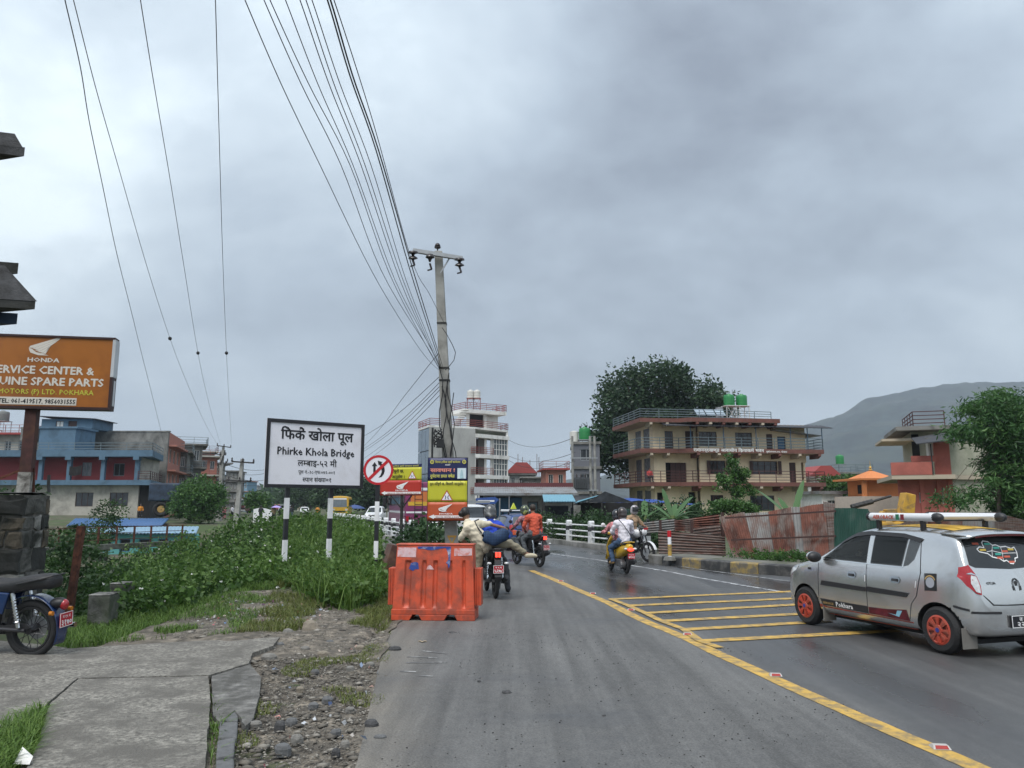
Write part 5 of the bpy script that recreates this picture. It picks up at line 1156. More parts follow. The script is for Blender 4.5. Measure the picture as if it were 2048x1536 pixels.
# tiered roof corner at the far left edge
tr2 = thing('tiered_tower','grey slate roofed tower corner at the left edge of the view','tower',(0,0,0)); slate = mat('roof_slate',(.032,.033,.036),.8,var=.35,scale=6,bump=.5)
q1 = at(54,594,9.0); q0 = at(14,560,9.0)
def diamond(m, tip, r, z0, z1, r1=None):
    r1 = r if r1 is None else r1; cx_, cy_ = tip.x-r, tip.y+.2
    f = lambda q,z: [(cx_+q,cy_,z),(cx_,cy_+q*.3,z),(cx_-q,cy_,z),(cx_,cy_-q*.3,z)]
    m.add(f(r,z0)+f(r1,z1),[(3,2,1,0),(4,5,6,7)]+[(k,(k+1)%4,4+(k+1)%4,4+k) for k in range(4)])
one('slate_roof', lambda m: diamond(m,q1,1.6,q1.z,q0.z+.25,1.15), slate, tr2); one('eave_board', lambda m: diamond(m,q1+Vector((-.02,0,0)),1.6,q1.z-.10,q1.z-.002), stone[1], tr2)
qq = at(17,516,9.2); one('stone_stage', lambda m: diamond(m,qq,1.12,q0.z+.2,qq.z), stone[1], tr2)
ql = at(16,610,9.2); one('blue_stage', lambda m: diamond(m,ql,1.14,q1.z-.24,q1.z-.102), mat('dark_blue_wall',(.012,.03,.06),.7), tr2)
one('shaft', lambda m: diamond(m,qq+Vector((-.5,0,0)),.6,0,at(20,290,9).z), stone[1], tr2)
qt = at(30,280,9.0); qtt = at(18,252,9.0); one('upper_roof', lambda m: (diamond(m,qt,1.2,qt.z-.12,qt.z), diamond(m,qt+Vector((-.03,0,0)),1.17,qt.z+.001,qtt.z,1.05)), slate, tr2)
# rusted angle post, stumps, old footbridge edge with fence
p1,p2 = at(137,1192,12.6), at(160,1052,12.6); rp = thing('rusted_fence_post','leaning rusted angle iron post left of the shrubs','post',(p1.x,p1.y,-.4))
o_ = Vector((p1.x,p1.y,-.4)); one('angle_flange', lambda m: (m.bar(p1-o_+Vector((0,0,-.5)),p2-o_,.09,.02)), rust, rp); one('angle_web', lambda m: m.bar(p1-o_+Vector((.04,.04,-.5)),p2-o_+Vector((.04,.04,0)),.02,.09), rust, rp)
mossc = mat('mossy_concrete',(.12,.12,.11),.95,var=.3,scale=4,stain=(.04,.055,.025),sscale=2,samt=.6,bump=.6)
for (px0,px1,pt,pb,Y,lab,r_) in ((186,222,1187,1252,11.4,'short square concrete stump with pale rim beside the parked motorcycle',6),(228,252,1165,1228,13.2,'dark mossy concrete stump behind the short square stump',-5)):
    a_,b_ = at(px0,pt,Y),at(px1,pb,Y); st_ = thing('concrete_stump',lab,'stump',((a_.x+b_.x)/2,Y,0),R(r_)); w = (b_.x-a_.x)/2
    one('block', lambda m: m.box(-w,-.13,-.8,w,.22,a_.z-.02), mossc, st_, bevel=.015); one('worn_top', lambda m: m.box(-w-.004,-.134,a_.z-.02,w+.004,.224,a_.z), stone[3], st_, bevel=.01)
fb = thing('footbridge_parapet','old concrete footbridge edge with rusty fence posts over the gully','parapet',(0,0,0)); qa,qb = at(60,1102,22.5), at(372,1085,27.5)
one('edge_beam', lambda m: m.bar(qa,qb,.30,.16), mossc, fb); one('lower_beam', lambda m: m.bar(qa+Vector((0,.3,-.7)),qb+Vector((0,.3,-.7)),.35,.5), mat('dark_moss',(.03,.04,.022),.95,var=.4,bump=.6), fb)
for i in range(9):
    q = qa.lerp(qb,(i+.3)/8.6); one('fence_post', lambda m: m.bar(q,q+Vector((0,0,.62)),.05), rust, fb)
for z in (.22,.42,.6): one('fence_rail', lambda m: m.bar(qa+Vector((0,0,z)),qb+Vector((0,0,z)),.02), rust, fb)
for px in (186,70,300): q = at(px,1120,24.5); one('pier', lambda m: m.box(q.x-.2,24.6,-5,q.x+.2,25,q.z+.2), mossc, fb)

# ------------------------------------------------------------------ right side: tin fences, red house, shrine, digger
tr_m = mat('rusted_tin', (.115,.042,.028), .85, var=.30, scale=4, stain=(.17,.15,.135), sscale=2.2, samt=.42, stretch=(1,1,.35)); tg_m = mat('grey_weathered_tin', (.20,.20,.195), .65, metal=.2, var=.2, scale=3, stain=(.13,.06,.04), sscale=2.5, samt=.40, stretch=(1,1,.35)); tgr = mat('green_tin', (.014,.065,.046), .55, var=.2, scale=2, stain=(.06,.10,.08), sscale=2, samt=.3)
tst = mat('streaky_tin', (.18,.165,.15), .7, metal=.1, var=.3, scale=3, stain=(.085,.04,.03), sscale=3, samt=.75, stretch=(.35,1,6))
def tinsheet(root, c0, c1, c2, c3, n, m_, along='h', amp=.022, name='tin_sheet'):
    """corrugated sheet between corners bl, br, tr, tl; ridges run up the sheet ('v') or along it ('h')"""
    mb = MB(); N_ = ((c1-c0).cross(c3-c0)).normalized(); rows = []
    K = n*4
    for j in range(5 if along == 'v' else K+1):
        f = j/(4 if along == 'v' else K); l,r = c0.lerp(c3,f), c1.lerp(c2,f); row = []
        for i in range(K+1 if along == 'v' else 9):
            g = i/(K if along == 'v' else 8); k = (g if along == 'v' else f)*n*2*math.pi
            dent = .03*noise.noise((l.x+g*3,l.z+f*3,l.y))
            row.append(tuple(l.lerp(r,g)+N_*(amp*math.sin(k)+dent)))
        rows.append(row)
    mb.grid(rows); return mb.build(name, m_, root, smooth=80)
FD = [(1440,24.3),(1487,24.0),(1538,23.6),(1582,23.2),(1601,23.0),(1648,22.6),(1668,22.4)]
tf = thing('tin_fence','rusted and grey upright corrugated tin fence leaning along the pavement','fence',(0,0,0))
tops = [1034,1024,1022,1010,1013,1003,1007]; bots = [1114,1116,1118,1120,1121,1124,1126]; bx_ = [1468,1510,1552,1592,1612,1658,1680]
ms = [tr_m,tg_m,tr_m,tg_m,tr_m,tst]
for i in range(6):
    (pa,Ya),(pb,Yb) = FD[i],FD[i+1]; dy = .05*(i%2)
    tinsheet(tf, at(bx_[i]-2,bots[i],Ya-.4+dy), at(bx_[i+1]+2,bots[i+1],Yb-.4+dy), at(pb+2,tops[i+1]+(i*7)%5,Yb+.15+dy), at(pa-2,tops[i]+(i*3)%5,Ya+.15+dy), max(4,int((pb-pa)/4)), ms[i], 'v', .012)
for py0,py1 in ((1036,1022),(1080,1072)):
    one('fence_batten', lambda m: m.bar(at(1450 if py0<1060 else 1462,py0,23.85),at(1672,py1,22.2),.035,.05), wood, tf)
for px,Y in ((1452,24.6),(1560,23.7),(1660,22.8)): q = at(px,1060,Y); one('fence_post', lambda m: m.bar((q.x,Y+.35,.0),(q.x,Y+.35,1.5),.09), wood, tf)
tf2 = thing('horizontal_tin_fence','low fence of rusty corrugated sheets laid sideways behind the guide post','fence',(0,0,0))
tinsheet(tf2, at(1318,1114,25.2), at(1452,1115,24.4), at(1450,1072,24.6), at(1316,1060,25.4), 9, tst, 'h', .02)
tinsheet(tf2, at(1350,1062,26.4), at(1442,1066,25.4), at(1438,1028,25.4), at(1348,1041,26.4), 7, tr_m, 'h', .02)
tinsheet(tf2, at(1276,1068,27.8), at(1349,1062,26.6), at(1349,1037,26.6), at(1278,1045,27.8), 5, tg_m, 'h', .02)
tinsheet(tf2, at(1390,1078,25.6), at(1450,1074,24.9), at(1446,1048,25.0), at(1386,1056,25.7), 4, tst, 'h', .02)
for px,Y in ((1322,25.6),(1385,25.3),(1446,24.9),(1352,26.8)): q = at(px,1060,Y); one('fence_post', lambda m: m.bar((q.x,Y+.1,.0),(q.x,Y+.1,1.25),.08), wood, tf2)
tf3 = thing('green_tin_fence','dark green corrugated tin fence beside the silver car','fence',(0,0,0))
gsx = [(1668,1126,1016,22.3),(1700,1128,1016,21.6),(1735,1132,1018,20.9),(1752,1150,1040,20.2)]
for (pa,ba,ta,Ya),(pb,bb,tb,Yb) in zip(gsx[:-1],gsx[1:]): tinsheet(tf3, at(pa,ba,Ya),at(pb+1,bb,Yb),at(pb+1,tb,Yb),at(pa,ta,Ya),max(4,(pb-pa)//4),tgr,'v',.014)
tf4 = thing('grey_tin_fence','long weathered grey tin fence behind the car roof rack','fence',(0,0,0))
gg = [(1752,1150,1052,25),(1800,1148,1048,25),(1856,1146,1022,25),(1925,1144,1026,24.5),(1990,1144,1024,24),(2060,1146,1044,23.5),(2200,1150,1060,22.5)]
for i,((pa,ba,ta,Ya),(pb,bb,tb,Yb)) in enumerate(zip(gg[:-1],gg[1:])): tinsheet(tf4, at(pa,ba,Ya),at(pb+2,bb,Yb),at(pb+2,tb,Yb),at(pa,ta,Ya),max(5,(pb-pa)//5),(tg_m,tst,tr_m)[i%3],'v',.014)
# guide post
p = gnd(1340,1117,.2); gpst = thing('guide_post','white guide post with red cap and yellow foot on the kerb','guide post',(p.x,p.y,.2)); zt = at(1340,1062,p.y).z-.2
one('shaft', lambda m: m.cyl((0,0,0),(0,0,zt),.055,n=10), whitep, gpst, smooth=40); one('red_cap', lambda m: m.cyl((0,0,zt-.17),(0,0,zt+.01),.058,n=10), redp, gpst, smooth=40); one('yellow_foot', lambda m: m.cyl((0,0,.08),(0,0,.40),.0575,n=10), ypaint, gpst, smooth=40); one('footing', lambda m: m.lathe([(.2,-.05),(.16,.05),(.06,.06)],8), kc, gpst)
# salmon house on the right
Ps = at(1905,960,46); rzs = R(-20); FR = Pl((Ps.x,Ps.y),rzs); rh = thing('salmon_house','salmon red house with planted balcony and flat grey roof at the right','house',(Ps.x,Ps.y,0),rzs)
rp_ = lambda px,py,y=0: FR.p(px,py,y); sal = mat('salmon_red_plaster',(.42,.125,.095),.85,var=.12,scale=1,stain=(.30,.09,.07),sscale=.8,samt=.45); cremw = mat('mossy_cream_plaster',(.38,.37,.29),.85,var=.12,scale=.7,stain=(.26,.27,.20),sscale=.7,samt=.5)
zf1 = rp_(1905,950)[1]; zf2 = rp_(1905,880)[1]; xL = rp_(1802,960)[0]; zg = .4; xW = rp_(1868,900)[0]
h_ = [list(FR.rect((1838,985,1850,1006))),list(FR.rect((1881,975,1889,1008)))]
wall(rh,'lower_wall',xL,0,zg-1,zf1-.25,0,h_,sal); [window(rh,q,0,whitef,glass,1,cross=2) for q in h_]
for px in (1802,1846,1880,1903): x = rp_(px,1000)[0]; one('pilaster', lambda m: m.box(x-.12,-.10,zg-1,x+.12,-.002,zf1-.25), sal, rh)
wall(rh,'upper_wall',xW,0,zf1,zf2,.1,[],sal); one('window', lambda m: (m.box(xW-.25,.3,zf1+1.0,xW-.02,1.2,zf1+2.2),), whitef, rh)
x2 = 7.5
wall(rh,'flank_wall',.02,x2,zg-1,zf1-.02,.25,[],cremw,.2,Matrix.Rotation(R(32),4,'Z')); wall(rh,'flank_wall',.02,x2,zf1+.02,zf2,.25,[],cremw,.2,Matrix.Rotation(R(32),4,'Z'))
slab(rh,[(xL-.6,-1.0),(0,-1.0),(.3,.2),(7,4.6),(7,8),(xL-.6,8)],zf1-.25,zf1,creamd,'floor_slab')
one('balcony_parapet', lambda m: m.box(xL-.6,-1.02,zf1+.001,rp_(1868,960,-1)[0],-.85,zf1+.75), sal, rh); one('balcony_parapet_top', lambda m: m.box(xL+.6,-.4,zf1+.8,xW,-.2,zf1+1.15), sal, rh)
zr_ = rp_(1905,874)[1]
one('tin_awning', lambda m: m.add([(xL+.8,-1.5,zf1+1.75),(xW+1.4,-1.5,zf1+2.0),(xW+1.4,.5,zf1+2.6),(xL+.8,.5,zf1+2.25),(xL+.8,-1.5,zf1+1.81),(xW+1.4,-1.5,zf1+2.06),(xW+1.4,.5,zf1+2.66),(xL+.8,.5,zf1+2.31)],[(3,2,1,0),(4,5,6,7),(0,1,5,4),(1,2,6,5),(2,3,7,6),(3,0,4,7)]), darktin, rh)
one('awning_post', lambda m: m.cyl((xL+1.6,-1,zf1),(xL+1.6,-1,zf1+1.8),.04,n=6), darksteel, rh)
ru0 = rp_(1790,885,2)[0]; xe_ = rp_(1922,865,1)[0]; one('upper_room', lambda m: m.box(rp_(1822,870,2.5)[0],2.5,zf1,xe_-.5,7,zf2+.75), cremw, rh); one('upper_opening', lambda m: m.box(rp_(1822,870,2.4)[0],2.44,zf1+.4,rp_(1830,870,2.4)[0]+.2,2.49,zf2+.6), dark, rh)
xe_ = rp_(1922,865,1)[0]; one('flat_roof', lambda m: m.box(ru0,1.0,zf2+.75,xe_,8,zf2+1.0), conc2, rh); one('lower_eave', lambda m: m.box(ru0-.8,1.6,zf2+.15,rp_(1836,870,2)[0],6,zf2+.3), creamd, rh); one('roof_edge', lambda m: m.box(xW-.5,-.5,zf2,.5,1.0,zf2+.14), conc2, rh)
rails(rh,[(ru0+1.0,1.2),(xe_-.8,1.2)],zf2+1.0,.9,railr,4,1.3,'roof_railing'); rails(rh,[(ru0+1.0,6),(ru0+1.0,1.2)],zf2+1.0,.9,railr,4,1.3,'roof_railing')
# orange shrine with pyramid roof
q = at(1748,1000,58); sr_ = thing('orange_shrine','small orange shrine with pyramid roof and gold finial','shrine',(q.x,q.y,0),R(6)); oran = mat('orange_paint',(.58,.20,.065),.7,var=.1,scale=1.5)
zb_ = zat(985,58); ze = zat(962,58); zp = zat(940,58)
one('plinth', lambda m: m.box(-2.0,-1.8,0,1.8,2,zb_-.3), mat('shrine_band',(.50,.42,.36),.8,var=.1), sr_); one('shrine_room', lambda m: m.box(-1.1,-1.2,zb_-.3,1.5,1.6,ze), oran, sr_)
one('doorway', lambda m: m.box(-1.12,-1.0,zb_-.1,-1.08,.2,ze-.3), dark, sr_); one('column', lambda m: m.box(-1.75,-1.7,zb_-.3,-1.5,-1.45,ze), oran, sr_)
one('pyramid_roof', lambda m: m.add([(-2.0,-1.9,ze),(1.9,-1.9,ze),(1.9,2.1,ze),(-2.0,2.1,ze),(-2.0,-1.9,ze+.14),(1.9,-1.9,ze+.14),(1.9,2.1,ze+.14),(-2.0,2.1,ze+.14),(-1.2,-1.1,ze+.2),(1.1,-1.1,ze+.2),(1.1,1.3,ze+.2),(-1.2,1.3,ze+.2),(-.05,.1,zp)],[(3,2,1,0),(0,1,5,4),(1,2,6,5),(2,3,7,6),(3,0,4,7),(4,5,9,8),(5,6,10,9),(6,7,11,10),(7,4,8,11),(8,9,12),(9,10,12),(10,11,12),(11,8,12)]), oran, sr_)
one('finial', lambda m: m.lathe([(.02,0),(.16,.05),(.05,.14),(.12,.24),(.03,.34),(.01,.75)],10,Matrix.Translation((-.05,.1,zp-.05))), mat('gold',(.55,.38,.10),.35,metal=.7), sr_)
# yellow digger arm behind the fences
q = at(1820,1050,30); dg = thing('excavator','yellow excavator boom and cab behind the tin fences','excavator',(q.x,q.y,0)); ye = mat('digger_yellow',(.48,.27,.03),.5,var=.2,scale=3,stain=(.14,.10,.06),sscale=2,samt=.4); D2 = lambda px,py,Y=30: at(px,py,Y)-Vector((q.x,q.y,0))
def seg(m, pts, w):
    for a_,b_ in zip(pts[:-1],pts[1:]): m.bar(a_,b_,w[0],w[1])
one('boom', lambda m: seg(m,[D2(1742,1060),D2(1770,1027),D2(1792,1026),D2(1800,1060)],(.3,.32)), ye, dg, bevel=.03); one('counter_arm', lambda m: m.prism([(D2(1795,1040).x,D2(1795,1040).z),(D2(1806,985).x,D2(1806,985).z),(D2(1826,990).x,D2(1826,990).z),(D2(1822,1045).x,D2(1822,1045).z)],-.25,.25,'y'), ye, dg, bevel=.03)
one('hydraulic_ram', lambda m: (m.cyl(D2(1703,1014),D2(1745,1003),.10,n=8), m.cyl(D2(1745,1003),D2(1782,992),.05,n=8)), darksteel, dg); one('body', lambda m: m.box(-1.6,-.3,.2,.3,1.6,1.1), ye, dg, bevel=.06)
one('track', lambda m: m.box(-1.8,-.5,0,.6,1.8,.25), rub, dg, bevel=.08)
# scattered houses beyond
house('white hut with flat tin roof left of the shrine', 1641,1684,60, 985, R(4), 4, .3, 1, ww, tin, 1, name='hut', cat='hut', overhang=.3)
house('grey house with green tank below the hill', 1682,1738,95, 946, R(5), 8, .3, 2, conc2, conc2, 3, rail=railg, tanks=1)
house('red roofed house just right of the cream house', 1625,1672,88, 955, R(5), 8, .3, 2, ww, ww, 2, pitched=(1.2,redroof))
house('dark tin roofed shed between hut and shrine', 1690,1735,64, 996, R(4), 5, .2, 1, mat('shed_brown',(.10,.075,.06),.9), tin, 2, name='shed', cat='shed')
# wires between the right-hand buildings
for i,(a_,b_,s_) in enumerate(((at(1018,880,112),at(1146,876,68),.9),(at(1018,912,112),at(1150,905,68),.8),(at(1018,921,112),at(1150,922,68),.9))):
    pts = [a_.lerp(b_,k/14)-Vector((0,0,s_*4*(k/14)*(1-k/14))) for k in range(15)]
    one('overhead_wire', lambda m: m.tube(pts,.025,4), cab, label=['highest','middle','lowest'][i]+' wire strung from the apartment block to the transformer posts', cat='wire', group='wires by the apartment block')
for i,px in enumerate((1036,1045,1060,1074,1078)):
    q = at(px,940,140); one('column_rod', lambda m: [m.cyl((q.x+.15*k,q.y+.1*k,0),(q.x+.15*k,q.y+.1*k,zat(908+6*(i%3),140)),.05,n=5) for k in range(1)], rust, label='bare reinforcing rod above the grey houses, number %s from the left' % ['one','two','three','four','five'][i], cat='rod', group='reinforcing rods')
# ------------------------------------------------------------------ hills, far town, vegetation
def hill():
    sil = [(900,985),(1150,962),(1300,935),(1450,905),(1560,876),(1600,859),(1666,836),(1731,802),(1764,792),(1797,787),(1851,773),(1884,766),(1906,768),(1950,763),(2048,764),(2200,770),(2400,800),(2700,860)]
    xs = list(np.linspace(900,2700,330)); rows = []; K = 56
    for j in range(K+1):
        f = j/K; row = []
        for px in xs:
            py = float(np.interp(px,[s[0] for s in sil],[s[1] for s in sil])); top = at(px,py,1900); foot = at(px,1000,900)
            if f <= .75: g = f/.75; p = Vector((foot.x+(top.x-foot.x)*g, 900+1000*g, -3+(top.z+3)*(g**1.25)))
            else: g = (f-.75)/.25; p = Vector((top.x*(1+.2*g),1900+500*g,top.z*(1-.9*g)))
            n_ = noise.fractal((p.x*.012,p.y*.012,0),1,2,5); rg = 1-abs(noise.noise((p.x*.0045,p.y*.002,7)))*2; p.z += (n_*12+(rg-.4)*38*math.sin(min(1,f/.75)*math.pi)**.7)*min(1,f*6) if f < .74 else n_*9; row.append(tuple(p))
        rows.append(row)
    m = MB(); m.grid(rows); m.build('hill', mat('hill_forest',(.012,.021,.018),.95,var=.49,scale=.05,bump=1.0,bscale=.10,stain=(.032,.042,.028),sscale=.010,samt=.45), kind='structure', smooth=180)
hill()
def clumps(ell, nclump, per, spread, seed, hollow=.45):
    g = np.random.default_rng(seed); out = []; tone = []
    vol = np.array([e[3]*e[4]*e[5] for e in ell]); pr = vol**.75/np.sum(vol**.75)
    for i in g.choice(len(ell), nclump, p=pr):
        e = ell[i]; d = g.normal(size=3); d /= np.linalg.norm(d); r = (hollow+(1-hollow)*g.random()**.5)*(.88+.24*g.random())
        c = np.array(e[:3])+d*np.array(e[3:6])*r; k = int(per*(.5+g.random()))
        out.append(c+np.clip(g.normal(size=(k,3)),-1.7,1.7)*spread*(.6+.8*g.random())*np.array([1,1,.75])); tone.append(np.full(k,.15+.7*g.random()))
    return np.concatenate(out), np.concatenate(tone)
def ellpx(L, Y, dy=None):
    out = []
    for (px,py,rx,ry) in L:
        p = at(px,py,Y); s = Y/FPX; out.append((p.x,p.y,p.z,rx*s,(dy or rx*s),ry*s))
    return out
def tree(name, label, base, ell, nclump, per, spread, lsize, lm, seed, trunk_r=.2, cat='tree', bark=None, droop=0.0, asp=1.9, group=None, limbs=14, up=.35, hollow=.45):
    t = thing(name,label,cat,tuple(base),0,group); b = np.array(base)
    P,tone = clumps(ell,nclump,per,spread,seed,hollow); V,F,tn = leaves(P-b,lsize,up,asp,tone,droop,seed)
    obj('crown', npmesh('crown',V,F,lm,tn), t)
    rr = random.Random(seed); m = MB(); top = max(ell,key=lambda e: e[2]); c = Vector(top[:3])-Vector(base); k = 7
    m.tube([Vector((c.x*f*f+.15*math.sin(f*5),c.y*f*f,c.z*f)) for f in [i/k for i in range(k+1)]],0,8,[trunk_r*(1.15-.95*i/k) for i in range(k+1)])
    for j in range(limbs):
        e = rr.choice(ell); q = Vector(e[:3])-Vector(base)+Vector((rr.uniform(-.6,.6)*e[3],rr.uniform(-.6,.6)*e[4],rr.uniform(-.2,.6)*e[5])); f = rr.uniform(.3,.75); s = Vector((c.x*f*f,c.y*f*f,c.z*f)); md = s.lerp(q,.5)+Vector((0,0,.1*(q-s).length))
        m.tube([s,md,q],0,5,[trunk_r*.45*(1.1-f),trunk_r*.3*(1.1-f),trunk_r*.08])
    m.build('trunk', bark or mat('bark',(.085,.07,.055),.95,var=.3,scale=6,bump=.6), t); return t
dkleaf = leafmat('dark_leaf',[(.012,.030,.014),(.022,.052,.022),(.040,.078,.030)],.5,.15); mdleaf = leafmat('mid_leaf',[(.022,.060,.015),(.052,.125,.027),(.10,.19,.045)],.5,.25); bamleaf = leafmat('bamboo_leaf',[(.024,.070,.020),(.055,.140,.036),(.115,.215,.062)],.5,.25); brleaf = leafmat('bright_leaf',[(.030,.085,.015),(.065,.150,.025),(.12,.22,.045)],.5,.3)
farleaf = leafmat('far_leaf',[(.018,.040,.018),(.032,.066,.026),(.05,.095,.035)],.7,.1)
q = at(1300,1000,82)
tree('banyan_tree','huge dark green tree behind the cream house',(q.x,82,.8), ellpx([(1258,778,55,44),(1318,766,62,40),(1378,790,58,42),(1425,818,34,30),(1238,818,42,42),(1228,872,44,46),(1290,835,70,45),(1350,835,60,35),(1203,898,24,36),(1262,905,42,40),(1215,925,26,30)],82,3.6), 520, 56, .62, .40, dkleaf, 3, .55, limbs=26)
q = at(1470,1030,45)
tree('young_tree','young light green tree in front of the cream house',(q.x,45,.6), ellpx([(1464,930,14,20),(1452,958,17,13),(1480,952,17,17),(1498,978,14,10),(1444,978,12,8),(1474,985,14,9)],45), 62, 52, .14, .15, mdleaf, 4, .07, asp=1.7, limbs=10, hollow=.15)
q = at(1465,1045,40)
tree('garden_shrub','leafy green shrub above the leaning tin sheets',(q.x,40,.4), ellpx([(1446,1012,22,10),(1475,1014,26,12),(1495,1022,20,10),(1428,1024,16,9)],40), 60, 60, .15, .14, mdleaf, 5, .05, 'shrub', limbs=8, hollow=.1)
q = at(1990,1010,36)
tree('bamboo_grove','large feathery bamboo clump at the right edge',(q.x,36,.3), ellpx([(1962,812,24,20),(2005,808,34,26),(2002,856,56,44),(1935,862,26,14),(2045,850,66,66),(2014,925,40,44),(2050,940,54,70),(2030,1000,36,38),(2060,1010,50,50),(2110,900,60,120),(1962,960,16,9),(1900,1002,18,10),(1930,985,16,6)],36,1.5), 620, 56, .24, .26, bamleaf, 6, .10, 'bamboo', droop=.75, asp=4.5, limbs=30, up=.1)
q = at(400,1040,74)
tree('roadside_tree','round green tree beside the far electricity poles',(q.x,74,.6), ellpx([(400,985,36,26),(395,1015,44,32),(372,1005,26,26),(425,1000,24,28)],74,2.0), 190, 46, .34, .27, mdleaf, 8, .22)
q = at(512,1030,110); tree('roadside_tree','small green tree left of the bridge name board',(q.x,110,.6), ellpx([(508,1002,16,14),(520,1008,18,12)],110), 60, 40, .4, .36, mdleaf, 9, .15)
for i,(px,py,rx,ry,Y,lab) in enumerate(((655,985,26,22,150,'dim tree behind the yellow bus'),(700,975,30,28,140,'dim tall tree right of the yellow bus'),(735,985,26,26,130,'dim tree just left of the round sign'),(620,988,24,18,170,'dim tree left of the yellow bus'),(585,990,18,14,190,'faint tree under the name board'),(795,985,24,20,135,'dim tree behind the small service board'))):
    q = at(px,1020,Y); tree('distant_tree',lab+' across the bridge',(q.x,Y,.6), ellpx([(px,py,rx,ry),(px-rx*.5,py+ry*.5,rx*.7,ry*.7),(px+rx*.5,py+ry*.4,rx*.7,ry*.7)],Y,3), 110, 40, .6, .55, farleaf, 20+i, .25, group='trees across the bridge', limbs=6)
q = at(1660,1010,75); tree('roadside_tree','mid green tree between the cream house and the shrine',(q.x,75,.4), ellpx([(1668,975,24,18),(1690,972,22,16)],75,1.5), 90, 44, .32, .3, mdleaf, 12, .15)
# banana plants
banm = leafmat('banana_leaf',[(.045,.10,.035),(.075,.155,.055),(.12,.22,.085)],.4,.3)
def banana(label, base, specs, seed):
    t = thing('banana_plant',label,'plant',tuple(base)); rr = random.Random(seed)
    one('stem', lambda m: m.tube([(0,0,-.3),(0,0,.6),(.02,0,1.1)],.09,8), mat('banana_stem',(.12,.16,.05),.6,var=.2), t)
    for (az,L,lift,w) in specs:
        d = Vector((math.cos(R(az)),math.sin(R(az)),0)); rows = []; V = []; K = 12
        s = Vector((-d.y,d.x,0))
        for j in range(K+1):
            f = j/K; p = Vector((0,0,.9))+d*(L*f*(1-.12*f))+Vector((0,0,L*(lift*f-.62*f*f*(1.1-lift*.55)))); ww_ = w*math.sin(math.pi*min(1,(.06+.94*f)))**.6*(1 if f > .12 else .12+f*4); jag = 1-.25*rr.random()*(j%2)
            rows.append([tuple(p-s*ww_*jag+Vector((0,0,.10*w))),tuple(p),tuple(p+s*ww_*jag+Vector((0,0,.10*w)))])
        mb = MB(); mb.grid(rows); o = mb.build('leaf', banm, t, smooth=180); a = o.data.attributes.new('tone','FLOAT','POINT'); a.data.foreach_set('value',[rr.uniform(.2,.9)]*len(o.data.vertices))
q = at(1345,1040,33); banana('banana plant with arching leaves above the railing end',(q.x,33,.2),[(95,1.6,1.15,.13),(40,1.7,.95,.14),(160,2.2,.55,.14),(20,1.8,.62,.14),(190,2.4,.45,.13),(-20,1.6,.55,.14),(130,1.5,.85,.13),(70,1.3,.9,.13),(-60,1.3,.5,.14),(230,1.4,.4,.14),(175,1.6,.8,.12),(5,1.4,.9,.12)],1)
q = at(1585,1030,29); banana('banana plant standing up behind the rusted tin fence',(q.x,29,.25),[(50,1.55,1.25,.14),(135,1.6,1.05,.15),(10,1.5,.8,.13),(175,1.7,.45,.12),(100,1.1,1.1,.13),(200,1.4,.3,.12),(340,1.3,.45,.13),(25,1.2,.55,.12),(155,1.2,.75,.12)],2)
q = at(1290,1050,36); banana('low banana plant with drooping leaf left of the tall one',(q.x,36,.2),[(150,1.8,.5,.17),(20,1.4,.8,.18),(80,1.3,1.0,.18),(200,1.4,.4,.16)],3)

# --- undergrowth on the left bank: leafy shrubs, tall grass, white flowers
def interp(L, x): return np.interp(x,[a for a,b in L],[b for a,b in L])
TOPS = [(205,1160),(225,1140),(260,1114),(330,1104),(400,1088),(440,1066),(480,1050),(560,1043),(640,1036),(700,1042),(760,1058),(800,1062),(860,1052)]
BOTS = [(205,1215),(260,1222),(330,1212),(400,1200),(470,1182),(560,1172),(600,1185),(640,1196),(700,1205),(770,1185),(860,1130)]
def bank_points(n, x0, x1, seed, back=1.0, pw=1.0):
    g = np.random.default_rng(seed); px = x0+(x1-x0)*g.random(n); f = g.random(n)**pw; t = interp(TOPS,px)+5*np.sin(px*.13)+4*np.sin(px*.31+1); b = interp(BOTS,px); py = b+(t-b)*f
    P = np.empty((n,3))
    for i in range(n):
        yb = min(20,gnd(px[i],b[i],.15).y); Y = yb+(26-yb)*f[i]**1.3+g.normal()*.25*back; p = at(px[i],py[i],Y); P[i] = (p.x,p.y,p.z)
    return P, f
P,f = bank_points(2500,215,757,21); nz_ = np.array([noise.noise((p[0]*1.1,p[1]*.6,4))+.6*noise.noise((p[0]*2.7,p[1]*1.5,8)) for p in P]); P[:,2] += .30*nz_; P = P[nz_ > -.55]; nz_ = nz_[nz_ > -.55]
g_ = np.random.default_rng(3); big = np.repeat(P,16,axis=0)+g_.normal(size=(len(P)*16,3))*np.array([.16,.16,.12]); csz = .055+.075*g_.random(len(P))**1.5; tn = np.repeat(np.clip(.30+.5*nz_+.35*(g_.random(len(P))-.5)+.05*(P[:,0]+5),0,1),16)
V,F,t_ = leaves(big,np.repeat(csz,16),.35,1.7,tn,0,22); obj('undergrowth', npmesh('undergrowth',V,F,leafmat('weed_leaf',[(.024,.058,.013),(.066,.138,.026),(.14,.24,.052)],.5,.3),t_), kind='stuff')
sel = g_.choice(len(big),200); fl_ = big[sel]+np.array([0,-.12,.08]); fl_ = fl_[fl_[:,0] < -4.2]
V,F,t_ = leaves(np.repeat(fl_,4,axis=0),.035,.5,1.1,None,0,5); obj('white_flowers', npmesh('white_flowers',V,F,mat('petal_white',(.75,.75,.72),.6,var=0),t_), kind='stuff')
P,f = bank_points(30,240,300,23); P = P[P[:,2] > .35]; yb = np.repeat(P,24,axis=0)+g_.normal(size=(len(P)*24,3))*.14
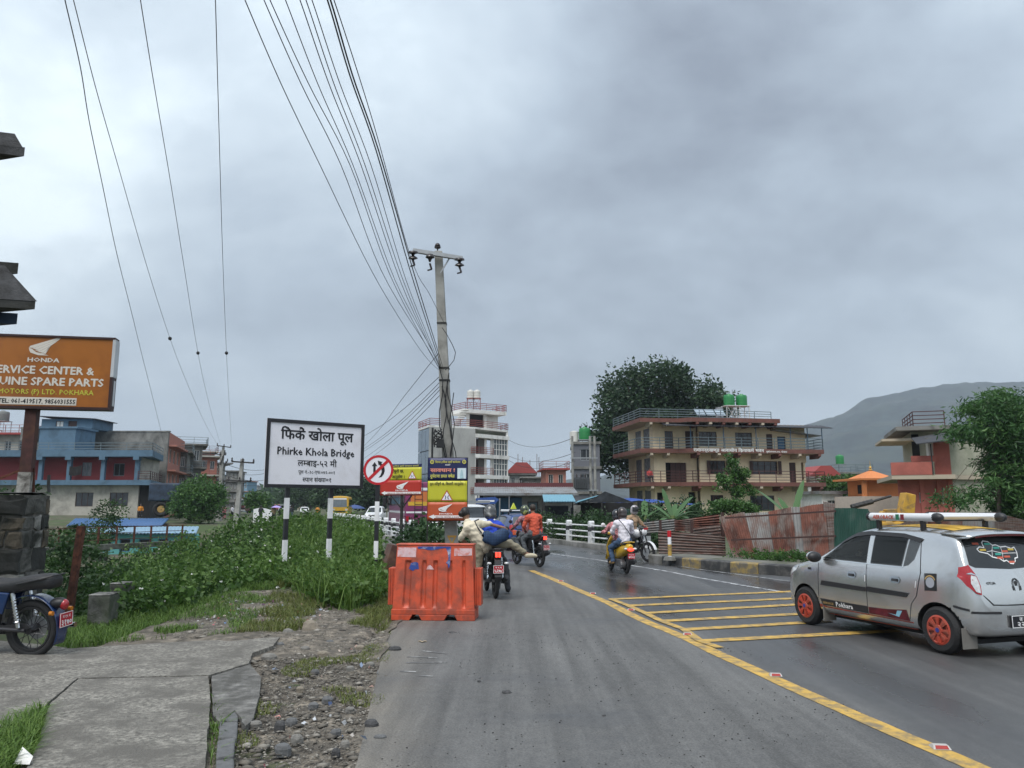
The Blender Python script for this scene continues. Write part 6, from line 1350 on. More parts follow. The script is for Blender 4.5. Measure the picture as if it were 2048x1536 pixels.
V,F,t_ = leaves(yb,.13,.2,2.0,None,0,6); obj('yellow_green_shrub', npmesh('yellow_green_shrub',V,F,leafmat('lime_leaf',[(.10,.17,.02),(.18,.26,.03),(.26,.34,.05)],.5,.3),t_), label='yellow green leafy shrub at the left end of the undergrowth', cat='shrub')
WS = []
def blades(P, h, w, seed, lean=.5, tone=None, dirx=0.0):
    g = np.random.default_rng(seed); n = len(P); hh = (h*(.5+.9*g.random(n)))[:,None]; a = g.random(n)*2*np.pi; d = np.stack([np.cos(a)+dirx,np.sin(a),np.zeros(n)],1); s = np.stack([-np.sin(a),np.cos(a),np.zeros(n)],1)*w*(.6+.8*g.random(n))[:,None]
    l = lean*(.3+g.random(n))[:,None]; up = np.array([0,0,1.0])
    b0 = P-s/2; b1 = P+s/2; m0 = P+up*hh*.6+d*hh*l*.35; tip = P+up*hh*(1-.25*l)+d*hh*l
    V = np.stack([b0,b1,m0+s*.38,m0-s*.38,tip+s*.05,tip-s*.05],1).reshape(-1,3); i = np.arange(n)*6; F = np.concatenate([np.stack([i,i+1,i+2,i+3],1),np.stack([i+3,i+2,i+4,i+5],1)])
    t = g.random(n)*.8+.1 if tone is None else tone; return V,F,np.repeat(t,6)
grassm = leafmat('grass_blade',[(.045,.095,.016),(.090,.170,.028),(.165,.26,.055)],.55,.3); drym = leafmat('dry_grass_blade',[(.07,.105,.022),(.12,.15,.035),(.20,.20,.07)],.6,.3)
P,f = bank_points(13000,560,757,31); P[:,2] -= .25; V,F,t_ = blades(P,.55,.016,32,.9); obj('tall_grass', npmesh('tall_grass',V,F,grassm,t_), kind='stuff')
P,f = bank_points(400,225,757,35); stems = []; tn2 = []
for k,p in enumerate(P):
    h_ = .25+.45*g_.random(); ln = g_.normal(size=2)*.12
    for j in range(16): u = j/15; stems.append((p[0]+ln[0]*u+g_.normal()*.035,p[1]+ln[1]*u+g_.normal()*.035,p[2]+h_*u)); tn2.append(.35+.6*((k*37)%11)/11)
V,F,t_ = leaves(np.array(stems),.085,.25,2.4,np.array(tn2),0,36); obj('tall_weeds', npmesh('tall_weeds',V,F,leafmat('weed_tip',[(.03,.07,.018),(.08,.16,.035),(.16,.25,.07)],.5,.3),t_), kind='stuff')
def ground_scatter(poly_px, n, seed, z=None):
    """random points on the ground inside a pixel-measured polygon"""
    g = np.random.default_rng(seed); Q = [gnd(a,b,0) for a,b in poly_px]; xs = [q.x for q in Q]; ys = [q.y for q in Q]; out = []
    while len(out) < n:
        x = g.uniform(min(xs),max(xs)); y = g.uniform(min(ys),max(ys)); c = False; j = len(Q)-1
        for i in range(len(Q)):
            if (Q[i].y > y) != (Q[j].y > y) and x < (Q[j].x-Q[i].x)*(y-Q[i].y)/(Q[j].y-Q[i].y)+Q[i].x: c = not c
            j = i
        if c: out.append((x,y,(H(x,y) if z is None else z)))
    return np.array(out)
def patchy(P, s=.9, thr=0.0, seed=0): return P[[noise.noise((p[0]*s+seed,p[1]*s,seed)) > thr for p in P]]
G1 = [(60,1330),(130,1296),(330,1284),(470,1277),(520,1240),(560,1190),(470,1165),(300,1205),(200,1215),(120,1245)]
Pg = ground_scatter(G1,30000,41); Pg = Pg[[(noise.noise((p[0]*1.1,p[1]*1.1,9))+(.55 if p[0] < -5.0 else .12)) > -.05 for p in Pg]]; V,F,t_ = blades(Pg,.10,.009,42,1.0); obj('verge_grass', npmesh('verge_grass',V,F,grassm,t_), kind='stuff')
Pg = patchy(ground_scatter([(470,1277),(640,1265),(770,1262),(790,1225),(790,1160),(620,1150),(560,1190),(520,1235)],40000,43),1.3,-.06,2); V,F,t_ = blades(Pg,.11,.009,44,1.0); obj('roadside_grass', npmesh('roadside_grass',V,F,drym,t_), kind='stuff')
Pg = patchy(ground_scatter([(425,1536),(520,1330),(640,1262),(785,1255),(768,1400),(700,1536)],20000,45,-.02),1.6,.22,5); V,F,t_ = blades(Pg,.035,.007,46,.9); obj('sparse_grass', npmesh('sparse_grass',V,F,drym,t_), kind='stuff')
Pg = np.concatenate([ground_scatter([(0,1475),(85,1432),(80,1480),(55,1536),(-60,1600),(-200,1560)],3600,47,.02), ground_scatter([(424,1390),(446,1440),(440,1536),(418,1536)],130,48,-.05)]); V,F,t_ = blades(Pg,.13,.008,49,1.0); obj('corner_grass', npmesh('corner_grass',V,F,grassm,t_), kind='stuff')
# weeds behind the right railing and along the tin fence
P,tn = clumps([(at(px,py,Y).x,Y,at(px,py,Y).z,rx,1.2,rz_) for px,py,Y,rx,rz_ in ((835,1080,20,.45,.35),(870,1078,21,.5,.4),(915,1082,20.5,.35,.3),(800,1128,17.6,.5,.25),(845,1070,23,.6,.4),(1120,1062,37,.9,.5),(1160,1060,36,1.0,.6),(1205,1062,34,1.0,.6),(1250,1066,32.5,.9,.6),(1290,1072,31,.9,.6),(1100,1048,44,1.2,.7),(1190,1045,42,1.5,.6),(1270,1050,38,1.5,.7),(1320,1040,37,1.3,.8),(1380,1030,40,1.2,.8))],420,44,.2,61,.1)
V,F,t_ = leaves(P,.13,.3,1.7,tn,0,62); obj('railing_shrubs', npmesh('railing_shrubs',V,F,leafmat('shrub_leaf',[(.014,.034,.013),(.026,.062,.020),(.048,.098,.030)],.5,.2),t_), kind='stuff')
P,tn = clumps([(at(px,py,Y).x,Y,.32,.5,.25,.16) for px,py,Y in ((1520,1118,22.2),(1545,1120,22.0),(1580,1122,21.6),(1610,1124,21.2),(1490,1116,22.8))],70,40,.07,63,.1); V,F,t_ = leaves(P,.06,.3,1.8,tn,0,64); obj('kerb_weeds', npmesh('kerb_weeds',V,F,mdleaf,t_), kind='stuff')
# plants around the left wall, gully and pillar
P,tn = clumps([(at(px,py,Y).x,Y,at(px,py,Y).z,rx,.8,rz_) for px,py,Y,rx,rz_ in ((120,1090,30,1.6,.7),(160,1075,32,1.2,.6),(205,1045,34,.9,.8),(215,1020,34,.5,.7),(20,1020,16,.5,.35),(150,1160,17,1.0,.8),(120,1150,18,1.2,.9),(200,1150,17.5,.9,.8),(250,1190,16,.8,.5),(110,1215,14,.8,.5),(165,1215,14,.7,.5),(180,1095,27,1.2,.6))],260,44,.16,65,.1)
V,F,t_ = leaves(P,.11,.3,2.0,tn,0,66); obj('gully_plants', npmesh('gully_plants',V,F,leafmat('gully_leaf',[(.014,.036,.012),(.030,.070,.020),(.07,.13,.035)],.5,.25),t_), kind='stuff')
# far tree belt that reads as one mass
g = np.random.default_rng(71); n = 9000; px = 430+520*g.random(n); Y = 240+260*g.random(n); topy = 978+10*np.sin(px*.03)+8*np.sin(px*.011+2); py = topy+(1012-topy)*g.random(n); P = np.array([tuple(at(a,b,c)) for a,b,c in zip(px,py,Y)]); V,F,t_ = leaves(P,3.2,.3,1.5,None,0,72); obj('far_trees', npmesh('far_trees',V,F,farleaf,t_), kind='stuff')
fm = [mat('far_wall_%s'%n_,c,.9,var=.1) for n_,c in (('white',(.45,.45,.43)),('grey',(.25,.25,.25)),('blue',(.16,.28,.38)),('pink',(.36,.20,.17)),('cream',(.42,.36,.26)))]
fh = [(448,462,230,968,0,'blue'),(466,480,250,965,1,'grey'),(476,496,210,962,2,'blue painted'),(500,516,280,972,0,'white'),(545,560,260,975,1,'low grey'),(596,612,300,974,4,'cream'),(640,652,320,968,0,'white'),(668,684,290,966,3,'pink'),(425,446,190,950,1,'tall grey'),(458,470,330,955,1,'tallest hazy grey')]
for i,(a_,b_,Y,yt,k,c_) in enumerate(fh): house('distant %s building in the haze, number %s from the left of the town' % (c_,['one','two','three','four','five','six','seven','eight','nine','ten'][sorted(x[0] for x in fh).index(a_)]), a_,b_,Y,yt,0,8,0,3,fm[k],fm[(k+1)%5],3,name='distant_building',cat='building',overhang=.3)
# --- gravel, stones and litter on the shoulder
def bvh_of2(me): return BVHTree.FromPolygons([v.co.copy() for v in me.vertices],[tuple(p.vertices) for p in me.polygons])
def shoulder():
    rows = []
    for y in np.arange(3.2,14.2,.14):
        l = float(np.interp(y,[3.2,5,6.5,8,9.2,14],[-3.3,-3.4,-3.7,-3.9,-5.0,-5.0])); r = xr(y)[0]+.10*noise.noise((y*1.7,0,0))+.03; rows.append([(l+(r-l)*u, y, -.006-.03*smooth(0,.06,1-u)*1+ (.035*fbm(l+(r-l)*u,y,2,1.6)*smooth(0,.15,1-u)) + (max(0,H(l+(r-l)*u,y)+.05)+.02 if y > 9 else 0)) for u in np.linspace(0,1,40)])
    m = MB(); m.grid(rows); return m.build('gravel_shoulder', mat('gravel_earth',(.16,.138,.110),.95,var=.4,scale=7,stain=(.085,.075,.062),sscale=3,samt=.6,bump=1.0,bscale=35), kind='structure', smooth=180)
gsh = shoulder()
GB = bvh_of2(gsh.data)
def drop(P): return np.array([(p[0],p[1],(lambda h: h[0].z if h[0] is not None else p[2])(GB.ray_cast(Vector((p[0],p[1],5)),Vector((0,0,-1))))) for p in P])
def pebbles(P, s, seed, flat=.55):
    g = np.random.default_rng(seed); n = len(P); base = np.array([(1,0,0),(.3,.95,0),(-.8,.6,0),(-.8,-.6,0),(.3,-.95,0),(0,0,.9),(0,0,-.9)]); F0_ = np.array([(0,1,5),(1,2,5),(2,3,5),(3,4,5),(4,0,5),(1,0,6),(2,1,6),(3,2,6),(4,3,6),(0,4,6)])
    sz = (s*(.35+1.3*g.random(n)**2.2))[:,None,None]; a = g.random(n)*6.28; ca,sa = np.cos(a),np.sin(a); J = base[None]*(.7+.6*g.random((n,7,3)))*np.array([1,.75,flat]); X = J[:,:,0]*ca[:,None]-J[:,:,1]*sa[:,None]; Yv = J[:,:,0]*sa[:,None]+J[:,:,1]*ca[:,None]
    V = np.stack([X,Yv,J[:,:,2]],2)*sz+P[:,None,:]; F = (F0_[None]+(np.arange(n)*7)[:,None,None]).reshape(-1,3); return V.reshape(-1,3),F,np.repeat(g.random(n),7)
stm2 = None
stm = leafmat('pebble',[(.075,.068,.060),(.12,.108,.092),(.17,.155,.13),(.30,.28,.25)],.95,0.0)
Pq = ground_scatter([(430,1560),(425,1420),(505,1330),(560,1280),(640,1250),(790,1248),(785,1330),(775,1400),(745,1470),(725,1560)],11000,81,-.014); V,F,t_ = pebbles(Pq,.0125,82,.4); obj('gravel', npmesh('gravel',V,F,stm,t_,3), kind='stuff')
Pq = ground_scatter([(560,1560),(430,1560),(400,1250),(480,1215),(640,1225),(790,1240),(775,1400),(725,1560)],1300,83,-.01); V,F,t_ = pebbles(Pq,.040,84,.26); obj('loose_stones', npmesh('loose_stones',V,F,stm,t_,3), kind='stuff')
Pq = patchy(ground_scatter([(800,1300),(960,1250),(1500,1300),(1900,1500),(1950,1536),(740,1536)],1500,85,.003),.8,-.05,3); V,F,t_ = pebbles(Pq,.0065,86); obj('road_grit', npmesh('road_grit',V,F,leafmat('grit',[(.015,.015,.016),(.04,.04,.04),(.10,.10,.095)],.9,0),t_,3), kind='stuff')
Pq = drop(ground_scatter([(330,1284),(520,1276),(520,1305),(780,1300),(790,1250),(790,1215),(660,1195),(560,1200),(430,1212)],9000,91)); V,F,t_ = pebbles(Pq,.013,92,.4); obj('verge_gravel', npmesh('verge_gravel',V,F,stm,t_,3), kind='stuff')
Pq = drop(ground_scatter([(330,1284),(520,1276),(520,1305),(780,1300),(790,1250),(790,1215),(660,1195),(560,1200),(430,1212)],520,93)); V,F,t_ = pebbles(Pq,.045,94,.3); obj('verge_rubble', npmesh('verge_rubble',V,F,stm,t_,3), kind='stuff')
litm = leafmat('litter_scrap',[(.55,.56,.58),(.62,.62,.60),(.10,.20,.40),(.55,.12,.12),(.58,.50,.42),(.65,.66,.68)],.6,.1)
Pq = np.concatenate([ground_scatter([(380,1262),(640,1252),(660,1225),(430,1215)],230,87,.03),ground_scatter([(430,1536),(520,1330),(770,1270),(740,1536)],90,88,.01)]); Pq = drop(Pq)+np.array([0,0,.008]); V,F,t_ = leaves(Pq,.05,.05,1.5,None,0,89); t_ = np.repeat(np.random.default_rng(4).random(len(Pq)),4); obj('litter', npmesh('litter',V,F,litm,t_), kind='stuff')
bst = [mat('rock_%s'%n_,c,.85,var=.25,scale=14,bump=.8,bscale=25) for n_,c in (('slate',(.11,.112,.115)),('grey',(.17,.163,.15)),('buff',(.22,.19,.15)),('dark',(.055,.055,.057)))]
rs = random.Random(12)
def rock(px, py, w, h, mt, parent=None, dep=None, **k):
    p = gnd(px,py,0); m = MB(); n = 9; ph = rs.random()*6
    ring = lambda s,z: [(p.x+w*s*(.85+.3*noise.noise((i*1.3+ph,s,z*9)))*math.cos(2*math.pi*i/n), p.y+(dep or w*.7)*s*(.85+.3*noise.noise((i*1.1,ph,z*5)))*math.sin(2*math.pi*i/n), z+.012*noise.noise((i,ph,2))) for i in range(n)]
    vs = ring(1,-.03)+ring(1.04,h*.4)+ring(.8,h*.85)+ring(.4,h); m.add(vs,[(r*n+i,r*n+(i+1)%n,(r+1)*n+(i+1)%n,(r+1)*n+i) for r in range(3) for i in range(n)]+[tuple(range(3*n,4*n))]); return m.build('stone', mt, parent or gsh, **k)
for (px,py,w,h,k) in ((742,1452,.066,.05,3),(790,1300,.085,.045,3),(583,1445,.055,.035,0),(645,1309,.075,.04,2),(538,1316,.10,.05,1),(610,1298,.06,.03,1),(672,1466,.05,.03,0),(700,1420,.045,.025,1),(560,1455,.05,.05,3),(672,1506,.035,.03,3),(655,1400,.06,.03,0),(627,1412,.05,.03,0),(700,1338,.05,.03,1),(560,1290,.055,.03,0),(510,1450,.06,.03,1),(720,1380,.04,.03,2),(630,1345,.045,.03,0),(760,1475,.055,.02,0),(593,1480,.05,.035,1),(690,1490,.04,.03,1),(600,1380,.04,.03,2),(740,1330,.05,.03,1),(720,1296,.06,.035,2),(660,1285,.055,.03,0),(620,1265,.13,.16,2),(575,1270,.09,.08,1),(565,1502,.075,.05,0)): rock(px,py,w,h,bst[k])
for (px,py,w,h,lab) in ((1013,1386,.05,.02,'small dark clod on the asphalt before the barrier'),(1208,1432,.018,.012,'tiny dark crumb on the asphalt near the yellow line'),(905,1265,.07,.008,'flat dark scrap lying below the orange barrier'),(958,1364,.02,.014,'pebble on the asphalt left of the dark clod')):
    rock(px,py,w,h,bst[3],None).parent = None; o = bpy.context.scene.objects[-1]
    o.name = 'clod'; tag(o,lab,'clod')
# drain kerb blocks at the bottom edge
for pts,z in ((((447,1420),(478,1420),(476,1441),(440,1441)),.02),(((440,1443),(476,1443),(474,1474),(436,1474)),.035),(((435,1480),(471,1474),(468,1510),(432,1514)),.05),(((432,1516),(468,1512),(470,1600),(430,1600)),.03)):
    qs = [gnd(a,b,z) for a,b in pts]; m = MB(); m.prism([(q.x,q.y) for q in qs][::-1],z-.28,z); m.build('drain_block', bst[0], gsh, bevel=.012)
p = gnd(46,1526,.06); cup = thing('paper_cone','crumpled white paper cone on the ramp edge at bottom left','paper',(p.x,p.y,.06)); one('cone', lambda m: m.add([(-.03,.03,.09),(-.05,-.02,.0),(.06,-.03,.0),(.05,.02,.035),(0,.02,.06)],[(0,1,2),(0,2,3),(0,3,4),(4,3,2,1)]), mat('paper_white',(.75,.74,.72),.7,var=.05), cup)
p = gnd(845,1285); lf = thing('dead_leaf','pale dry leaf lying on the asphalt below the barrier','leaf',(p.x,p.y,.006)); one('leaf_blade', lambda m: m.grid([[(-.055+.011*i,(j-1)*.022*math.sin(math.pi*(i+.3)/10.6),.012*abs(j-1)+.006*math.sin(i)) for i in range(11)] for j in range(3)]), mat('dry_leaf',(.42,.34,.24),.7,var=.2,scale=20), lf)
def haze():
    m = MB(); m.box(-3300,-300,-8,3300,3400,345); o = m.build('haze', None, kind='stuff'); mt = bpy.data.materials.new('haze_air'); mt.use_nodes = True; nt = mt.node_tree; nt.nodes.remove(nt.nodes['Principled BSDF']); v = nt.nodes.new('ShaderNodeVolumePrincipled'); v.inputs['Color'].default_value = (.74,.84,.97,1); v.inputs['Density'].default_value = .00027; v.inputs['Anisotropy'].default_value = .1; nt.links.new(v.outputs[0],nt.nodes['Material Output'].inputs['Volume']); o.data.materials.clear(); o.data.materials.append(mt)
haze()
# ------------------------------------------------------------------ vehicles
def evaluated(o):
    bpy.context.view_layer.update(); me = bpy.data.meshes.new_from_object(o.evaluated_get(bpy.context.evaluated_depsgraph_get())); return me
def loft(stations, sub=2):
    """closed body from half-sections [(x,[(y,z)...])], mirrored about y = 0, smoothed"""
    m = MB(); rows = []
    for x,sec in stations: rows.append([(x,-y,z) for y,z in sec[::-1][:-1]]+[(x,y,z) for y,z in sec])   # from top centre down the right, up the left
    n = len(rows[0])
    vs = [p for r in rows for p in r]; fs = []
    for i in range(len(rows)-1): fs += [(i*n+j,i*n+(j+1)%n,(i+1)*n+(j+1)%n,(i+1)*n+j) for j in range(n)]
    fs += [tuple(range(n-1,-1,-1)), tuple(range((len(rows)-1)*n,len(rows)*n))]
    m.add(vs,fs); me = bpy.data.meshes.new('tmp'); me.from_pydata(m.v,[],m.f); bm = bmesh.new(); bm.from_mesh(me); bmesh.ops.recalc_face_normals(bm,faces=bm.faces); bm.to_mesh(me); bm.free()
    o = bpy.data.objects.new('tmp',me); C.objects.link(o); s = o.modifiers.new('s','SUBSURF'); s.levels = sub; s.render_levels = sub; r = evaluated(o); bpy.data.objects.remove(o); return r
def cutwheels(me, cuts):
    o = bpy.data.objects.new('tmp',me); C.objects.link(o); tmp = []
    for (x,z,r,y0,y1) in cuts:
        c = MB().cyl((x,y0,z),(x,y1,z),r,n=32).build('tmpcut',None); tmp.append(c); b = o.modifiers.new('b','BOOLEAN'); b.operation = 'DIFFERENCE'; b.object = c; b.solver = 'EXACT'
    r = evaluated(o)
    for c in tmp+[o]: bpy.data.objects.remove(c)
    for p in r.polygons:
        for (x,z,rr,y0,y1) in cuts:
            if math.hypot(p.center.x-x,p.center.z-z) < rr+.004 and min(y0,y1)-.01 < p.center.y < max(y0,y1)+.01: p.material_index = 1
    return r
def cutwindows(me, polys):
    o = bpy.data.objects.new('tmp',me); C.objects.link(o); tmp = []
    for P in polys:
        c = MB().prism(P,-1.2,1.2,'y').build('tmpcut',None); bm = bmesh.new(); bm.from_mesh(c.data); bmesh.ops.recalc_face_normals(bm,faces=bm.faces); bm.to_mesh(c.data); bm.free()
        tmp.append(c); b = o.modifiers.new('b','BOOLEAN'); b.operation = 'DIFFERENCE'; b.object = c; b.solver = 'EXACT'
    r = evaluated(o)
    for c in tmp+[o]: bpy.data.objects.remove(c)
    def near(x,z):
        for P in polys:
            for a,b in zip(P,P[1:]+P[:1]):
                a2,b2 = Vector(a),Vector(b); d = b2-a2; t = max(0,min(1,(Vector((x,z))-a2).dot(d)/max(1e-9,d.dot(d))))
                if (Vector((x,z))-a2-d*t).length < .006: return True
        return False
    for p in r.polygons:
        if abs(p.normal.y) < .03 and abs(p.center.y) < .72 and near(p.center.x,p.center.z): p.material_index = 1
    return r
def bvh_of(me): return BVHTree.FromPolygons([v.co.copy() for v in me.vertices],[tuple(p.vertices) for p in me.polygons])
AX = {'left':(Vector((0,-1,0)),lambda a,b: Vector((a,3,b))),'right':(Vector((0,1,0)),lambda a,b: Vector((a,-3,b))),'rear':(Vector((1,0,0)),lambda a,b: Vector((-9,a,b))),'front':(Vector((-1,0,0)),lambda a,b: Vector((9,a,b))),'top':(Vector((0,0,-1)),lambda a,b: Vector((a,b,9)))}
def patch(name, poly, side, material, root, bvh, off=.004, step=.06, th=0.0, **k):
    """a panel or pane that follows the body: outline given in the side's own plane, laid onto the surface"""
    d,org = AX[side]; bm = bmesh.new(); f = bm.faces.new([bm.verts.new((a,b,0)) for a,b in poly])
    for ax in (0,1):
        lo,hi = min(p[ax] for p in poly), max(p[ax] for p in poly); q = lo+step
        while q < hi-1e-3:
            no = (1,0,0) if ax == 0 else (0,1,0); co = (q,0,0) if ax == 0 else (0,q,0); bmesh.ops.bisect_plane(bm,geom=bm.verts[:]+bm.edges[:]+bm.faces[:],plane_co=co,plane_no=no); q += step
    bmesh.ops.triangulate(bm,faces=bm.faces[:]); last = None
    for v in bm.verts:
        h = bvh.ray_cast(org(v.co.x,v.co.y),d)
        if h[0] is None:
            h2 = bvh.find_nearest(org(v.co.x,v.co.y)+d*7.0); v.co = (h2[0]+h2[1]*off) if h2[0] is not None else org(v.co.x,v.co.y); continue
        n = h[1]; n = n if n.dot(d) < 0 else -n; v.co = h[0]+n*off
    bmesh.ops.recalc_face_normals(bm,faces=bm.faces[:]); me = bpy.data.meshes.new(name); bm.to_mesh(me); bm.free(); me.materials.append(material); me.shade_smooth()
    if me.polygons and sum(p.normal.dot(d) for p in me.polygons) > 0: me.flip_normals()
    return obj(name,me,root,**k)
def surf_text(s, side, cx, cz, w, h, material, root, bvh, bold=.02, off=.006, flip=1, slant=0.0, name='lettering'):
    d,org = AX[side]
    def pl(a,b,e):
        hit = bvh.ray_cast(org(cx+flip*(a-cx),b),d); p = hit[0] if hit[0] is not None else org(cx,cz)+d*7; return tuple(p-d*(off+e))
    return lettering(s,cx,cz,w,material,root,0,bold,height=h,plane=pl,name=name,slant=slant)
def ring(name, outer, inner, y, material, root):
    pass
silver = mat('silver_paint',(.66,.665,.665),.24,metal=.88,var=.03,scale=2,coat=.7,stain=(.54,.53,.51),sscale=1.2,samt=.35); blk = mat('black_plastic',(.018,.018,.02),.5,var=.1); cglass = mat('car_glass',(.014,.017,.019),.04,var=.2,scale=2,spec=.7); chrome = mat('chrome',(.62,.63,.65),.12,metal=1.0,var=0); redl = mat('tail_red',(.32,.008,.014),.15,var=.1,scale=20,coat=.6); clearl = mat('lamp_clear',(.55,.56,.57),.12,var=.25,scale=30,coat=.8); orcap = mat('orange_red_wheel',(.42,.055,.03),.45,var=.12,scale=9,stain=(.30,.09,.06),sscale=6,samt=.4); under = mat('wheel_well',(.012,.012,.012),.95,var=.2); dirty = mat('mudflap_grey',(.16,.15,.135),.9,var=.2,scale=6)
lampon = mat('brake_light',(.9,.05,.03),.2,var=0,emit=1.2)
def sec(zb, ztop, zbelt, w, wr=None):
    g = max(0.0,ztop-zbelt); wr = max(.18,(.945*w-.30*g)) if wr is None else wr
    return [(0,zb),(.80*w,zb),(.965*w,zb+.05),(.995*w,zb+.17),(1.0*w,zb+.30 if zbelt-zb > .45 else zb+(zbelt-zb)*.6),(.985*w,zbelt-.10 if zbelt-zb>.45 else zb+(zbelt-zb)*.8),(.955*w,zbelt),(.955*w-(.955*w-wr)*.42,zbelt+g*.42),(wr+.02,ztop-min(.07,g*.3+.01)),(wr-.07,ztop-min(.012,g*.1+.003)),(0,ztop+.012)]
ALTO = [(1.755,.24,.60,.55,.36),(1.735,.21,.68,.62,.53),(1.66,.19,.775,.71,.635),(1.50,.18,.845,.785,.695),(1.25,.18,.90,.845,.725),(1.0,.18,.955,.895,.735),(.86,.18,1.01,.91,.738),(.60,.18,1.185,.915,.74),(.34,.18,1.345,.92,.742),(.12,.18,1.415,.925,.742),(-.25,.18,1.45,.93,.742),(-.70,.18,1.455,.94,.740),(-1.10,.19,1.435,.95,.735),(-1.36,.20,1.40,.96,.725),(-1.47,.21,1.355,.965,.715),(-1.555,.22,1.17,.965,.70),(-1.62,.22,1.01,.93,.68),(-1.67,.23,.90,.82,.655),(-1.71,.25,.78,.70,.62),(-1.735,.28,.62,.55,.56),(-1.745,.34,.52,.46,.44)]
ALTO = [((x if x > -1.1 else -1.1+(x+1.1)*.86),)+tuple(r_) for x,*r_ in ALTO]
def wheel(root, x, y, r, w, hub, side, capm=None, spoke=8, name='wheel'):
    t = one(name, lambda m: m.lathe([(r*.60,-w/2),(r*.86,-w/2-.006),(r*.965,-w/2+.02),(r,-w*.28),(r,w*.28),(r*.965,w/2-.02),(r*.86,w/2+.006),(r*.60,w/2)],32,Matrix.Translation((x,y,r)) @ Matrix.Rotation(R(90),4,'X')), rub, root, smooth=30)
    s = 1 if side == 'left' else -1
    def cap(m):
        yo = y+s*(w/2-.012); n = 48
        m.lathe([(.001,.0),(r*.62,-.004)],24,Matrix.Translation((x,yo-s*.012,r)) @ Matrix.Rotation(R(-90*s),4,'X'))
    one('rim', cap, under if capm else hub, t)
    if capm:
        def cover(m):
            yo = y+s*(w/2-.004); Tm = Matrix.Translation((x,yo,r)) @ Matrix.Rotation(R(-90*s),4,'X')
            m.lathe([(r*.63,-.012),(r*.64,.004),(r*.56,.012),(r*.53,.004)],36,Tm); m.lathe([(.001,.022),(r*.20,.020),(r*.24,.0)],20,Tm)
            for k in range(spoke):
                a0 = 2*math.pi*k/spoke; wd = .30 if k % 2 else .24
                pts = [(r*.18*math.cos(a0-wd*.9),r*.18*math.sin(a0-wd*.9)),(r*.555*math.cos(a0-wd*.75),r*.555*math.sin(a0-wd*.75)),(r*.555*math.cos(a0+wd*.75),r*.555*math.sin(a0+wd*.75)),(r*.18*math.cos(a0+wd*.9),r*.18*math.sin(a0+wd*.9))]
                m.prism(pts,.001,.016,'z',Tm)
                m.prism([(r*.30*math.cos(a0-.06),r*.30*math.sin(a0-.06)),(r*.5*math.cos(a0-.05),r*.5*math.sin(a0-.05)),(r*.5*math.cos(a0+.05),r*.5*math.sin(a0+.05)),(r*.30*math.cos(a0+.06),r*.30*math.sin(a0+.06))],.0162,.021,'z',Tm)
        one('wheel_cover', cover, capm, t)
        one('hub_badge', lambda m: m.cyl((x,y+s*(w/2+.018),r),(x,y+s*(w/2+.022),r),r*.10,n=12), mat('badge_blue',(.03,.05,.25),.4), t)
    return t
tintg = mat('tinted_glass',(.006,.008,.008),.03,var=0,spec=.6,alpha=.62); seatm = mat('seat_grey',(.06,.058,.056),.8,var=.1)
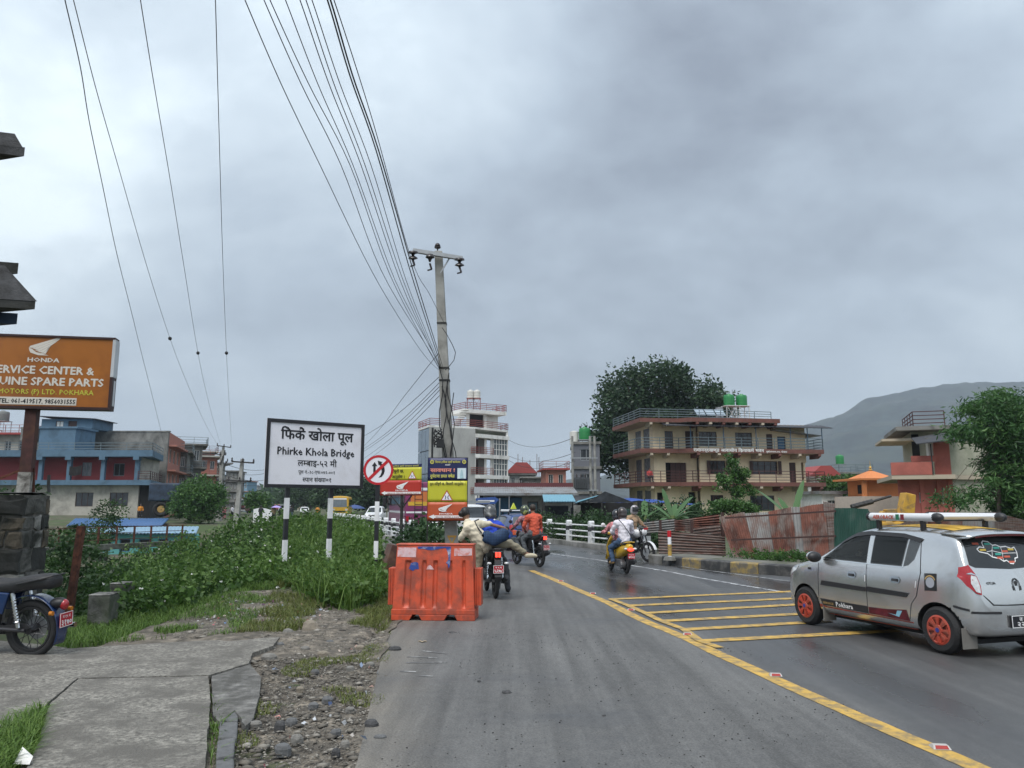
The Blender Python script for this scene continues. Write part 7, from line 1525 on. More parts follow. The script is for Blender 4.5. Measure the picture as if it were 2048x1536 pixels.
def hatchback(label, loc, rz, paint, full=True, sx=1.0, sz=1.0, name='hatchback', glassm=None, capm=None, plate=None):
    gl = glassm or cglass; root = thing(name,label,'car',loc,rz)
    me = loft([(x*sx,[(a,b*sz) for a,b in sec(zb,zt_,zbl,w)]) for x,zb,zt_,zbl,w in ALTO],2); wx = 1.18*sx
    me.materials.append(paint); me.materials.append(under); me = cutwheels(me,[(wx,.268,.315,s*.48,s*1.0) for s in (1,-1)]+[(-wx,.268,.315,s*.48,s*1.0) for s in (1,-1)])
    if not len(me.materials): me.materials.append(paint); me.materials.append(under)
    bv = bvh_of(me); X = lambda L: [(a*sx,b*sz) for a,b in L]
    if full:
        me = cutwindows(me,[X([(.76,.975),(.42,1.21),(.24,1.29),(-.04,1.32),(-.055,.965)]),X([(-.135,.965),(-.13,1.32),(-.60,1.31),(-.685,1.295),(-.65,.965)])])
        gl = tintg
    shade(me,38); body = obj('body',me,root)
    for side in ('left','right'):
        win1 = [(.80,.965),(.70,1.03),(.42,1.225),(.24,1.305),(-.03,1.335),(-.06,.955)]; win2 = [(-.13,.955),(-.125,1.335),(-.60,1.325),(-.70,1.31),(-.66,.955)]; win3 = [(-.685,.955),(-.72,1.31),(-.90,1.27),(-.84,1.05),(-.76,.975)]
        for w_ in (win1,win2,win3): patch('side_window',X(w_),side,gl,root,bv,.004,.07)
        patch('window_visor',X([(.66,1.075),(.42,1.245),(.22,1.335),(-.04,1.362),(-.62,1.352),(-.93,1.30),(-.90,1.255),(-.62,1.305),(-.04,1.315),(.22,1.285),(.44,1.195)]),side,blk,root,bv,.012,.07)
        patch('chrome_sill',X([(.78,.945),(-.68,.938),(-.68,.948),(.79,.957)]),side,chrome,root,bv,.006,.12)
        if not full: continue
        for a0,a1 in ((.815,-.065),(-.085,-.78)): patch('rub_strip',X([(a0,.595),(a0-.03 if a0>0 else a0,.66),(a1,.645),(a1+(.05 if a1<-.3 else 0),.59)]),side,blk,root,bv,.014,.1)
        for L in ([(.87,.33),(.865,.90),(.873,.90),(.878,.33)],[(-.075,.30),(-.075,.95),(-.067,.95),(-.067,.30)],[(-.90,1.25),(-.955,.90),(-.885,.62),(-.80,.52),(-.76,.34),(-.768,.34),(-.81,.525),(-.895,.62),(-.965,.90),(-.908,1.25)]): patch('door_gap',X(L),side,blk,root,bv,.003,.12)
        patch('sill_stripe',X([(.86,.225),(.86,.335),(.72,.312),(-.80,.302),(-.80,.215),(.82,.205)]),side,orcap,root,bv,.006,.1)
        patch('door_graphic',X([(.84,.41),(.80,.325),(-.07,.318),(-.07,.405),(.30,.405)]),side,blk,root,bv,.0065,.1); patch('door_graphic',X([(-.09,.318),(-.76,.312),(-.72,.44),(-.40,.41),(-.09,.40)]),side,mat('graphic_maroon',(.12,.01,.02),.4,var=.3,scale=6),root,bv,.0065,.1)
        patch('graphic_swoosh',X([(-.42,.37),(-.60,.34),(-.66,.42),(-.58,.415),(-.55,.36)]),side,mat('graphic_cyan',(.25,.50,.62),.4),root,bv,.009,.1)
        fl = -1 if side == 'left' else 1
        surf_text('Pokhara',side,.36,.335,.33,.058,lw,root,bv,.03,.010,fl); surf_text('SERVICE',side,.68,.345,.22,.026,mat('letter_gold',(.45,.30,.12),.5),root,bv,.03,.010,fl)
        for a0 in (.12,-.64):
            patch('door_handle',X([(a0-.005,.775),(a0+.02,.745),(a0+.13,.745),(a0+.155,.775),(a0+.155,.805),(a0+.13,.83),(a0+.02,.83),(a0-.005,.805)]),side,chrome,root,bv,.008,.1); patch('handle_recess',X([(a0+.02,.775),(a0+.03,.765),(a0+.12,.765),(a0+.13,.78),(a0+.12,.80),(a0+.03,.80)]),side,blk,root,bv,.014,.1)
        patch('edge_guard',X([(-.055,.72),(-.055,.80),(-.045,.80),(-.045,.72)]),side,lw,root,bv,.006,.1); patch('edge_guard',X([(-.885,.72),(-.90,.80),(-.89,.80),(-.875,.72)]),side,lw,root,bv,.006,.1)
        patch('side_repeater',X([(1.03,.79),(1.03,.82),(1.10,.82),(1.10,.79)]),side,blk,root,bv,.006,.1)
        patch('fuel_sticker',X([(-1.02,.70),(-1.02,.90),(-1.19,.91),(-1.19,.71)]),side,blk,root,bv,.006,.1); patch('sticker_ring',X([(-1.105+.062*math.cos(t),.80+.062*math.sin(t)) for t in [2*math.pi*i/16 for i in range(16)]]),side,mat('sticker_grey',(.35,.36,.40),.4),root,bv,.0085,.1); patch('sticker_arc',X([(-1.105+q*math.cos(t),.80+q*math.sin(t)) for q,ts in ((.085,[.4+2.3*i/8 for i in range(9)]),(.070,[2.7-2.3*i/8 for i in range(9)])) for t in ts]),side,mat('letter_gold'),root,bv,.0085,.1)
        s = 1 if side == 'left' else -1
        mr = one('wing_mirror', lambda m: m.ell((.80*sx,s*.83,.985*sz),(.07,.11,.075),14,10), blk, root, smooth=60); one('mirror_cap', lambda m: m.ell((.83*sx,s*.835,.99*sz),(.06,.105,.07),14,10), paint, mr, smooth=60)
        patch('headlight',X([(1.62,.66),(1.40,.76),(1.34,.83),(1.47,.83),(1.66,.76)]),side,clearl,root,bv,.005,.06)
    if full:
        gl = cglass
        for x,y in ((-.02,.33),(-.02,-.33),(-.58,.30),(-.58,-.30)): one('seat_back', lambda m: (m.box(x-.08,y-.2,.90,x+.05,y+.2,1.10), m.box(x-.06,y-.10,1.12,x+.03,y+.10,1.25)), seatm, root, bevel=.025)
        one('steering_wheel', lambda m: m.torus((.42,-.33,1.0),.15,.015,'x',20,6), blk, root); one('dash_top', lambda m: m.box(.48,-.55,.93,.72,.55,1.0), blk, root, bevel=.02); one('dash_ornament', lambda m: (m.ell((.52,.30,1.02),(.05,.04,.025),8,6), m.ell((.49,.30,1.07),(.025,.025,.03),8,6)), mat('ornament_cream',(.45,.38,.26),.7), root)
    patch('windscreen',[(-.56,1.0*sz),(.56,1.0*sz),(.47,1.36*sz),(-.47,1.36*sz)],'front',gl,root,bv,.004,.08)
    patch('grille',[(-.35,.48),(.35,.48),(.38,.62),(-.38,.62)],'front',blk,root,bv,.004,.1); patch('number_plate',[(-.2,.40),(.2,.40),(.2,.47),(-.2,.47)],'front',blk,root,bv,.012,.1)
    # tail
    rw_ = patch('rear_window',[(-.57,1.03*sz),(-.50,1.0*sz),(0,.975*sz),(.50,1.0*sz),(.57,1.03*sz),(.52,1.30*sz),(.44,1.335*sz),(-.44,1.335*sz),(-.52,1.30*sz)],'rear',gl,root,bv,.005,.07)
    for s in (1,-1):
        P = lambda L: [(s*a,b*sz) for a,b in L]
        patch('tail_lamp',P([(.595,1.03),(.66,1.0),(.685,.90),(.66,.80),(.60,.72),(.545,.70),(.53,.80),(.545,.92)]),'rear',redl,root,bv,.012,.04)
        if full:
            patch('tail_lamp_chrome',P([(.60,.945),(.63,.94),(.645,.93),(.60,.925),(.548,.905),(.548,.918)]),'rear',chrome,root,bv,.016,.04); patch('reversing_lamp',P([(.555,.90),(.615,.915),(.63,.83),(.60,.74),(.555,.725),(.545,.80)]),'rear',clearl,root,bv,.016,.04)
            patch('bumper_strip',P([(.66,.50),(.655,.525),(.30,.515),(.30,.49)]),'rear',blk,root,bv,.010,.06); patch('bumper_strip_side',[(-1.40,.55),(-1.40,.575),(-1.57,.545),(-1.57,.52)],'left' if s>0 else 'right',blk,root,bv,.010,.05)
    if full:
        patch('hatch_gap',[(-.52,.70),(-.40,.585),(-.2,.575),(.2,.575),(.40,.585),(.52,.70),(.51,.70),(.39,.598),(.2,.59),(-.2,.59),(-.39,.598),(-.51,.70)],'rear',blk,root,bv,.004,.08)
        surf_text('ALTO','rear',.36,.815,.13,.026,blk,root,bv,.03,.006,1,.25)
        n = 14; patch('round_emblem',[(0+.055*math.cos(t)*1.0,.80+.075*math.sin(t)) for t in [math.pi*(-.12+1.24*i/n) for i in range(n+1)]]+[(0+.043*math.cos(t),.80+.060*math.sin(t)) for t in [math.pi*(1.12-1.24*i/n) for i in range(n+1)]],'rear',blk,root,bv,.007,.05)
        for s in (1,-1): patch('emblem_cup',[(s*.035,.735),(s*.06,.745),(s*.062,.79),(s*.04,.785)],'rear',blk,root,bv,.008,.05)
        patch('emblem_star',[(-.012,.79),(.012,.79),(.02,.83),(0,.85),(-.02,.83)],'rear',blk,root,bv,.008,.05)
        # outline map sticker on the rear window
        O_ = [(.27,1.27),(.24,1.29),(.17,1.28),(.13,1.24),(.08,1.245),(.02,1.22),(-.06,1.225),(-.14,1.20),(-.19,1.215),(-.20,1.16),(-.18,1.10),(-.13,1.09),(-.12,1.06),(-.07,1.03),(-.03,1.035),(.01,1.07),(.06,1.06),(.10,1.09),(.20,1.11),(.25,1.15),(.36,1.17),(.38,1.20),(.33,1.225),(.27,1.215)]
        def outl(L,w,mt,name,cl=True):
            k = len(L)
            for i in range(k if cl else k-1):
                a,b = Vector(L[i]),Vector(L[(i+1)%k]); d = (b-a).normalized(); nn = Vector((-d.y,d.x))*w; e = d*w*.6
                patch(name,[tuple(a-nn-e),tuple(b-nn+e),tuple(b+nn+e),tuple(a+nn-e)],'rear',mt,root,bv,.008+.0003*(i%3),.1)
        outl(O_,.006,lw,'map_outline'); outl([(.20,1.11),(.17,1.18),(.13,1.24)],.003,lw,'map_line',False); outl([(.06,1.06),(.03,1.15),(.02,1.22)],.003,lw,'map_line',False); outl([(.25,1.17),(.17,1.18),(.03,1.15),(-.18,1.15)],.003,lw,'map_line',False)
        for (a,b,c_) in ((.20,1.255,'t'),(.09,1.21,'t'),(-.02,1.17,'r'),(.10,1.14,'t'),(.30,1.19,'y'),(-.12,1.19,'y'),(-.02,1.11,'r'),(.09,1.10,'r'),(-.06,1.05,'r'),(.37,1.26,'r')):
            patch('map_label',[(a-.045,b-.010),(a+.045,b-.010),(a+.045,b+.012),(a-.045,b+.012)],'rear',{'t':mat('map_teal',(.03,.32,.25),.4),'r':mat('map_red',(.55,.10,.05),.4),'y':mat('map_yellow',(.6,.42,.05),.4)}[c_],root,bv,.009,.1)
        # spoiler, rack, mudflaps, plate
        def spoil(m):
            m.grid([[(x,y,z+.03-.05*(abs(y)/.62)**3) for y in np.linspace(-.56,.56,15)] for x,z in ((-1.15,1.392),(-1.33,1.385),(-1.50,1.370),(-1.555,1.350),(-1.54,1.332),(-1.38,1.325))])
        o = one('spoiler', spoil, paint, root, smooth=60); s_ = o.modifiers.new('t','SOLIDIFY'); s_.thickness = .02
        one('brake_lamp_strip', lambda m: m.grid([[(-1.563,y,1.372-.05*(abs(y)/.62)**3+dz) for y in np.linspace(-.48,.48,9)] for dz in (-.018,.0)]), mat('dark_red_strip',(.10,.01,.01),.3), root)
        patch('yellow_roof',[(.22,-.40),(.22,.40),(-1.20,.40),(-1.20,-.40)],'top',mat('taxi_yellow',(.55,.33,.02),.4,var=.1,scale=3),root,bv,.006,.12)
        for y in (-.25,0,.25): patch('roof_rib',[(.15,y-.015),(.15,y+.015),(-1.15,y+.015),(-1.15,y-.015)],'top',mat('taxi_yellow_dark',(.40,.22,.012),.4),root,bv,.010,.2)
    rk = one('roof_rack', lambda m: [m.box(-.85,-.02,1.512*sz,-.12,.02,1.528*sz)]+[m.box(x-.02,-.50,1.51*sz,x+.02,.50,1.53*sz) for x in (-.12,-.85)]+[m.bar((x,s*.5,1.40*sz),(x,s*.5,1.53*sz),.05) for x in (-.12,-.85) for s in (1,-1)], blk, root)
    rackw = mat('rack_white',(.62,.63,.65),.35,var=.04)
    for s in (1,-1): one('rack_side_rail', lambda m: m.tube([(.02,s*.50,1.56*sz),(-1.05,s*.50,1.56*sz)],.052,12), rackw, rk, smooth=50); [one('rack_end_cap', lambda m: m.ell((xe,s*.50,1.56*sz),(re,.058,.058),12,8), blk, rk, smooth=50) for xe,re in ((.03,.06),(-1.07,.09))]
    one('rack_slat', lambda m: [m.tube([(x,-.46,1.57*sz),(x,.46,1.57*sz)],.02,8) for x in (-.02,-.2,-.42,-.64,-.86,-1.0)], rackw, rk, smooth=50)
    if full:
        for s in (1,-1):
            mm = MB(); T0 = (.0,)
            lettering('AERORACK',-.25,1.535,.36,mat('rack_red_text',(.50,.09,.05),.4),rk,0,.045,height=.045,slant=.2,plane=(lambda a,b,e,s=s: (-.25-s*(a+.25),s*(.5535+e),b))) if s > 0 else None
            one('rack_flag', lambda m: [m.box(x,s*.548,1.525,x+.05,s*.557,1.595) for x in (-.52,)], mat('flag_green',(.02,.16,.08),.4), rk); one('rack_flag', lambda m: [m.box(x,s*.548,1.525,x+.05,s*.557,1.595) for x in (-.60,)], mat('flag_maroon',(.20,.02,.03),.4), rk)
            for x in (.80,-1.50): one('mudflap', lambda m: m.box(x-.006,s*.52,.10,x+.006,s*.735,.33), dirty, root, bevel=.004)
        pt = thing('x','','') if False else None
    if plate:
        pb = plate[1]; np_ = one('number_plate', lambda m: m.box(-1.685*sx,-.19,.335,-1.655*sx,.19,.47), pb, root, bevel=.004)
        one('plate_rim', lambda m: [m.box(-1.689*sx,a,b,-1.6855*sx,c,d) for a,b,c,d in ((-.19,.335,.19,.342),(-.19,.463,.19,.47),(-.19,.342,-.183,.463),(.183,.342,.19,.463))], lw, np_)
        for s_,z_,w_,h_ in plate[0]: lettering(s_,0,z_,w_,lw,np_,0,.03,height=h_,plane=lambda a,b,e: (-1.6862*sx-e,-a,b))
    for x in (wx,-wx):
        for s in (1,-1): wheel(root,x,s*.655,.268,.16,steel,'left' if s>0 else 'right',capm)
    one('underbody', lambda m: m.box(-1.5*sx,-.55,.15,1.5*sx,.55,.20), under, root)
    return root
ra,fa = gnd(1884,1307), gnd(1618,1249); hd = (fa-ra); hz_ = math.atan2(hd.y,hd.x); left_n = Vector((-math.sin(hz_),math.cos(hz_),0)); mid = (ra+fa)/2; cl = mid-left_n*.70
blackplate = mat('plate_black',(.012,.012,.016),.4,var=0); redplate = mat('plate_red',(.42,.012,.025),.4,var=.05)
hatchback('silver hatchback with orange red wheel covers and roof rack on the yellow hatching', (cl.x,cl.y,0), hz_, silver, True, capm=orcap, plate=([('ज १ ज',.408,.16,.04),('२२२७',.348,.24,.05)],blackplate))
# blue taxi ahead on the bridge approach
rb = gnd(1072,1102); bluecar = mat('blue_car_paint',(.02,.05,.17),.3,metal=.2,var=.06,coat=.5)
hb_ = math.atan2(.95,-.33); u_ = Vector((math.cos(hb_),math.sin(hb_),0))
bc = hatchback('dark blue taxi with roof rack ahead of the orange shirted rider', (rb.x-.30+u_.x*1.7,rb.y+u_.y*1.7,0), hb_, bluecar, False, 1.0, .97, glassm=mat('grey_glass',(.10,.11,.115),.06,var=.25,scale=2), capm=None)
one('roof_sign', lambda m: m.prism([(-.12,1.58),(.12,1.58),(0,1.82)],-.05,.05,'x'), mat('sign_lime',(.55,.60,.05),.4), bc)
for s in (1,-1): one('tail_cluster', lambda m: m.box(-1.66,s*.52-.08 ,.60,-1.56,s*.52+.08,.78), mat('tail_orange',(.55,.10,.04),.2,coat=.5), bc, bevel=.02)
one('bumper', lambda m: m.box(-1.71,-.66,.34,-1.56,.66,.52), mat('dark_bumper',(.05,.055,.06),.5), bc, bevel=.03)
# white jeeps and cars on the bridge and beyond
def suv(label, px, py, Y, rz, paint, name='jeep', k=1.0, L=4.2):
    p = at(px,1000,Y); root = thing(name,label,'car',(p.x,Y,0 if Y < 100 else .05),rz); w = .86*k
    st = [(L/2,.45,.95,.85,w*.80),(L/2-.10,.36,1.02,.95,w*.95),(L/2-.9,.34,1.10,1.02,w),(L/2-1.15,.34,1.16,1.04,w),(L/2-1.65,.34,1.70,1.06,w),(0,.34,1.80,1.06,w),(-L/2+.5,.34,1.78,1.06,w),(-L/2+.12,.36,1.70,1.06,w*.97),(-L/2,.45,1.5,1.0,w*.9)]
    me = loft([(x,sec(zb,zt_*k,zbl,ww_)) for x,zb,zt_,zbl,ww_ in st],1); me.materials.append(paint); shade(me,40); obj('body',me,root); bv = bvh_of(me)
    patch('windscreen',[(-w*.78,1.12),(w*.78,1.12),(w*.68,1.64*k),(-w*.68,1.64*k)],'front',cglass,root,bv,.01,.12); patch('rear_window',[(-w*.7,1.15),(w*.7,1.15),(w*.6,1.60*k),(-w*.6,1.60*k)],'rear',cglass,root,bv,.01,.12)
    for sd in ('left','right'):
        for a,b in ((L/2-1.75,.05),(-.05,-L/2+1.15),(-L/2+1.05,-L/2+.35)): patch('side_window',[(a,1.12),(a-.12,1.60*k),(b,1.62*k),(b,1.12)],sd,cglass,root,bv,.01,.15)
    for s in (1,-1):
        patch('headlight',[(s*w*.55,.78),(s*w*.88,.78),(s*w*.88,.95),(s*w*.55,.95)],'front',clearl,root,bv,.01,.1); patch('tail_lamp',[(s*w*.72,.8),(s*w*.88,.8),(s*w*.88,1.05),(s*w*.72,1.05)],'rear',redl,root,bv,.01,.1)
        one('wing_mirror', lambda m: m.ell((L/2-1.4,s*(w+.12),1.18),(.07,.10,.11),8,6), blk, root)
    patch('grille',[(-w*.45,.70),(w*.45,.70),(w*.48,.92),(-w*.48,.92)],'front',blk,root,bv,.012,.12); one('bumper', lambda m: m.box(L/2-.12,-w*.95,.40,L/2+.06,w*.95,.60), blk, root, bevel=.03)
    for x in (L/2-.78,-L/2+.8):
        for s in (1,-1): wheel(root,x,s*(w-.08),.34,.2,steel,'left' if s>0 else 'right')
    return root
whitecar = mat('white_car_paint',(.72,.73,.74),.3,var=.03,coat=.5)
j1 = suv('white jeep with roof rack coming off the bridge behind the banner', 946, 1030, 40, R(-72), whitecar); one('roof_rack', lambda m: ([m.box(-1.2,-.6,1.92,1.0,-.56,1.96),m.box(-1.2,.56,1.92,1.0,.6,1.96)],[m.box(x,-.6,1.84,x+.04,.6,1.96) for x in (-1.2,-.4,.4,1.0)]), steel, j1)
suv('white car with round emblem left of the purple bus', 752, 1030, 74, R(-88), whitecar, 'jeep', .95)
suv('small white taxi far off under the name board', 610, 1030, 128, R(-75), whitecar, 'taxi', .85)
suv('pale van far off near the purple umbrella', 566, 1030, 190, R(-75), whitecar, 'van', 1.1); suv('red and white vehicle far off on the street', 555, 1030, 215, R(-75), mat('red_car',(.30,.06,.06),.4), 'van', 1.2); suv('pale vehicle far off at the street end', 578, 1030, 230, R(-75), whitecar, 'van', 1.1)
# buses
def bus(label, loc, rz, paint, L, W, Hh, parts):
    root = thing('bus',label,'bus',loc,rz); me = loft([(x,[(0,zb),(w*.9,zb),(w,zb+.15),(w,Hh*.5),(w*.99,Hh*.82),(w*.95,Hh-.12),(w*.8,Hh-.02),(0,Hh+.03)]) for x,zb,w in ((L/2,.45,W/2*.92),(L/2-.06,.38,W/2*.98),(L/2-.3,.35,W/2),(0,.35,W/2),(-L/2+.3,.35,W/2),(-L/2+.06,.4,W/2*.98),(-L/2,.45,W/2*.93))],2); me.materials.append(paint); shade(me,40); obj('body',me,root); bv = bvh_of(me)
    parts(root,bv)
    for x in (L/2-1.6,-L/2+2.2):
        for s in (1,-1): wheel(root,x,s*(W/2-.16),.45,.26,steel,'left' if s>0 else 'right')
    return root
def pbus(root,bv):
    yel = mat('bus_yellow_panel',(.60,.36,.03),.4); ora = mat('bus_orange_panel',(.55,.16,.04),.4); wht = whitecar; grn = mat('bus_green',(.02,.12,.03),.5)
    patch('rear_window',[(-.85,1.95),(.85,1.95),(.85,2.55),(-.85,2.55)],'rear',ora,root,bv,.012,.2); patch('rear_panel',[(-1.0,1.72),(1.0,1.72),(1.0,1.95),(-1.0,1.95)],'rear',yel,root,bv,.012,.2)
    for z0,z1,mt in ((2.62,2.78,wht),(1.28,1.38,wht),(.42,.62,grn)): patch('rear_stripe',[(-1.1,z0),(1.1,z0),(1.1,z1),(-1.1,z1)],'rear',mt,root,bv,.014,.3)
    one('rear_ladder', lambda m: ([m.cyl((-5.16,y,.7),(-5.16,y,3.1),.02,n=6) for y in (.15,.60)],[m.cyl((-5.16,.15,.9+.3*k),(-5.16,.60,.9+.3*k),.015,n=6) for k in range(8)]), blk, root)
    for k in range(6): patch('side_window',[(-4.6+1.5*k,1.75),(-3.2+1.5*k,1.75),(-3.2+1.5*k,2.6),(-4.6+1.5*k,2.6)],'left',cglass,root,bv,.012,.4)
    patch('side_stripe',[(-5,1.28),(3.4,1.28),(3.4,1.40),(-5,1.40)],'left',wht,root,bv,.012,.4); patch('door',[(3.7,.5),(4.6,.5),(4.6,2.6),(3.7,2.6)],'left',mat('bus_door_white',(.55,.56,.57),.4),root,bv,.012,.4); patch('door_glass',[(3.8,1.3),(4.5,1.3),(4.5,2.5),(3.8,2.5)],'left',cglass,root,bv,.02,.4); patch('side_skirt',[(-5,.42),(5,.42),(5,.62),(-5,.62)],'left',grn,root,bv,.014,.5)
    for s in (1,-1): patch('tail_lamp',[(s*.9,.8),(s*1.1,.8),(s*1.1,1.1),(s*.9,1.1)],'rear',redl,root,bv,.014,.1)
    one('wing_mirror', lambda m: m.box(5.0,1.25,1.7,5.1,1.5,2.3), blk, root, bevel=.03); one('roof_rack', lambda m: [m.box(-4.5,y,3.15,3.5,y+.05,3.25) for y in (-.8,.75)], steel, root)
q = at(850,1010,46.5); hb2 = math.atan2(.93,-.25); bus('purple bus with rear ladder driving away over the bridge', (q.x+math.cos(hb2)*5.2,46.5+math.sin(hb2)*5.2,0), hb2, mat('bus_purple',(.19,.022,.095),.35,var=.06,coat=.4), 10.3, 2.35, 3.1, pbus)
def ybus(root,bv):
    patch('windscreen',[(-.95,1.55),(.95,1.55),(.90,2.55),(-.90,2.55)],'front',mat('bus_windscreen',(.16,.19,.21),.08,var=.2),root,bv,.012,.2); patch('sign_strip',[(-.9,2.58),(.9,2.58),(.85,2.78),(-.85,2.78)],'front',whitecar,root,bv,.012,.2); patch('grille',[(-.8,.85),(.8,.85),(.8,1.05),(-.8,1.05)],'front',blk,root,bv,.012,.2); patch('bumper_panel',[(-1.1,.45),(1.1,.45),(1.1,.72),(-1.1,.72)],'front',whitecar,root,bv,.012,.2)
    for s in (1,-1): patch('headlight',[(s*.7,1.08),(s*1.05,1.08),(s*1.05,1.32),(s*.7,1.32)],'front',clearl,root,bv,.012,.1)
    for sd in ('left','right'): 
        for k in range(5): patch('side_window',[(-3.2+1.25*k,1.6),(-2.05+1.25*k,1.6),(-2.05+1.25*k,2.6),(-3.2+1.25*k,2.6)],sd,cglass,root,bv,.012,.4)
q = at(677,1015,108); bus('yellow school bus coming over the far end of the bridge', (q.x-.3,111.5,0), R(-82), mat('bus_yellow',(.60,.35,.03),.4,var=.05), 7.2, 2.45, 3.05, ybus)
q = at(480,1020,150); bus('dim red bus far down the street left of the name board', (q.x,152,.3), R(-80), mat('bus_dull_red',(.16,.05,.05),.5), 7, 2.4, 3.0, ybus)

# ------------------------------------------------------------------ two-wheelers (x forward, y left)
engm = mat('engine_alloy',(.14,.14,.145),.45,metal=.6,var=.25,scale=12); sadd = mat('saddle_vinyl',(.016,.016,.018),.5,var=.15,bump=.2,bscale=60); gun = mat('gun_metal',(.05,.05,.055),.4,metal=.5,var=.15)
def spoked(root, x, r, tw, rimm, spokes=20, alloy=False):
    t = one('wheel', lambda m: m.torus((x,0,r),r-tw*.55,tw*.55,'y',36,10,.92), rub, root, smooth=60)
    one('rim', lambda m: m.torus((x,0,r),r-tw*1.12,.020,'y',32,6,1.9), rimm, t, smooth=60)
    def sp(m):
        if alloy:
            for k in range(5):
                a = 2*math.pi*k/5; m.bar((x+.05*math.cos(a),0,r+.05*math.sin(a)),(x+(r-tw*1.1)*math.cos(a+.15),0,r+(r-tw*1.1)*math.sin(a+.15)),.035,.03)
        else:
            for k in range(spokes):
                a = 2*math.pi*k/spokes; s = 1 if k%2 else -1; m.cyl((x+.05*math.cos(a+.5*s),s*.045,r+.05*math.sin(a+.5*s)),(x+(r-tw*1.1)*math.cos(a),0,r+(r-tw*1.1)*math.sin(a)),.004,n=5)
        m.cyl((x,-.07,r),(x,.07,r),.05,n=14)
    one('spokes', sp, gun if not alloy else blk, t); one('brake_disc', lambda m: m.lathe([(.06,-.003),(.13,-.003),(.13,.003),(.06,.003)],24,Matrix.Translation((x,-.075,r)) @ Matrix.Rotation(R(90),4,'X')), steel, t)
    return t
def motorbike(label, rear, head, paint, tailon=True, plate=('३१७०','प'), style='street', lean=0.0, name='motorcycle', seatc=None, group=None):
    loc = Vector((rear.x,rear.y,0))+Vector((math.cos(head),math.sin(head),0))*.66; root = thing(name,label,'motorcycle',tuple(loc),head,group)
    if lean: root.rotation_euler = (lean,0,head)
    r = .30 if style != 'classic' else .325; cl = style == 'classic'
    spoked(root,-.66,r,.075 if not cl else .08,blk if cl or style=='street' else gun,20,style=='street' and not cl); spoked(root,.68,r,.062,blk,20,style=='street' and not cl)
    one('frame', lambda m: (m.tube([(.42,0,.92),(.10,0,.80),(-.30,0,.78),(-.78,0,.84)],.022,8), m.tube([(.44,0,.86),(.36,0,.45),(.20,0,.26),(-.22,0,.28),(-.30,0,.70)],.020,8)), blk, root, smooth=60)
    one('swingarm', lambda m: [m.tube([(-.20,s*.10,.34),(-.66,s*.11,r)],.022,8) for s in (1,-1)], gun, root, smooth=60)
    def eng(m):
        m.box(-.20,-.12,.26,.22,.12,.48); m.cyl((-.02,-.15,.38),(-.02,.15,.38),.11,n=18); m.cyl((.14,-.13,.36),(.14,.13,.36),.075,n=16)
        for k in range(7): m.box(.02,-.09,.49+.034*k,.20,.09,.508+.034*k)
        m.box(.05,-.06,.48,.17,.06,.76)
    one('engine', eng, engm, root, smooth=30)
    e = -1
    one('exhaust', lambda m: (m.tube([(.20,-.06,.52),(.30,-.09,.40),(.22,-.12,.24),(-.20,-.15,.24),(-.42,-.16,.28)],.022,8), m.tube([(-.40,-.165,.28),(-.52,-.17,.30),(-.95 if cl else -.86,-.18,.335 if cl else .40)],0,12,[.03,.048,.052] if not cl else [.03,.045,.045])), gun if cl else blk, root, smooth=50)
    one('exhaust_tip', lambda m: m.tube([(-.95,-.18,.335),(-1.06,-.18,.34)],.030,10) if cl else m.tube([(-.86,-.18,.40),(-.90,-.181,.41)],.035,10), chrome if cl else gun, root, smooth=50)
    def tankf(m):
        pts = []; 
        prof = [(-.16,.045,.72,.80),(-.12,.11,.70,.88),(.05,.15,.70,.95),(.22,.16,.71,.985),(.36,.13,.74,.97),(.44,.06,.79,.93)]
        rows = []
        for x,w,z0,z1 in prof: rows.append([(x,w*math.sin(a)*(1 if math.cos(a)<.2 else .92),(z0+z1)/2-(z1-z0)/2*math.cos(a)) for a in [2*math.pi*k/14 for k in range(15)]])
        m.grid(rows)
    one('fuel_tank', tankf, paint, root, smooth=70)
    sl = [(-.14,.80),(-.30,.775),(-.50,.80),(-.74,.86),(-.84,.88)] if not cl else [(-.10,.83),(-.32,.80),(-.55,.84),(-.80,.88),(-.92,.87)]
    sl2 = [(sl[0][0]+.05,sl[0][1]-.03,.5)]+[(x,z,1.0) for x,z in sl]+[(sl[-1][0]-.05,sl[-1][1]-.01,.55)]
    me = loft([(x,[(0,z-.10*k),(.10*k,z-.10*k),(.135*k,z-.05*k),(.138*k,z+.02),(.10*k,z+.065*k),(0,z+.072*k)]) for x,z,k in sl2],2); me.materials.append(seatc or sadd); shade(me,60); obj('seat',me,root)
    one('side_panel', lambda m: [m.prism([(-.38,.50),(-.10,.52),(-.06,.72),(-.20,.76),(-.46,.74)],s*.10,s*.135,'y') for s in (1,-1)], paint if style != 'street' else blk, root, bevel=.015)
    for s in (1,-1):
        sh = one('shock_absorber', lambda m: m.cyl((-.60,s*.14,.36),(-.50,s*.13,.74),.022,n=8), chrome, root)
        one('spring', lambda m: m.tube([(-.585+.06*f+.028*math.cos(f*50),s*.137+.028*math.sin(f*50),.42+.26*f) for f in [k/60 for k in range(61)]],.007,4), gun if not cl else chrome, sh)
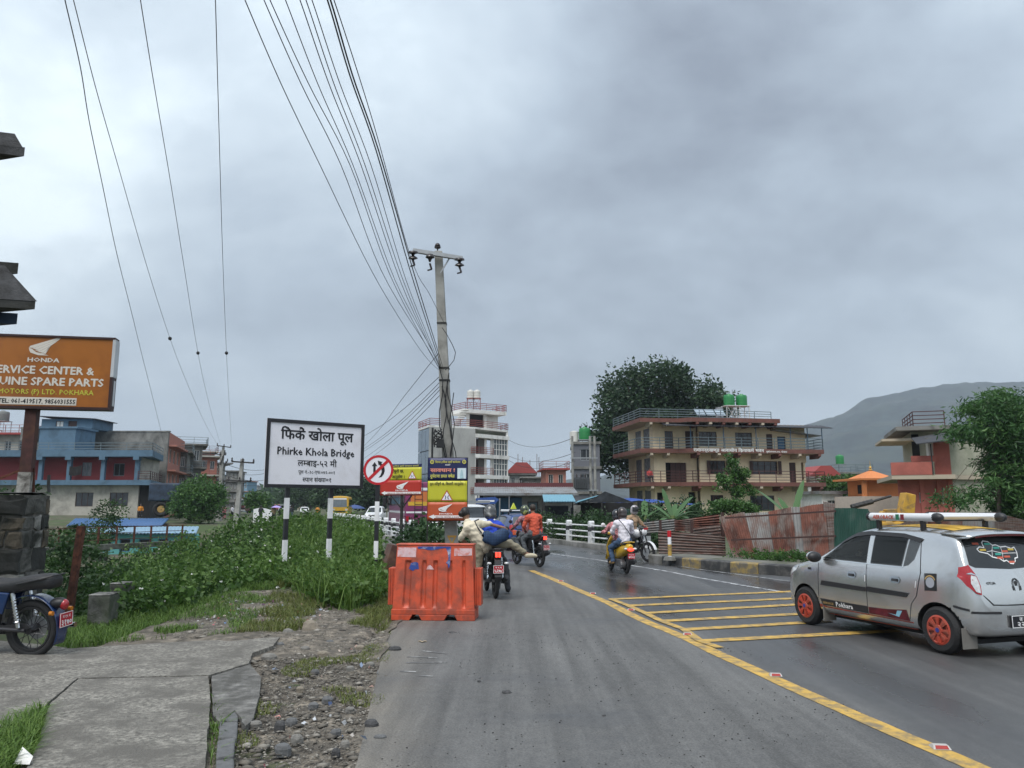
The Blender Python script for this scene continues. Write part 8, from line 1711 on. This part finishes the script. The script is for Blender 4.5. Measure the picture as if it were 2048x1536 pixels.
    if cl:
        one('rear_mudguard', lambda m: m.grid([[(-.66+(r+.05)*math.cos(a),y,r+.01+(r+.05)*math.sin(a)-.35*y*y) for y in np.linspace(-.085,.085,7)] for a in [R(t) for t in range(55,215,8)]]), paint, root, smooth=60).modifiers.new('t','SOLIDIFY').thickness = .006
        one('front_mudguard', lambda m: m.grid([[(.68+(r+.04)*math.cos(a),y,r+(r+.04)*math.sin(a)) for y in np.linspace(-.06,.06,5)] for a in [R(t) for t in range(20,150,8)]]), paint, root, smooth=60)
        tl = (-1.03,.60); one('lamp_nacelle', lambda m: m.ell((-.98,0,.62),(.10,.075,.06),12,8), blk, root, smooth=60); one('tail_lamp', lambda m: m.ell((-1.05,0,.60),(.045,.055,.06),12,8), redl, root, smooth=60); px_ = -1.075; pz = .44
        for s in (1,-1): one('indicator', lambda m: m.cyl((-.99,s*.15,.53),(-1.03,s*.15,.53),.024,n=12), mat('amber',(.45,.16,.02),.2), root)
        one('tail_guard', lambda m: m.tube([(-.55,.14,.84),(-.85,.15,.90),(-.96,.10,.93),(-.96,-.10,.93),(-.85,-.15,.90),(-.55,-.14,.84)],.010,6), blk, root)
    else:
        one('tail_cowl', lambda m: m.prism([(-.35,.66),(-.80,.74),(-.98,.86),(-.92,.90),(-.40,.78)],-.09,.09,'y'), paint, root, bevel=.02)
        one('rear_mudguard', lambda m: (m.prism([(-.86,.76),(-.97,.72),(-1.05,.50),(-1.03,.42),(-.98,.50),(-.90,.68)],-.06,.06,'y'), m.prism([(-1.03,.50),(-1.06,.42),(-1.02,.33),(-1.0,.36)],-.065,.065,'y')), blk, root, bevel=.01)
        for s in (1,-1): one('tail_lamp', lambda m: m.box(-1.0,s*.028-.022,.77,-.975,s*.028+.022,.86), lampon if tailon else redl, root, bevel=.006); one('indicator', lambda m: m.ell((-.96,s*.16,.66),(.04,.045,.025),10,6), clearl, root, smooth=60)
        one('grab_rail', lambda m: m.tube([(-.50,.12,.84),(-.85,.12,.90),(-.96,.06,.92),(-.96,-.06,.92),(-.85,-.12,.90),(-.50,-.12,.84)],.012,6), blk, root)
        one('front_mudguard', lambda m: m.grid([[(.68+(r+.035)*math.cos(a),y,r+(r+.035)*math.sin(a)) for y in np.linspace(-.06,.06,5)] for a in [R(t) for t in range(15,140,8)]]), paint, root, smooth=60); px_ = -1.062; pz = .56
    if plate:
        pw,ph = (.19,.14) if not cl else (.20,.155)
        pp = one('number_plate', lambda m: m.box(px_-.006,-pw/2,pz-ph/2,px_,pw/2,pz+ph/2), redplate, root); one('plate_rim', lambda m: [m.box(px_-.009,a,b,px_-.0065,c,d) for a,b,c,d in ((-pw/2,pz-ph/2,pw/2,pz-ph/2+.006),(-pw/2,pz+ph/2-.006,pw/2,pz+ph/2),(-pw/2,pz-ph/2+.006,-pw/2+.006,pz+ph/2-.006),(pw/2-.006,pz-ph/2+.006,pw/2,pz+ph/2-.006))], lw, pp)
        lettering(plate[0],0,pz-ph*.38,pw*.82,lw,pp,0,.03,height=ph*.38,plane=lambda a,b,e: (px_-.0075-e,-a,b)); lettering(plate[1],0,pz+ph*.12,pw*.6,lw,pp,0,.02,height=ph*.20,plane=lambda a,b,e: (px_-.0075-e,-a,b))
    one('front_fork', lambda m: [m.tube([(.68,s*.09,r),(.50,s*.09,.82),(.44,s*.09,.98)],.022,8) for s in (1,-1)], gun, root, smooth=60)
    one('handlebar', lambda m: m.tube([(.30,.36,1.04),(.42,.22,1.06),(.45,.08,1.02),(.45,-.08,1.02),(.42,-.22,1.06),(.30,-.36,1.04)],.013,8), gun, root, smooth=60)
    for s in (1,-1):
        one('grip', lambda m: m.cyl((.36,s*.29,1.045),(.27,s*.39,1.037),.018,n=8), blk, root); mi = one('mirror_stalk', lambda m: m.tube([(.40,s*.25,1.06),(.38,s*.30,1.18),(.40,s*.34,1.22)],.007,6), blk, root); one('mirror_glass', lambda m: m.ell((.40,s*.36,1.25),(.02,.06,.05) if not cl else (.02,.055,.055),12,8), chrome if cl else blk, mi, smooth=60)
        one('footpeg', lambda m: m.cyl((.0,s*.12,.32),(.0,s*.22,.32),.014,n=8), blk, root)
    one('headlight', lambda m: m.ell((.56,0,.90),(.08,.09,.10),14,10), paint if style=='street' else chrome, root, smooth=60); one('headlight_glass', lambda m: m.ell((.60,0,.90),(.05,.075,.085),14,10), clearl, root, smooth=60)
    one('chain_guard', lambda m: m.prism([(-.16,.36),(-.66,.40),(-.72,.36),(-.66,.33),(-.16,.30)],.095,.105,'y'), blk, root)
    return root
bkp = mat('black_bike_paint',(.016,.016,.019),.3,var=.05,coat=.5)
def heading(a,b): return math.atan2(b.y-a.y,b.x-a.x)
r1 = gnd(991,1197); h1 = R(99); bikeA = motorbike('black motorcycle stopped beside the orange barrier', r1, h1, bkp, True, ('५२७८','ग ९ प'))
r2 = gnd(1079,1134.5); h2 = R(118); bikeB = motorbike('dark motorcycle with twin riders, the back one in an orange shirt', r2, h2, mat('dark_red_bike',(.05,.018,.02),.35,coat=.4), True, ('४८९६','ग २ प'))
f3 = gnd(1296,1124); h3 = R(-52); r3 = f3-Vector((math.cos(h3),math.sin(h3),0))*1.34; bikeC = motorbike('white motorcycle coming towards the camera past the yellow scooter', r3, h3, mat('white_bike',(.66,.66,.68),.3,coat=.5), False, None)
one('front_plate', lambda m: m.box(.62,-.09,.97,.63,.09,1.03), redplate, bikeC)
r4 = gnd(62,1316); h4 = R(172); bikeD = motorbike('dark blue classic motorcycle with red plate parked at the left edge', r4, h4, mat('classic_blue',(.010,.030,.10),.22,var=.05,coat=.6), False, ('३१७०','ग १५ प'), 'classic', R(-4))
# yellow scooter
def scooter(label, rear, head, paint):
    loc = Vector((rear.x,rear.y,0))+Vector((math.cos(head),math.sin(head),0))*.62; root = thing('scooter',label,'scooter',tuple(loc),head); r = .225
    for x in (-.62,.62): spoked(root,x,r,.06,gun,5,True)
    me = loft([(x,[(0,z0),(w*.8,z0),(w,z0+(z1-z0)*.35),(w*.9,z0+(z1-z0)*.75),(w*.5,z1),(0,z1+.01)]) for x,w,z0,z1 in ((-.98,.05,.66,.74),(-.90,.12,.58,.76),(-.70,.16,.48,.75),(-.40,.17,.38,.73),(-.12,.15,.34,.68),(-.02,.10,.32,.60))],2); me.materials.append(paint); shade(me,60); obj('rear_cowl',me,root)
    one('floorboard', lambda m: m.box(-.10,-.17,.27,.40,.17,.33), blk, root, bevel=.02)
    one('front_apron', lambda m: m.grid([[(.40+.10*math.cos(y*5)-.10+dx,y,z) for y in np.linspace(-w,w,9)] for z,w,dx in ((.30,.15,.0),(.45,.19,.03),(.65,.20,.02),(.80,.16,-.04),(.92,.10,-.10))]), paint, root, smooth=60).modifiers.new('t','SOLIDIFY').thickness = .03
    one('front_fender', lambda m: m.grid([[(.62+(r+.04)*math.cos(a),y,r+(r+.04)*math.sin(a)) for y in np.linspace(-.07,.07,5)] for a in [R(t) for t in range(10,150,10)]]), paint, root, smooth=60); one('steering_column', lambda m: m.tube([(.60,.07,r),(.50,.05,.50),(.36,0,.95)],.025,8), gun, root)
    one('handlebar_cowl', lambda m: m.ell((.34,0,.98),(.10,.18,.06),14,8), paint, root, smooth=60); one('handlebar', lambda m: m.tube([(.24,.34,1.0),(.34,.15,1.0),(.34,-.15,1.0),(.24,-.34,1.0)],.014,8), blk, root)
    for s in (1,-1): mi = one('mirror_stalk', lambda m: m.tube([(.30,s*.22,1.02),(.30,s*.28,1.18)],.007,6), blk, root); one('mirror_glass', lambda m: m.ell((.30,s*.30,1.21),(.02,.06,.045),10,8), whitep, mi, smooth=60)
    one('seat', lambda m: m.grid([[(x,.14*math.cos(a),z+.06*math.sin(a)) for a in [math.pi*k/10 for k in range(11)]]+[(x,-.13,z-.02),(x,.13,z-.02),(x,.14,z)] for x,z in ((-.02,.66),(-.15,.72),(-.45,.73),(-.75,.77),(-.86,.76))]), sadd, root, smooth=60)
    one('tail_lamp', lambda m: m.ell((-.985,0,.62),(.035,.085,.04),12,8), lampon, root, smooth=60)
    for s in (1,-1): one('indicator', lambda m: m.ell((-.955,s*.12,.64),(.04,.05,.03),10,6), clearl, root, smooth=60)
    one('rear_mudguard', lambda m: m.prism([(-.85,.50),(-.96,.54),(-1.02,.36),(-.98,.24),(-.94,.36)],-.07,.07,'y'), blk, root, bevel=.01); pp = one('number_plate', lambda m: m.box(-1.03,-.09,.40,-1.02,.09,.53), redplate, root); lettering('७९५१',0,.42,.15,lw,pp,0,.03,height=.045,plane=lambda a,b,e: (-1.0315-e,-a,b)); lettering('ग ८ प',0,.485,.11,lw,pp,0,.02,height=.03,plane=lambda a,b,e: (-1.0315-e,-a,b))
    one('engine', lambda m: (m.box(-.66,.05,.18,-.18,.16,.36), m.cyl((-.62,.03,r),(-.62,.17,r),.10,n=14)), engm, root, bevel=.02); one('exhaust', lambda m: m.tube([(-.40,-.12,.24),(-.60,-.15,.26),(-.88,-.15,.32)],0,10,[.03,.045,.04]), blk, root, smooth=50); one('grab_rail', lambda m: m.tube([(-.60,.13,.74),(-.92,.12,.80),(-.98,0,.81),(-.92,-.12,.80),(-.60,-.13,.74)],.013,6), paint, root)
    return root
r5 = gnd(1253,1148); h5 = heading(gnd(1253,1148),gnd(1214,1138)); scooter('yellow scooter carrying two riders along the wet road', r5, h5, mat('scooter_yellow',(.58,.36,.02),.3,var=.06,coat=.5))
# ------------------------------------------------------------------ people
def fused(parts, voxel, smooth_it=4, folds=0.0, seed=0):
    """one continuous skin over tapered limbs: parts = [(p,q,r0,r1)] or [(centre,(rx,ry,rz))]"""
    m = MB()
    for p in parts:
        if len(p) == 2: m.ell(p[0],p[1],14,10)
        else:
            a,b,r0,r1 = Vector(p[0]),Vector(p[1]),p[2],p[3]; m.ell(a,r0,12,8); m.ell(b,r1,12,8)
            if (b-a).length > 1e-4: m.cyl(a,b,r0,r1,n=12)
    me = bpy.data.meshes.new('tmp'); me.from_pydata(m.v,[],m.f); o = bpy.data.objects.new('tmp',me); C.objects.link(o)
    r = o.modifiers.new('r','REMESH'); r.mode = 'VOXEL'; r.voxel_size = voxel; s = o.modifiers.new('s','SMOOTH'); s.iterations = smooth_it; s.factor = .5
    out = evaluated(o); bpy.data.objects.remove(o); bpy.data.meshes.remove(me)
    if folds:
        n_ = [v.normal.copy() for v in out.vertices]
        for v,nn in zip(out.vertices,n_): v.co += nn*folds*(noise.noise((v.co.x*8+seed,v.co.y*8,v.co.z*15))+.6*noise.noise((v.co.x*20,v.co.y*20+seed,v.co.z*24)))
    out.shade_smooth(); return out
skinm = mat('skin_brown',(.26,.135,.085),.55,var=.08,scale=10); hairm = mat('black_hair',(.012,.010,.010),.5,var=.2,scale=30); facem = mat('eye_dark',(.01,.008,.008),.3,var=0); lipm = mat('lip',(.20,.07,.06),.5,var=0)
def person(label, loc, rz, J, shirt, trousers, head='hair', helm=None, shoe=None, sleeve=1.0, vox=.017, hairc=None, detail=True, look=(1,0,0), pants=1.0, name='person', fold=.02):
    root = thing(name,label,'person',loc,rz); V3 = Vector; g = {k: V3(v) for k,v in J.items()}
    hd_ = g['head']; lk = V3(look).normalized(); sd = lk.cross(V3((0,0,1))).normalized(); up = sd.cross(lk)
    P = [(g['pelvis'],g['chest'],.125,.135),(g['shL']-V3((0,0,.025)),g['shR']-V3((0,0,.025)),.055,.055),(g['hipL'],g['hipR'],.105,.105),(g['chest'],g['neck'],.10,.05),(g['neck'],hd_,.052,.055),(hd_,(.085,.078,.112)),(hd_+lk*.085-up*.01,(.018,.014,.022)),(hd_+sd*.078,(.014,.012,.028)),(hd_-sd*.078,(.014,.012,.028)),(hd_+lk*.045-up*.085,(.04,.038,.03))]
    for s in 'LR':
        P += [(g['sh'+s]-V3((0,0,.025)),g['el'+s],.050,.042),(g['el'+s],g['ha'+s],.042,.028),(g['hip'+s],g['kn'+s],.090,.060),(g['kn'+s],g['an'+s],.058,.038),(g['an'+s],g['to'+s],.038,.030)]
        d = (g['ha'+s]-g['el'+s]).normalized(); P.append((g['ha'+s],g['ha'+s]+d*.07,.034,.030))
    me = fused(P,vox)
    if detail:                       # five fingers on each hand, added to the same mesh
        bm = bmesh.new(); bm.from_mesh(me)
        for s in 'LR':
            d = (g['ha'+s]-g['el'+s]).normalized(); a = d.orthogonal().normalized() if abs(d.z) > .9 else d.cross(V3((0,0,1))).normalized(); b = a.cross(d); h = g['ha'+s]+d*.09; sg = 1 if s == 'L' else -1
            fm_ = MB()
            for k,(ln) in enumerate((.068,.078,.072,.056)):
                q = h+a*(.024-.016*k)*sg; fm_.tube([q-d*.02,q+d*ln*.45,q+d*ln*.75-b*.022,q+d*ln*.78-b*.045],0,6,[.0095,.009,.008,.006])
            q = h-d*.045+a*.034*sg; fm_.tube([q,q+d*.03+a*.018*sg,q+d*.055+a*.012*sg-b*.02],0,6,[.011,.010,.008])
            vv = [bm.verts.new(p) for p in fm_.v]
            for f in fm_.f: bm.faces.new([vv[i] for i in f])
        bm.to_mesh(me); bm.free(); me.shade_smooth()
    me.materials.append(skinm); obj('body',me,root)
    S = [(g['pelvis']+V3((0,0,-.02)),g['chest'],.150,.155),(g['shL'].lerp(g['chest'],.12)-V3((0,0,.02)),g['shR'].lerp(g['chest'],.12)-V3((0,0,.02)),.080,.080),(g['chest'],g['neck'],.130,.066),(g['shL']-V3((0,0,.015)),g['neck']-V3((0,0,.03)),.068,.055),(g['shR']-V3((0,0,.015)),g['neck']-V3((0,0,.03)),.068,.055),(g['hipL']*.5+g['hipR']*.5,g['pelvis'],.150,.150)]
    for s in 'LR':
        e = g['sh'+s].lerp(g['el'+s],min(1,sleeve*2)); S.append((g['sh'+s]-V3((0,0,.02)),e,.068,.060))
        if sleeve > .5: S.append((g['el'+s],g['el'+s].lerp(g['ha'+s],(sleeve-.5)*1.85),.058,.042))
    sm_ = fused(S,vox*1.05,4,fold,len(label)); sm_.materials.append(shirt); obj('shirt',sm_,root)
    Tp = [(g['hipL'],g['hipR'],.118,.118)]
    for s in 'LR': Tp += [(g['hip'+s],g['kn'+s],.106,.076),(g['kn'+s],g['kn'+s].lerp(g['an'+s],pants),.076,.058)]
    tm = fused(Tp,vox*1.05,4,fold*.8,3); tm.materials.append(trousers); obj('trousers',tm,root)
    for s in 'LR': sh = fused([(g['an'+s]+V3((0,0,-.025)),g['to'+s],.050,.042),(g['to'+s],g['to'+s]+(g['to'+s]-g['an'+s]).normalized()*.05,.042,.032)],.014,2); sh.materials.append(shoe or blk); obj('shoe',sh,root)
    if head == 'helmet':
        hm_ = fused([(hd_+up*.02,(.130,.130,.145)),(hd_-up*.05-lk*.02,(.125,.125,.10))],.016,4); hm_.materials.append(helm); o = obj('helmet',hm_,root)
        vs_ = []; rows = [[tuple(hd_+up*(.03+z)+(lk*math.cos(t)+sd*math.sin(t))*(.137 if abs(z)<.05 else .128)) for t in [R(a) for a in range(-75,76,15)]] for z in (-.075,-.04,0,.04,.07)]; mb = MB(); mb.grid(rows); mb.build('visor',mat('visor_smoke',(.03,.032,.035),.08,var=0),o,smooth=180)
    else:
        hr = fused([(hd_+up*.025-lk*.018,(.096,.092,.108))]+([(hd_-lk*.085-up*.02,(.055,.06,.06))] if head == 'bun' else [])+([(hd_-lk*.06-up*.05,hd_-lk*.09-up*.22,.06,.04)] if head == 'long' else []),.014,3); hr.materials.append(hairc or hairm); obj('hair',hr,root)
    if detail:
        for s in (1,-1): one('eye', lambda m: m.ell(hd_+lk*.078+sd*.032*s+up*.012,(.010,.010,.008),8,6), facem, root)
        one('mouth', lambda m: m.ell(hd_+lk*.080-up*.055,(.012,.018,.006),8,6), lipm, root)
    return root
def ride(x=0.0, z=0.0, hands=(.30,.33,1.07), lean=.10, foot=(.08,.20,.36), knee=(.26,.19,.70), w=.19, hz=.0, foots=None):
    """seated pose in a two-wheeler's own axes"""
    p = {'pelvis':(x,0,.88+z),'chest':(x+lean,0,1.24+z),'neck':(x+lean+.03,0,1.41+z),'head':(x+lean+.07,0,1.57+z)}
    for s,q in (('L',1),('R',-1)):
        p['sh'+s] = (x+lean-.01,q*w,1.35+z); ha = (hands[0],q*hands[1],hands[2]); sh = Vector(p['sh'+s]); md = (sh+Vector(ha))/2; p['el'+s] = tuple(md+Vector((-.03,q*.09,-.10))); p['ha'+s] = ha
        p['hip'+s] = (x+.02,q*.10,.86+z); p['kn'+s] = (x+knee[0],q*knee[1],knee[2]+z*.5); p['an'+s] = (x+foot[0],q*foot[1],foot[2]); p['to'+s] = (x+foot[0]+.14,q*(foot[1]+.02),foot[2]-.04)
    if foots: p.update(foots)
    return p
cot = lambda n_,c,v=.1,s=3: mat('cloth_'+n_,c,.9,var=v,scale=s,bump=.15,bscale=90)
jeans = cot('jeans',(.045,.085,.16),.15); grey_t = cot('grey_trousers',(.085,.095,.105)); dark_t = cot('dark_trousers',(.02,.022,.028)); olive = cot('olive_trousers',(.24,.215,.155),.08); creamc = cot('cream_shirt',(.62,.55,.42),.05); orange_s = cot('orange_shirt',(.52,.085,.045),.08); white_s = cot('white_shirt',(.66,.63,.68),.04); pink_s = cot('pink_check_shirt',(.42,.17,.18),.45,22); maroon = cot('plum_shirt',(.30,.14,.16),.3,14); blue_s = cot('royal_blue_jacket',(.02,.06,.45),.1); tan_s = cot('tan_shirt',(.36,.24,.15),.1)
hblk = mat('helmet_black',(.018,.018,.022),.25,var=.1,coat=.5); hgrey = mat('helmet_grey',(.06,.062,.066),.3,var=.2,scale=6,coat=.5,stain=(.40,.40,.38),sscale=7,samt=.3); hgreen = mat('helmet_green_black',(.03,.04,.03),.3,var=.2,scale=9,coat=.5,stain=(.40,.48,.12),sscale=10,samt=.42); hsil = mat('helmet_silver',(.36,.34,.36),.3,var=.15,scale=8,coat=.5,stain=(.16,.10,.12),sscale=6,samt=.4)
place = lambda b: (tuple(b.location), b.rotation_euler[2])
# driver of the stopped motorcycle: right foot on the road
l,rz = place(bikeA)
person('person in royal blue with grey helmet at the handlebars of the stopped motorcycle', l, rz, ride(.0,.0,foots={'knR':(.16,-.30,.55),'anR':(-.02,-.33,.11),'toR':(.12,-.36,.06)}), blue_s, dark_t, 'helmet', hgrey)
# woman getting on behind, right leg over the seat
person('woman in cream shirt and olive trousers mounting the stopped motorcycle', l, rz, {'pelvis':(-.62,.22,1.00),'chest':(-.60,.46,1.27),'neck':(-.56,.53,1.40),'head':(-.52,.56,1.55),'shL':(-.72,.55,1.32),'shR':(-.48,.34,1.38),'elL':(-.66,.66,1.10),'haL':(-.50,.50,.98),'elR':(-.38,.10,1.36),'haR':(-.36,-.14,1.30),
    'hipL':(-.64,.30,.95),'hipR':(-.58,.12,.98),'knL':(-.62,.34,.52),'anL':(-.66,.34,.11),'toL':(-.52,.36,.05),'knR':(-.62,-.28,1.00),'anR':(-.60,-.60,.80),'toR':(-.57,-.74,.77)}, creamc, olive, 'bun', shoe=mat('cream_shoe',(.50,.44,.32),.6), sleeve=.62, look=(.2,-.9,-.25), pants=.82)
q = Matrix.Translation(l) @ Matrix.Rotation(rz,4,'Z'); bp_ = q @ Vector((-.80,.02,1.12))
bg_ = thing('duffel_bag','blue checked duffel bag hanging from the woman on the stopped motorcycle','bag',tuple(bp_),rz)
def bagf(m):
    rows = []
    for i in range(13):
        y = -.24+.040*i; k = (1-abs((i-6)/6.2)**6)**.5; rows.append([(.12*k*math.copysign(abs(math.cos(a))**.6,math.cos(a))*(1+.10*math.sin(3*a+i)),y+.02*math.sin(2*a),.125*k*math.copysign(abs(math.sin(a))**.6,math.sin(a))*(1+.10*math.cos(2*a+i*.8))-.10*y+.03*math.sin(i*.7)) for a in [2*math.pi*j/16 for j in range(17)]])
    m.grid(rows)
def plaid():
    mt = bpy.data.materials.new('blue_check'); mt.use_nodes = True; N = mt.node_tree.nodes; L = mt.node_tree.links; b = N['Principled BSDF']; tc = N.new('ShaderNodeTexCoord'); outs = []
    for ax in ('Y','Z'):
        w = N.new('ShaderNodeTexWave'); w.bands_direction = ax; w.inputs['Scale'].default_value = 11; L.new(tc.outputs['Object'],w.inputs[0]); outs.append(w.outputs['Fac'])
    mm = N.new('ShaderNodeMath'); mm.operation = 'MULTIPLY'; L.new(outs[0],mm.inputs[0]); L.new(outs[1],mm.inputs[1]); rp = N.new('ShaderNodeValToRGB'); L.new(mm.outputs[0],rp.inputs[0]); rp.color_ramp.elements[0].color = (.008,.022,.06,1); rp.color_ramp.elements[1].color = (.03,.085,.19,1); L.new(rp.outputs[0],b.inputs['Base Color']); b.inputs['Roughness'].default_value = .8; return mt
one('bag_body', bagf, plaid(), bg_, smooth=70); one('strap', lambda m: m.tube([(.02,.26,.08),(.10,.34,.20),(.14,.38,.30),(.20,.30,.33)],.014,6), dark_t, bg_)
# orange shirt pair
l,rz = place(bikeB)
person('driver with green and black helmet in front of the orange shirted passenger', l, rz, ride(.02,0), maroon, grey_t, 'helmet', hgreen, sleeve=.45)
person('bareheaded passenger in orange shirt and grey trousers on the dark motorcycle', l, rz, ride(-.40,.06,(-.10,.16,1.02),.06,(.18,.20,.42),(.30,.22,.72),.21), orange_s, grey_t, 'hair', hairc=mat('brown_hair',(.03,.02,.014),.6,var=.3,scale=40), sleeve=.85, shoe=mat('sandal_teal',(.05,.10,.10),.6))
# scooter pair
sc = [o for o in scene.objects if o.name.startswith('scooter')][0]; l,rz = place(sc)
person('scooter driver in pink checked shirt and black helmet', l, rz, ride(-.10,-.12,(.24,.33,1.02),.10,(.24,.12,.38),(.30,.13,.64),.18), pink_s, dark_t, 'helmet', hblk)
person('scooter passenger in white shirt, blue jeans and dark helmet', l, rz, ride(-.52,-.06,(-.20,.17,.98),.06,(.28,.22,.30),(.40,.24,.66),.20), white_s, jeans, 'helmet', mat('helmet_dark_brown',(.03,.02,.018),.3,var=.2,coat=.5), shoe=mat('sandal_tan',(.35,.22,.09),.6))
q = Matrix.Translation(l) @ Matrix.Rotation(rz,4,'Z'); st_ = thing('bag_strap','thin dark strap across the white shirted scooter passenger','strap',l,rz); one('strap_band', lambda m: m.tube([(-.60,.17,1.36),(-.655,.06,1.22),(-.675,-.05,1.06),(-.66,-.14,.92)],.011,6), dark_t, st_)
# oncoming rider
l,rz = place(bikeC)
person('rider in tan shirt and silver helmet coming towards the camera on the white motorcycle', l, rz, ride(.0,0), tan_s, dark_t, 'helmet', hsil, sleeve=.45)
# pedestrians and people by the houses
def stand(h=1.0, arms=.2, stride=.1):
    p = {'pelvis':(0,0,.95*h),'chest':(.02,0,1.28*h),'neck':(.02,0,1.45*h),'head':(.04,0,1.60*h)}
    for s,q in (('L',1),('R',-1)): p.update({'sh'+s:(0,q*.18,1.40*h),'el'+s:(arms*.2,q*.24,1.12*h),'ha'+s:(arms,q*.22,.92*h+arms*.5),'hip'+s:(0,q*.09,.92*h),'kn'+s:(.04+q*stride,q*.09,.50*h),'an'+s:(q*stride*.8,q*.09,.09),'to'+s:(q*stride*.8+.15,q*.10,.05)})
    return p
far = [(523,80,'dark clothed man standing before the white sheet wall',dark_t,dark_t,'hair'),(549,80,'left one of two people under the purple umbrella',tan_s,dark_t,'long'),(562,80,'right one of two people under the purple umbrella',dark_t,dark_t,'long'),(583,84,'person in dark shirt walking right of the purple umbrella',dark_t,jeans,'hair'),
       (450,96,'person in pink walking under the far electricity poles',cot('pink',(.50,.16,.20)),cot('pink_skirt',(.42,.12,.15)),'long'),(466,98,'person in black and white beside the person in pink',white_s,dark_t,'hair'),(636,100,'person in orange vest walking beside the yellow bus',cot('orange_vest',(.55,.25,.05)),dark_t,'hair')]
for i,(px,Y,lab,a_,b_,hd2) in enumerate(far):
    p = at(px,1000,Y); person(lab,(p.x,Y,max(.0,H(p.x,Y)+.04)),R(90+40*(i%3)),stand(1.0,.15,.08),a_,b_,hd2,vox=.03,detail=False,fold=0)
def sitp(): 
    p = stand(); p = {k:(v[0],v[1],v[2]-.45) for k,v in p.items()}
    for s,q in (('L',1),('R',-1)): p.update({'kn'+s:(.42,q*.12,.50),'an'+s:(.42,q*.12,.09),'to'+s:(.56,q*.12,.05)})
    return p
p = at(281,1020,79); person('person in orange sitting at the dark shop under the blue house',(p.x,79,.65),R(-60),sitp(),cot('amber_shirt',(.55,.22,.03)),dark_t,'hair',vox=.03,detail=False,fold=0)
p = F0.p(1300,950,1.3); w_ = F0.o+F0.u*p[0]+F0.n*1.4; person('person in red sitting on the lower balcony of the cream house',(w_.x,w_.y,B[0][0]),R(-80),sitp(),cot('red_shirt',(.45,.06,.06)),dark_t,'hair',vox=.03,detail=False,fold=0)
# umbrellas and stall sheets across the bridge
def umbrella(label, px, py, Y, r, m_, two=None, hgt=None):
    p = at(px,py,Y); t = thing('umbrella',label,'umbrella',(p.x,Y,0)); n = 8; z = p.z
    for k in range(n):
        a0,a1 = 2*math.pi*k/n,2*math.pi*(k+1)/n; am = (a0+a1)/2
        one('canopy_panel', lambda m: m.grid([[(r*f*math.cos(a)*(1 if j!=1 else .93),r*f*math.sin(a)*(1 if j!=1 else .93),z-.34*r*f*f+.16*r) for j,a in enumerate((a0,am,a1))] for f in (.02,.35,.7,1.0)]), (two if two and k%4==0 else m_), t)
    one('shaft', lambda m: m.cyl((0,0,hgt if hgt is not None else max(0,z-.9)),(0,0,z+.3*r),.015 if r < 1 else .03,n=6), steel, t)
umbrella('purple umbrella held over two people left of the bridge',553,1013,79.8,.55,mat('purple_cloth',(.36,.28,.62),.6,var=.05))
umbrella('large blue market umbrella with a red panel right of the yellow bus',709,1013,122,1.75,mat('blue_cloth',(.035,.07,.20),.6,var=.1),mat('red_cloth',(.30,.05,.06),.6),0)
p0,p1 = at(508,1000,82),at(546,1000,82); ws = thing('white_sheet_wall','white plastic sheet wall behind the pedestrians','screen',(p0.x,82,0)); one('sheet', lambda m: m.grid([[(x,.06*math.sin(x*5),z*(1+.12*math.sin(x*2))) for x in np.linspace(0,p1.x-p0.x,14)] for z in (0,.7,1.35)]), whitep, ws); one('frame_post', lambda m: [m.cyl((x,.06,0),(x,.06,1.4),.03,n=6) for x in (0,1,p1.x-p0.x)], steel, ws)
# far electricity poles on the left
def farpole(label, bx0, by0, tx, ty, Y, w, arms):
    b_,t_ = at(bx0,by0,Y), at(tx,ty,Y); t = thing('electricity_pole',label,'utility pole',(0,0,0)); b_.z = min(b_.z,0)
    m = MB(); m.add([(b_.x-w/2,Y-w/2,b_.z),(b_.x+w/2,Y-w/2,b_.z),(b_.x+w/2,Y+w/2,b_.z),(b_.x-w/2,Y+w/2,b_.z),(t_.x-w/4,Y-w/4,t_.z),(t_.x+w/4,Y-w/4,t_.z),(t_.x+w/4,Y+w/4,t_.z),(t_.x-w/4,Y+w/4,t_.z)],[(3,2,1,0),(4,5,6,7),(0,1,5,4),(1,2,6,5),(2,3,7,6),(3,0,4,7)]); m.build('shaft',pc,t)
    for (x0,y0,x1,y1) in arms:
        a,b = at(x0,y0,Y-w/2-.03),at(x1,y1,Y-w/2-.03); one('crossarm', lambda m: m.bar(a,b,.10), darksteel, t)
        for f in (.02,.5,.98): q = a.lerp(b,f); one('insulator', lambda m: m.lathe([(.03,0),(.09,.08),(.04,.14),(.07,.2),(.02,.3)],8,Matrix.Translation(q)), ins, t)
farpole('tall far concrete pole with two crossarms above the round tree',436,1045,447,893,86,.42,((434,891,462,895),(450,905,440,930)))
farpole('shorter dark far pole close behind the tall one',440,1045,442,902,88,.36,((430,908,452,910),(448,932,455,922)))
farpole('leaning concrete pole left of the name board',471,1062,485,918,55,.40,((463,923,508,926),(456,961,502,963)))
for i,(y0,y1) in enumerate(((926,930),(940,935),(948,950),(962,956))):
    a,b = at(445,y0,80),at(560,y1,120); pts = [a.lerp(b,k/12)-Vector((0,0,.8*4*(k/12)*(1-k/12))) for k in range(13)]; one('overhead_wire', lambda m: m.tube(pts,.03,4), cab, label='%s distant wire strung from the far poles behind the name board' % ['highest','second','third','lowest'][i], cat='wire', group='distant wires')
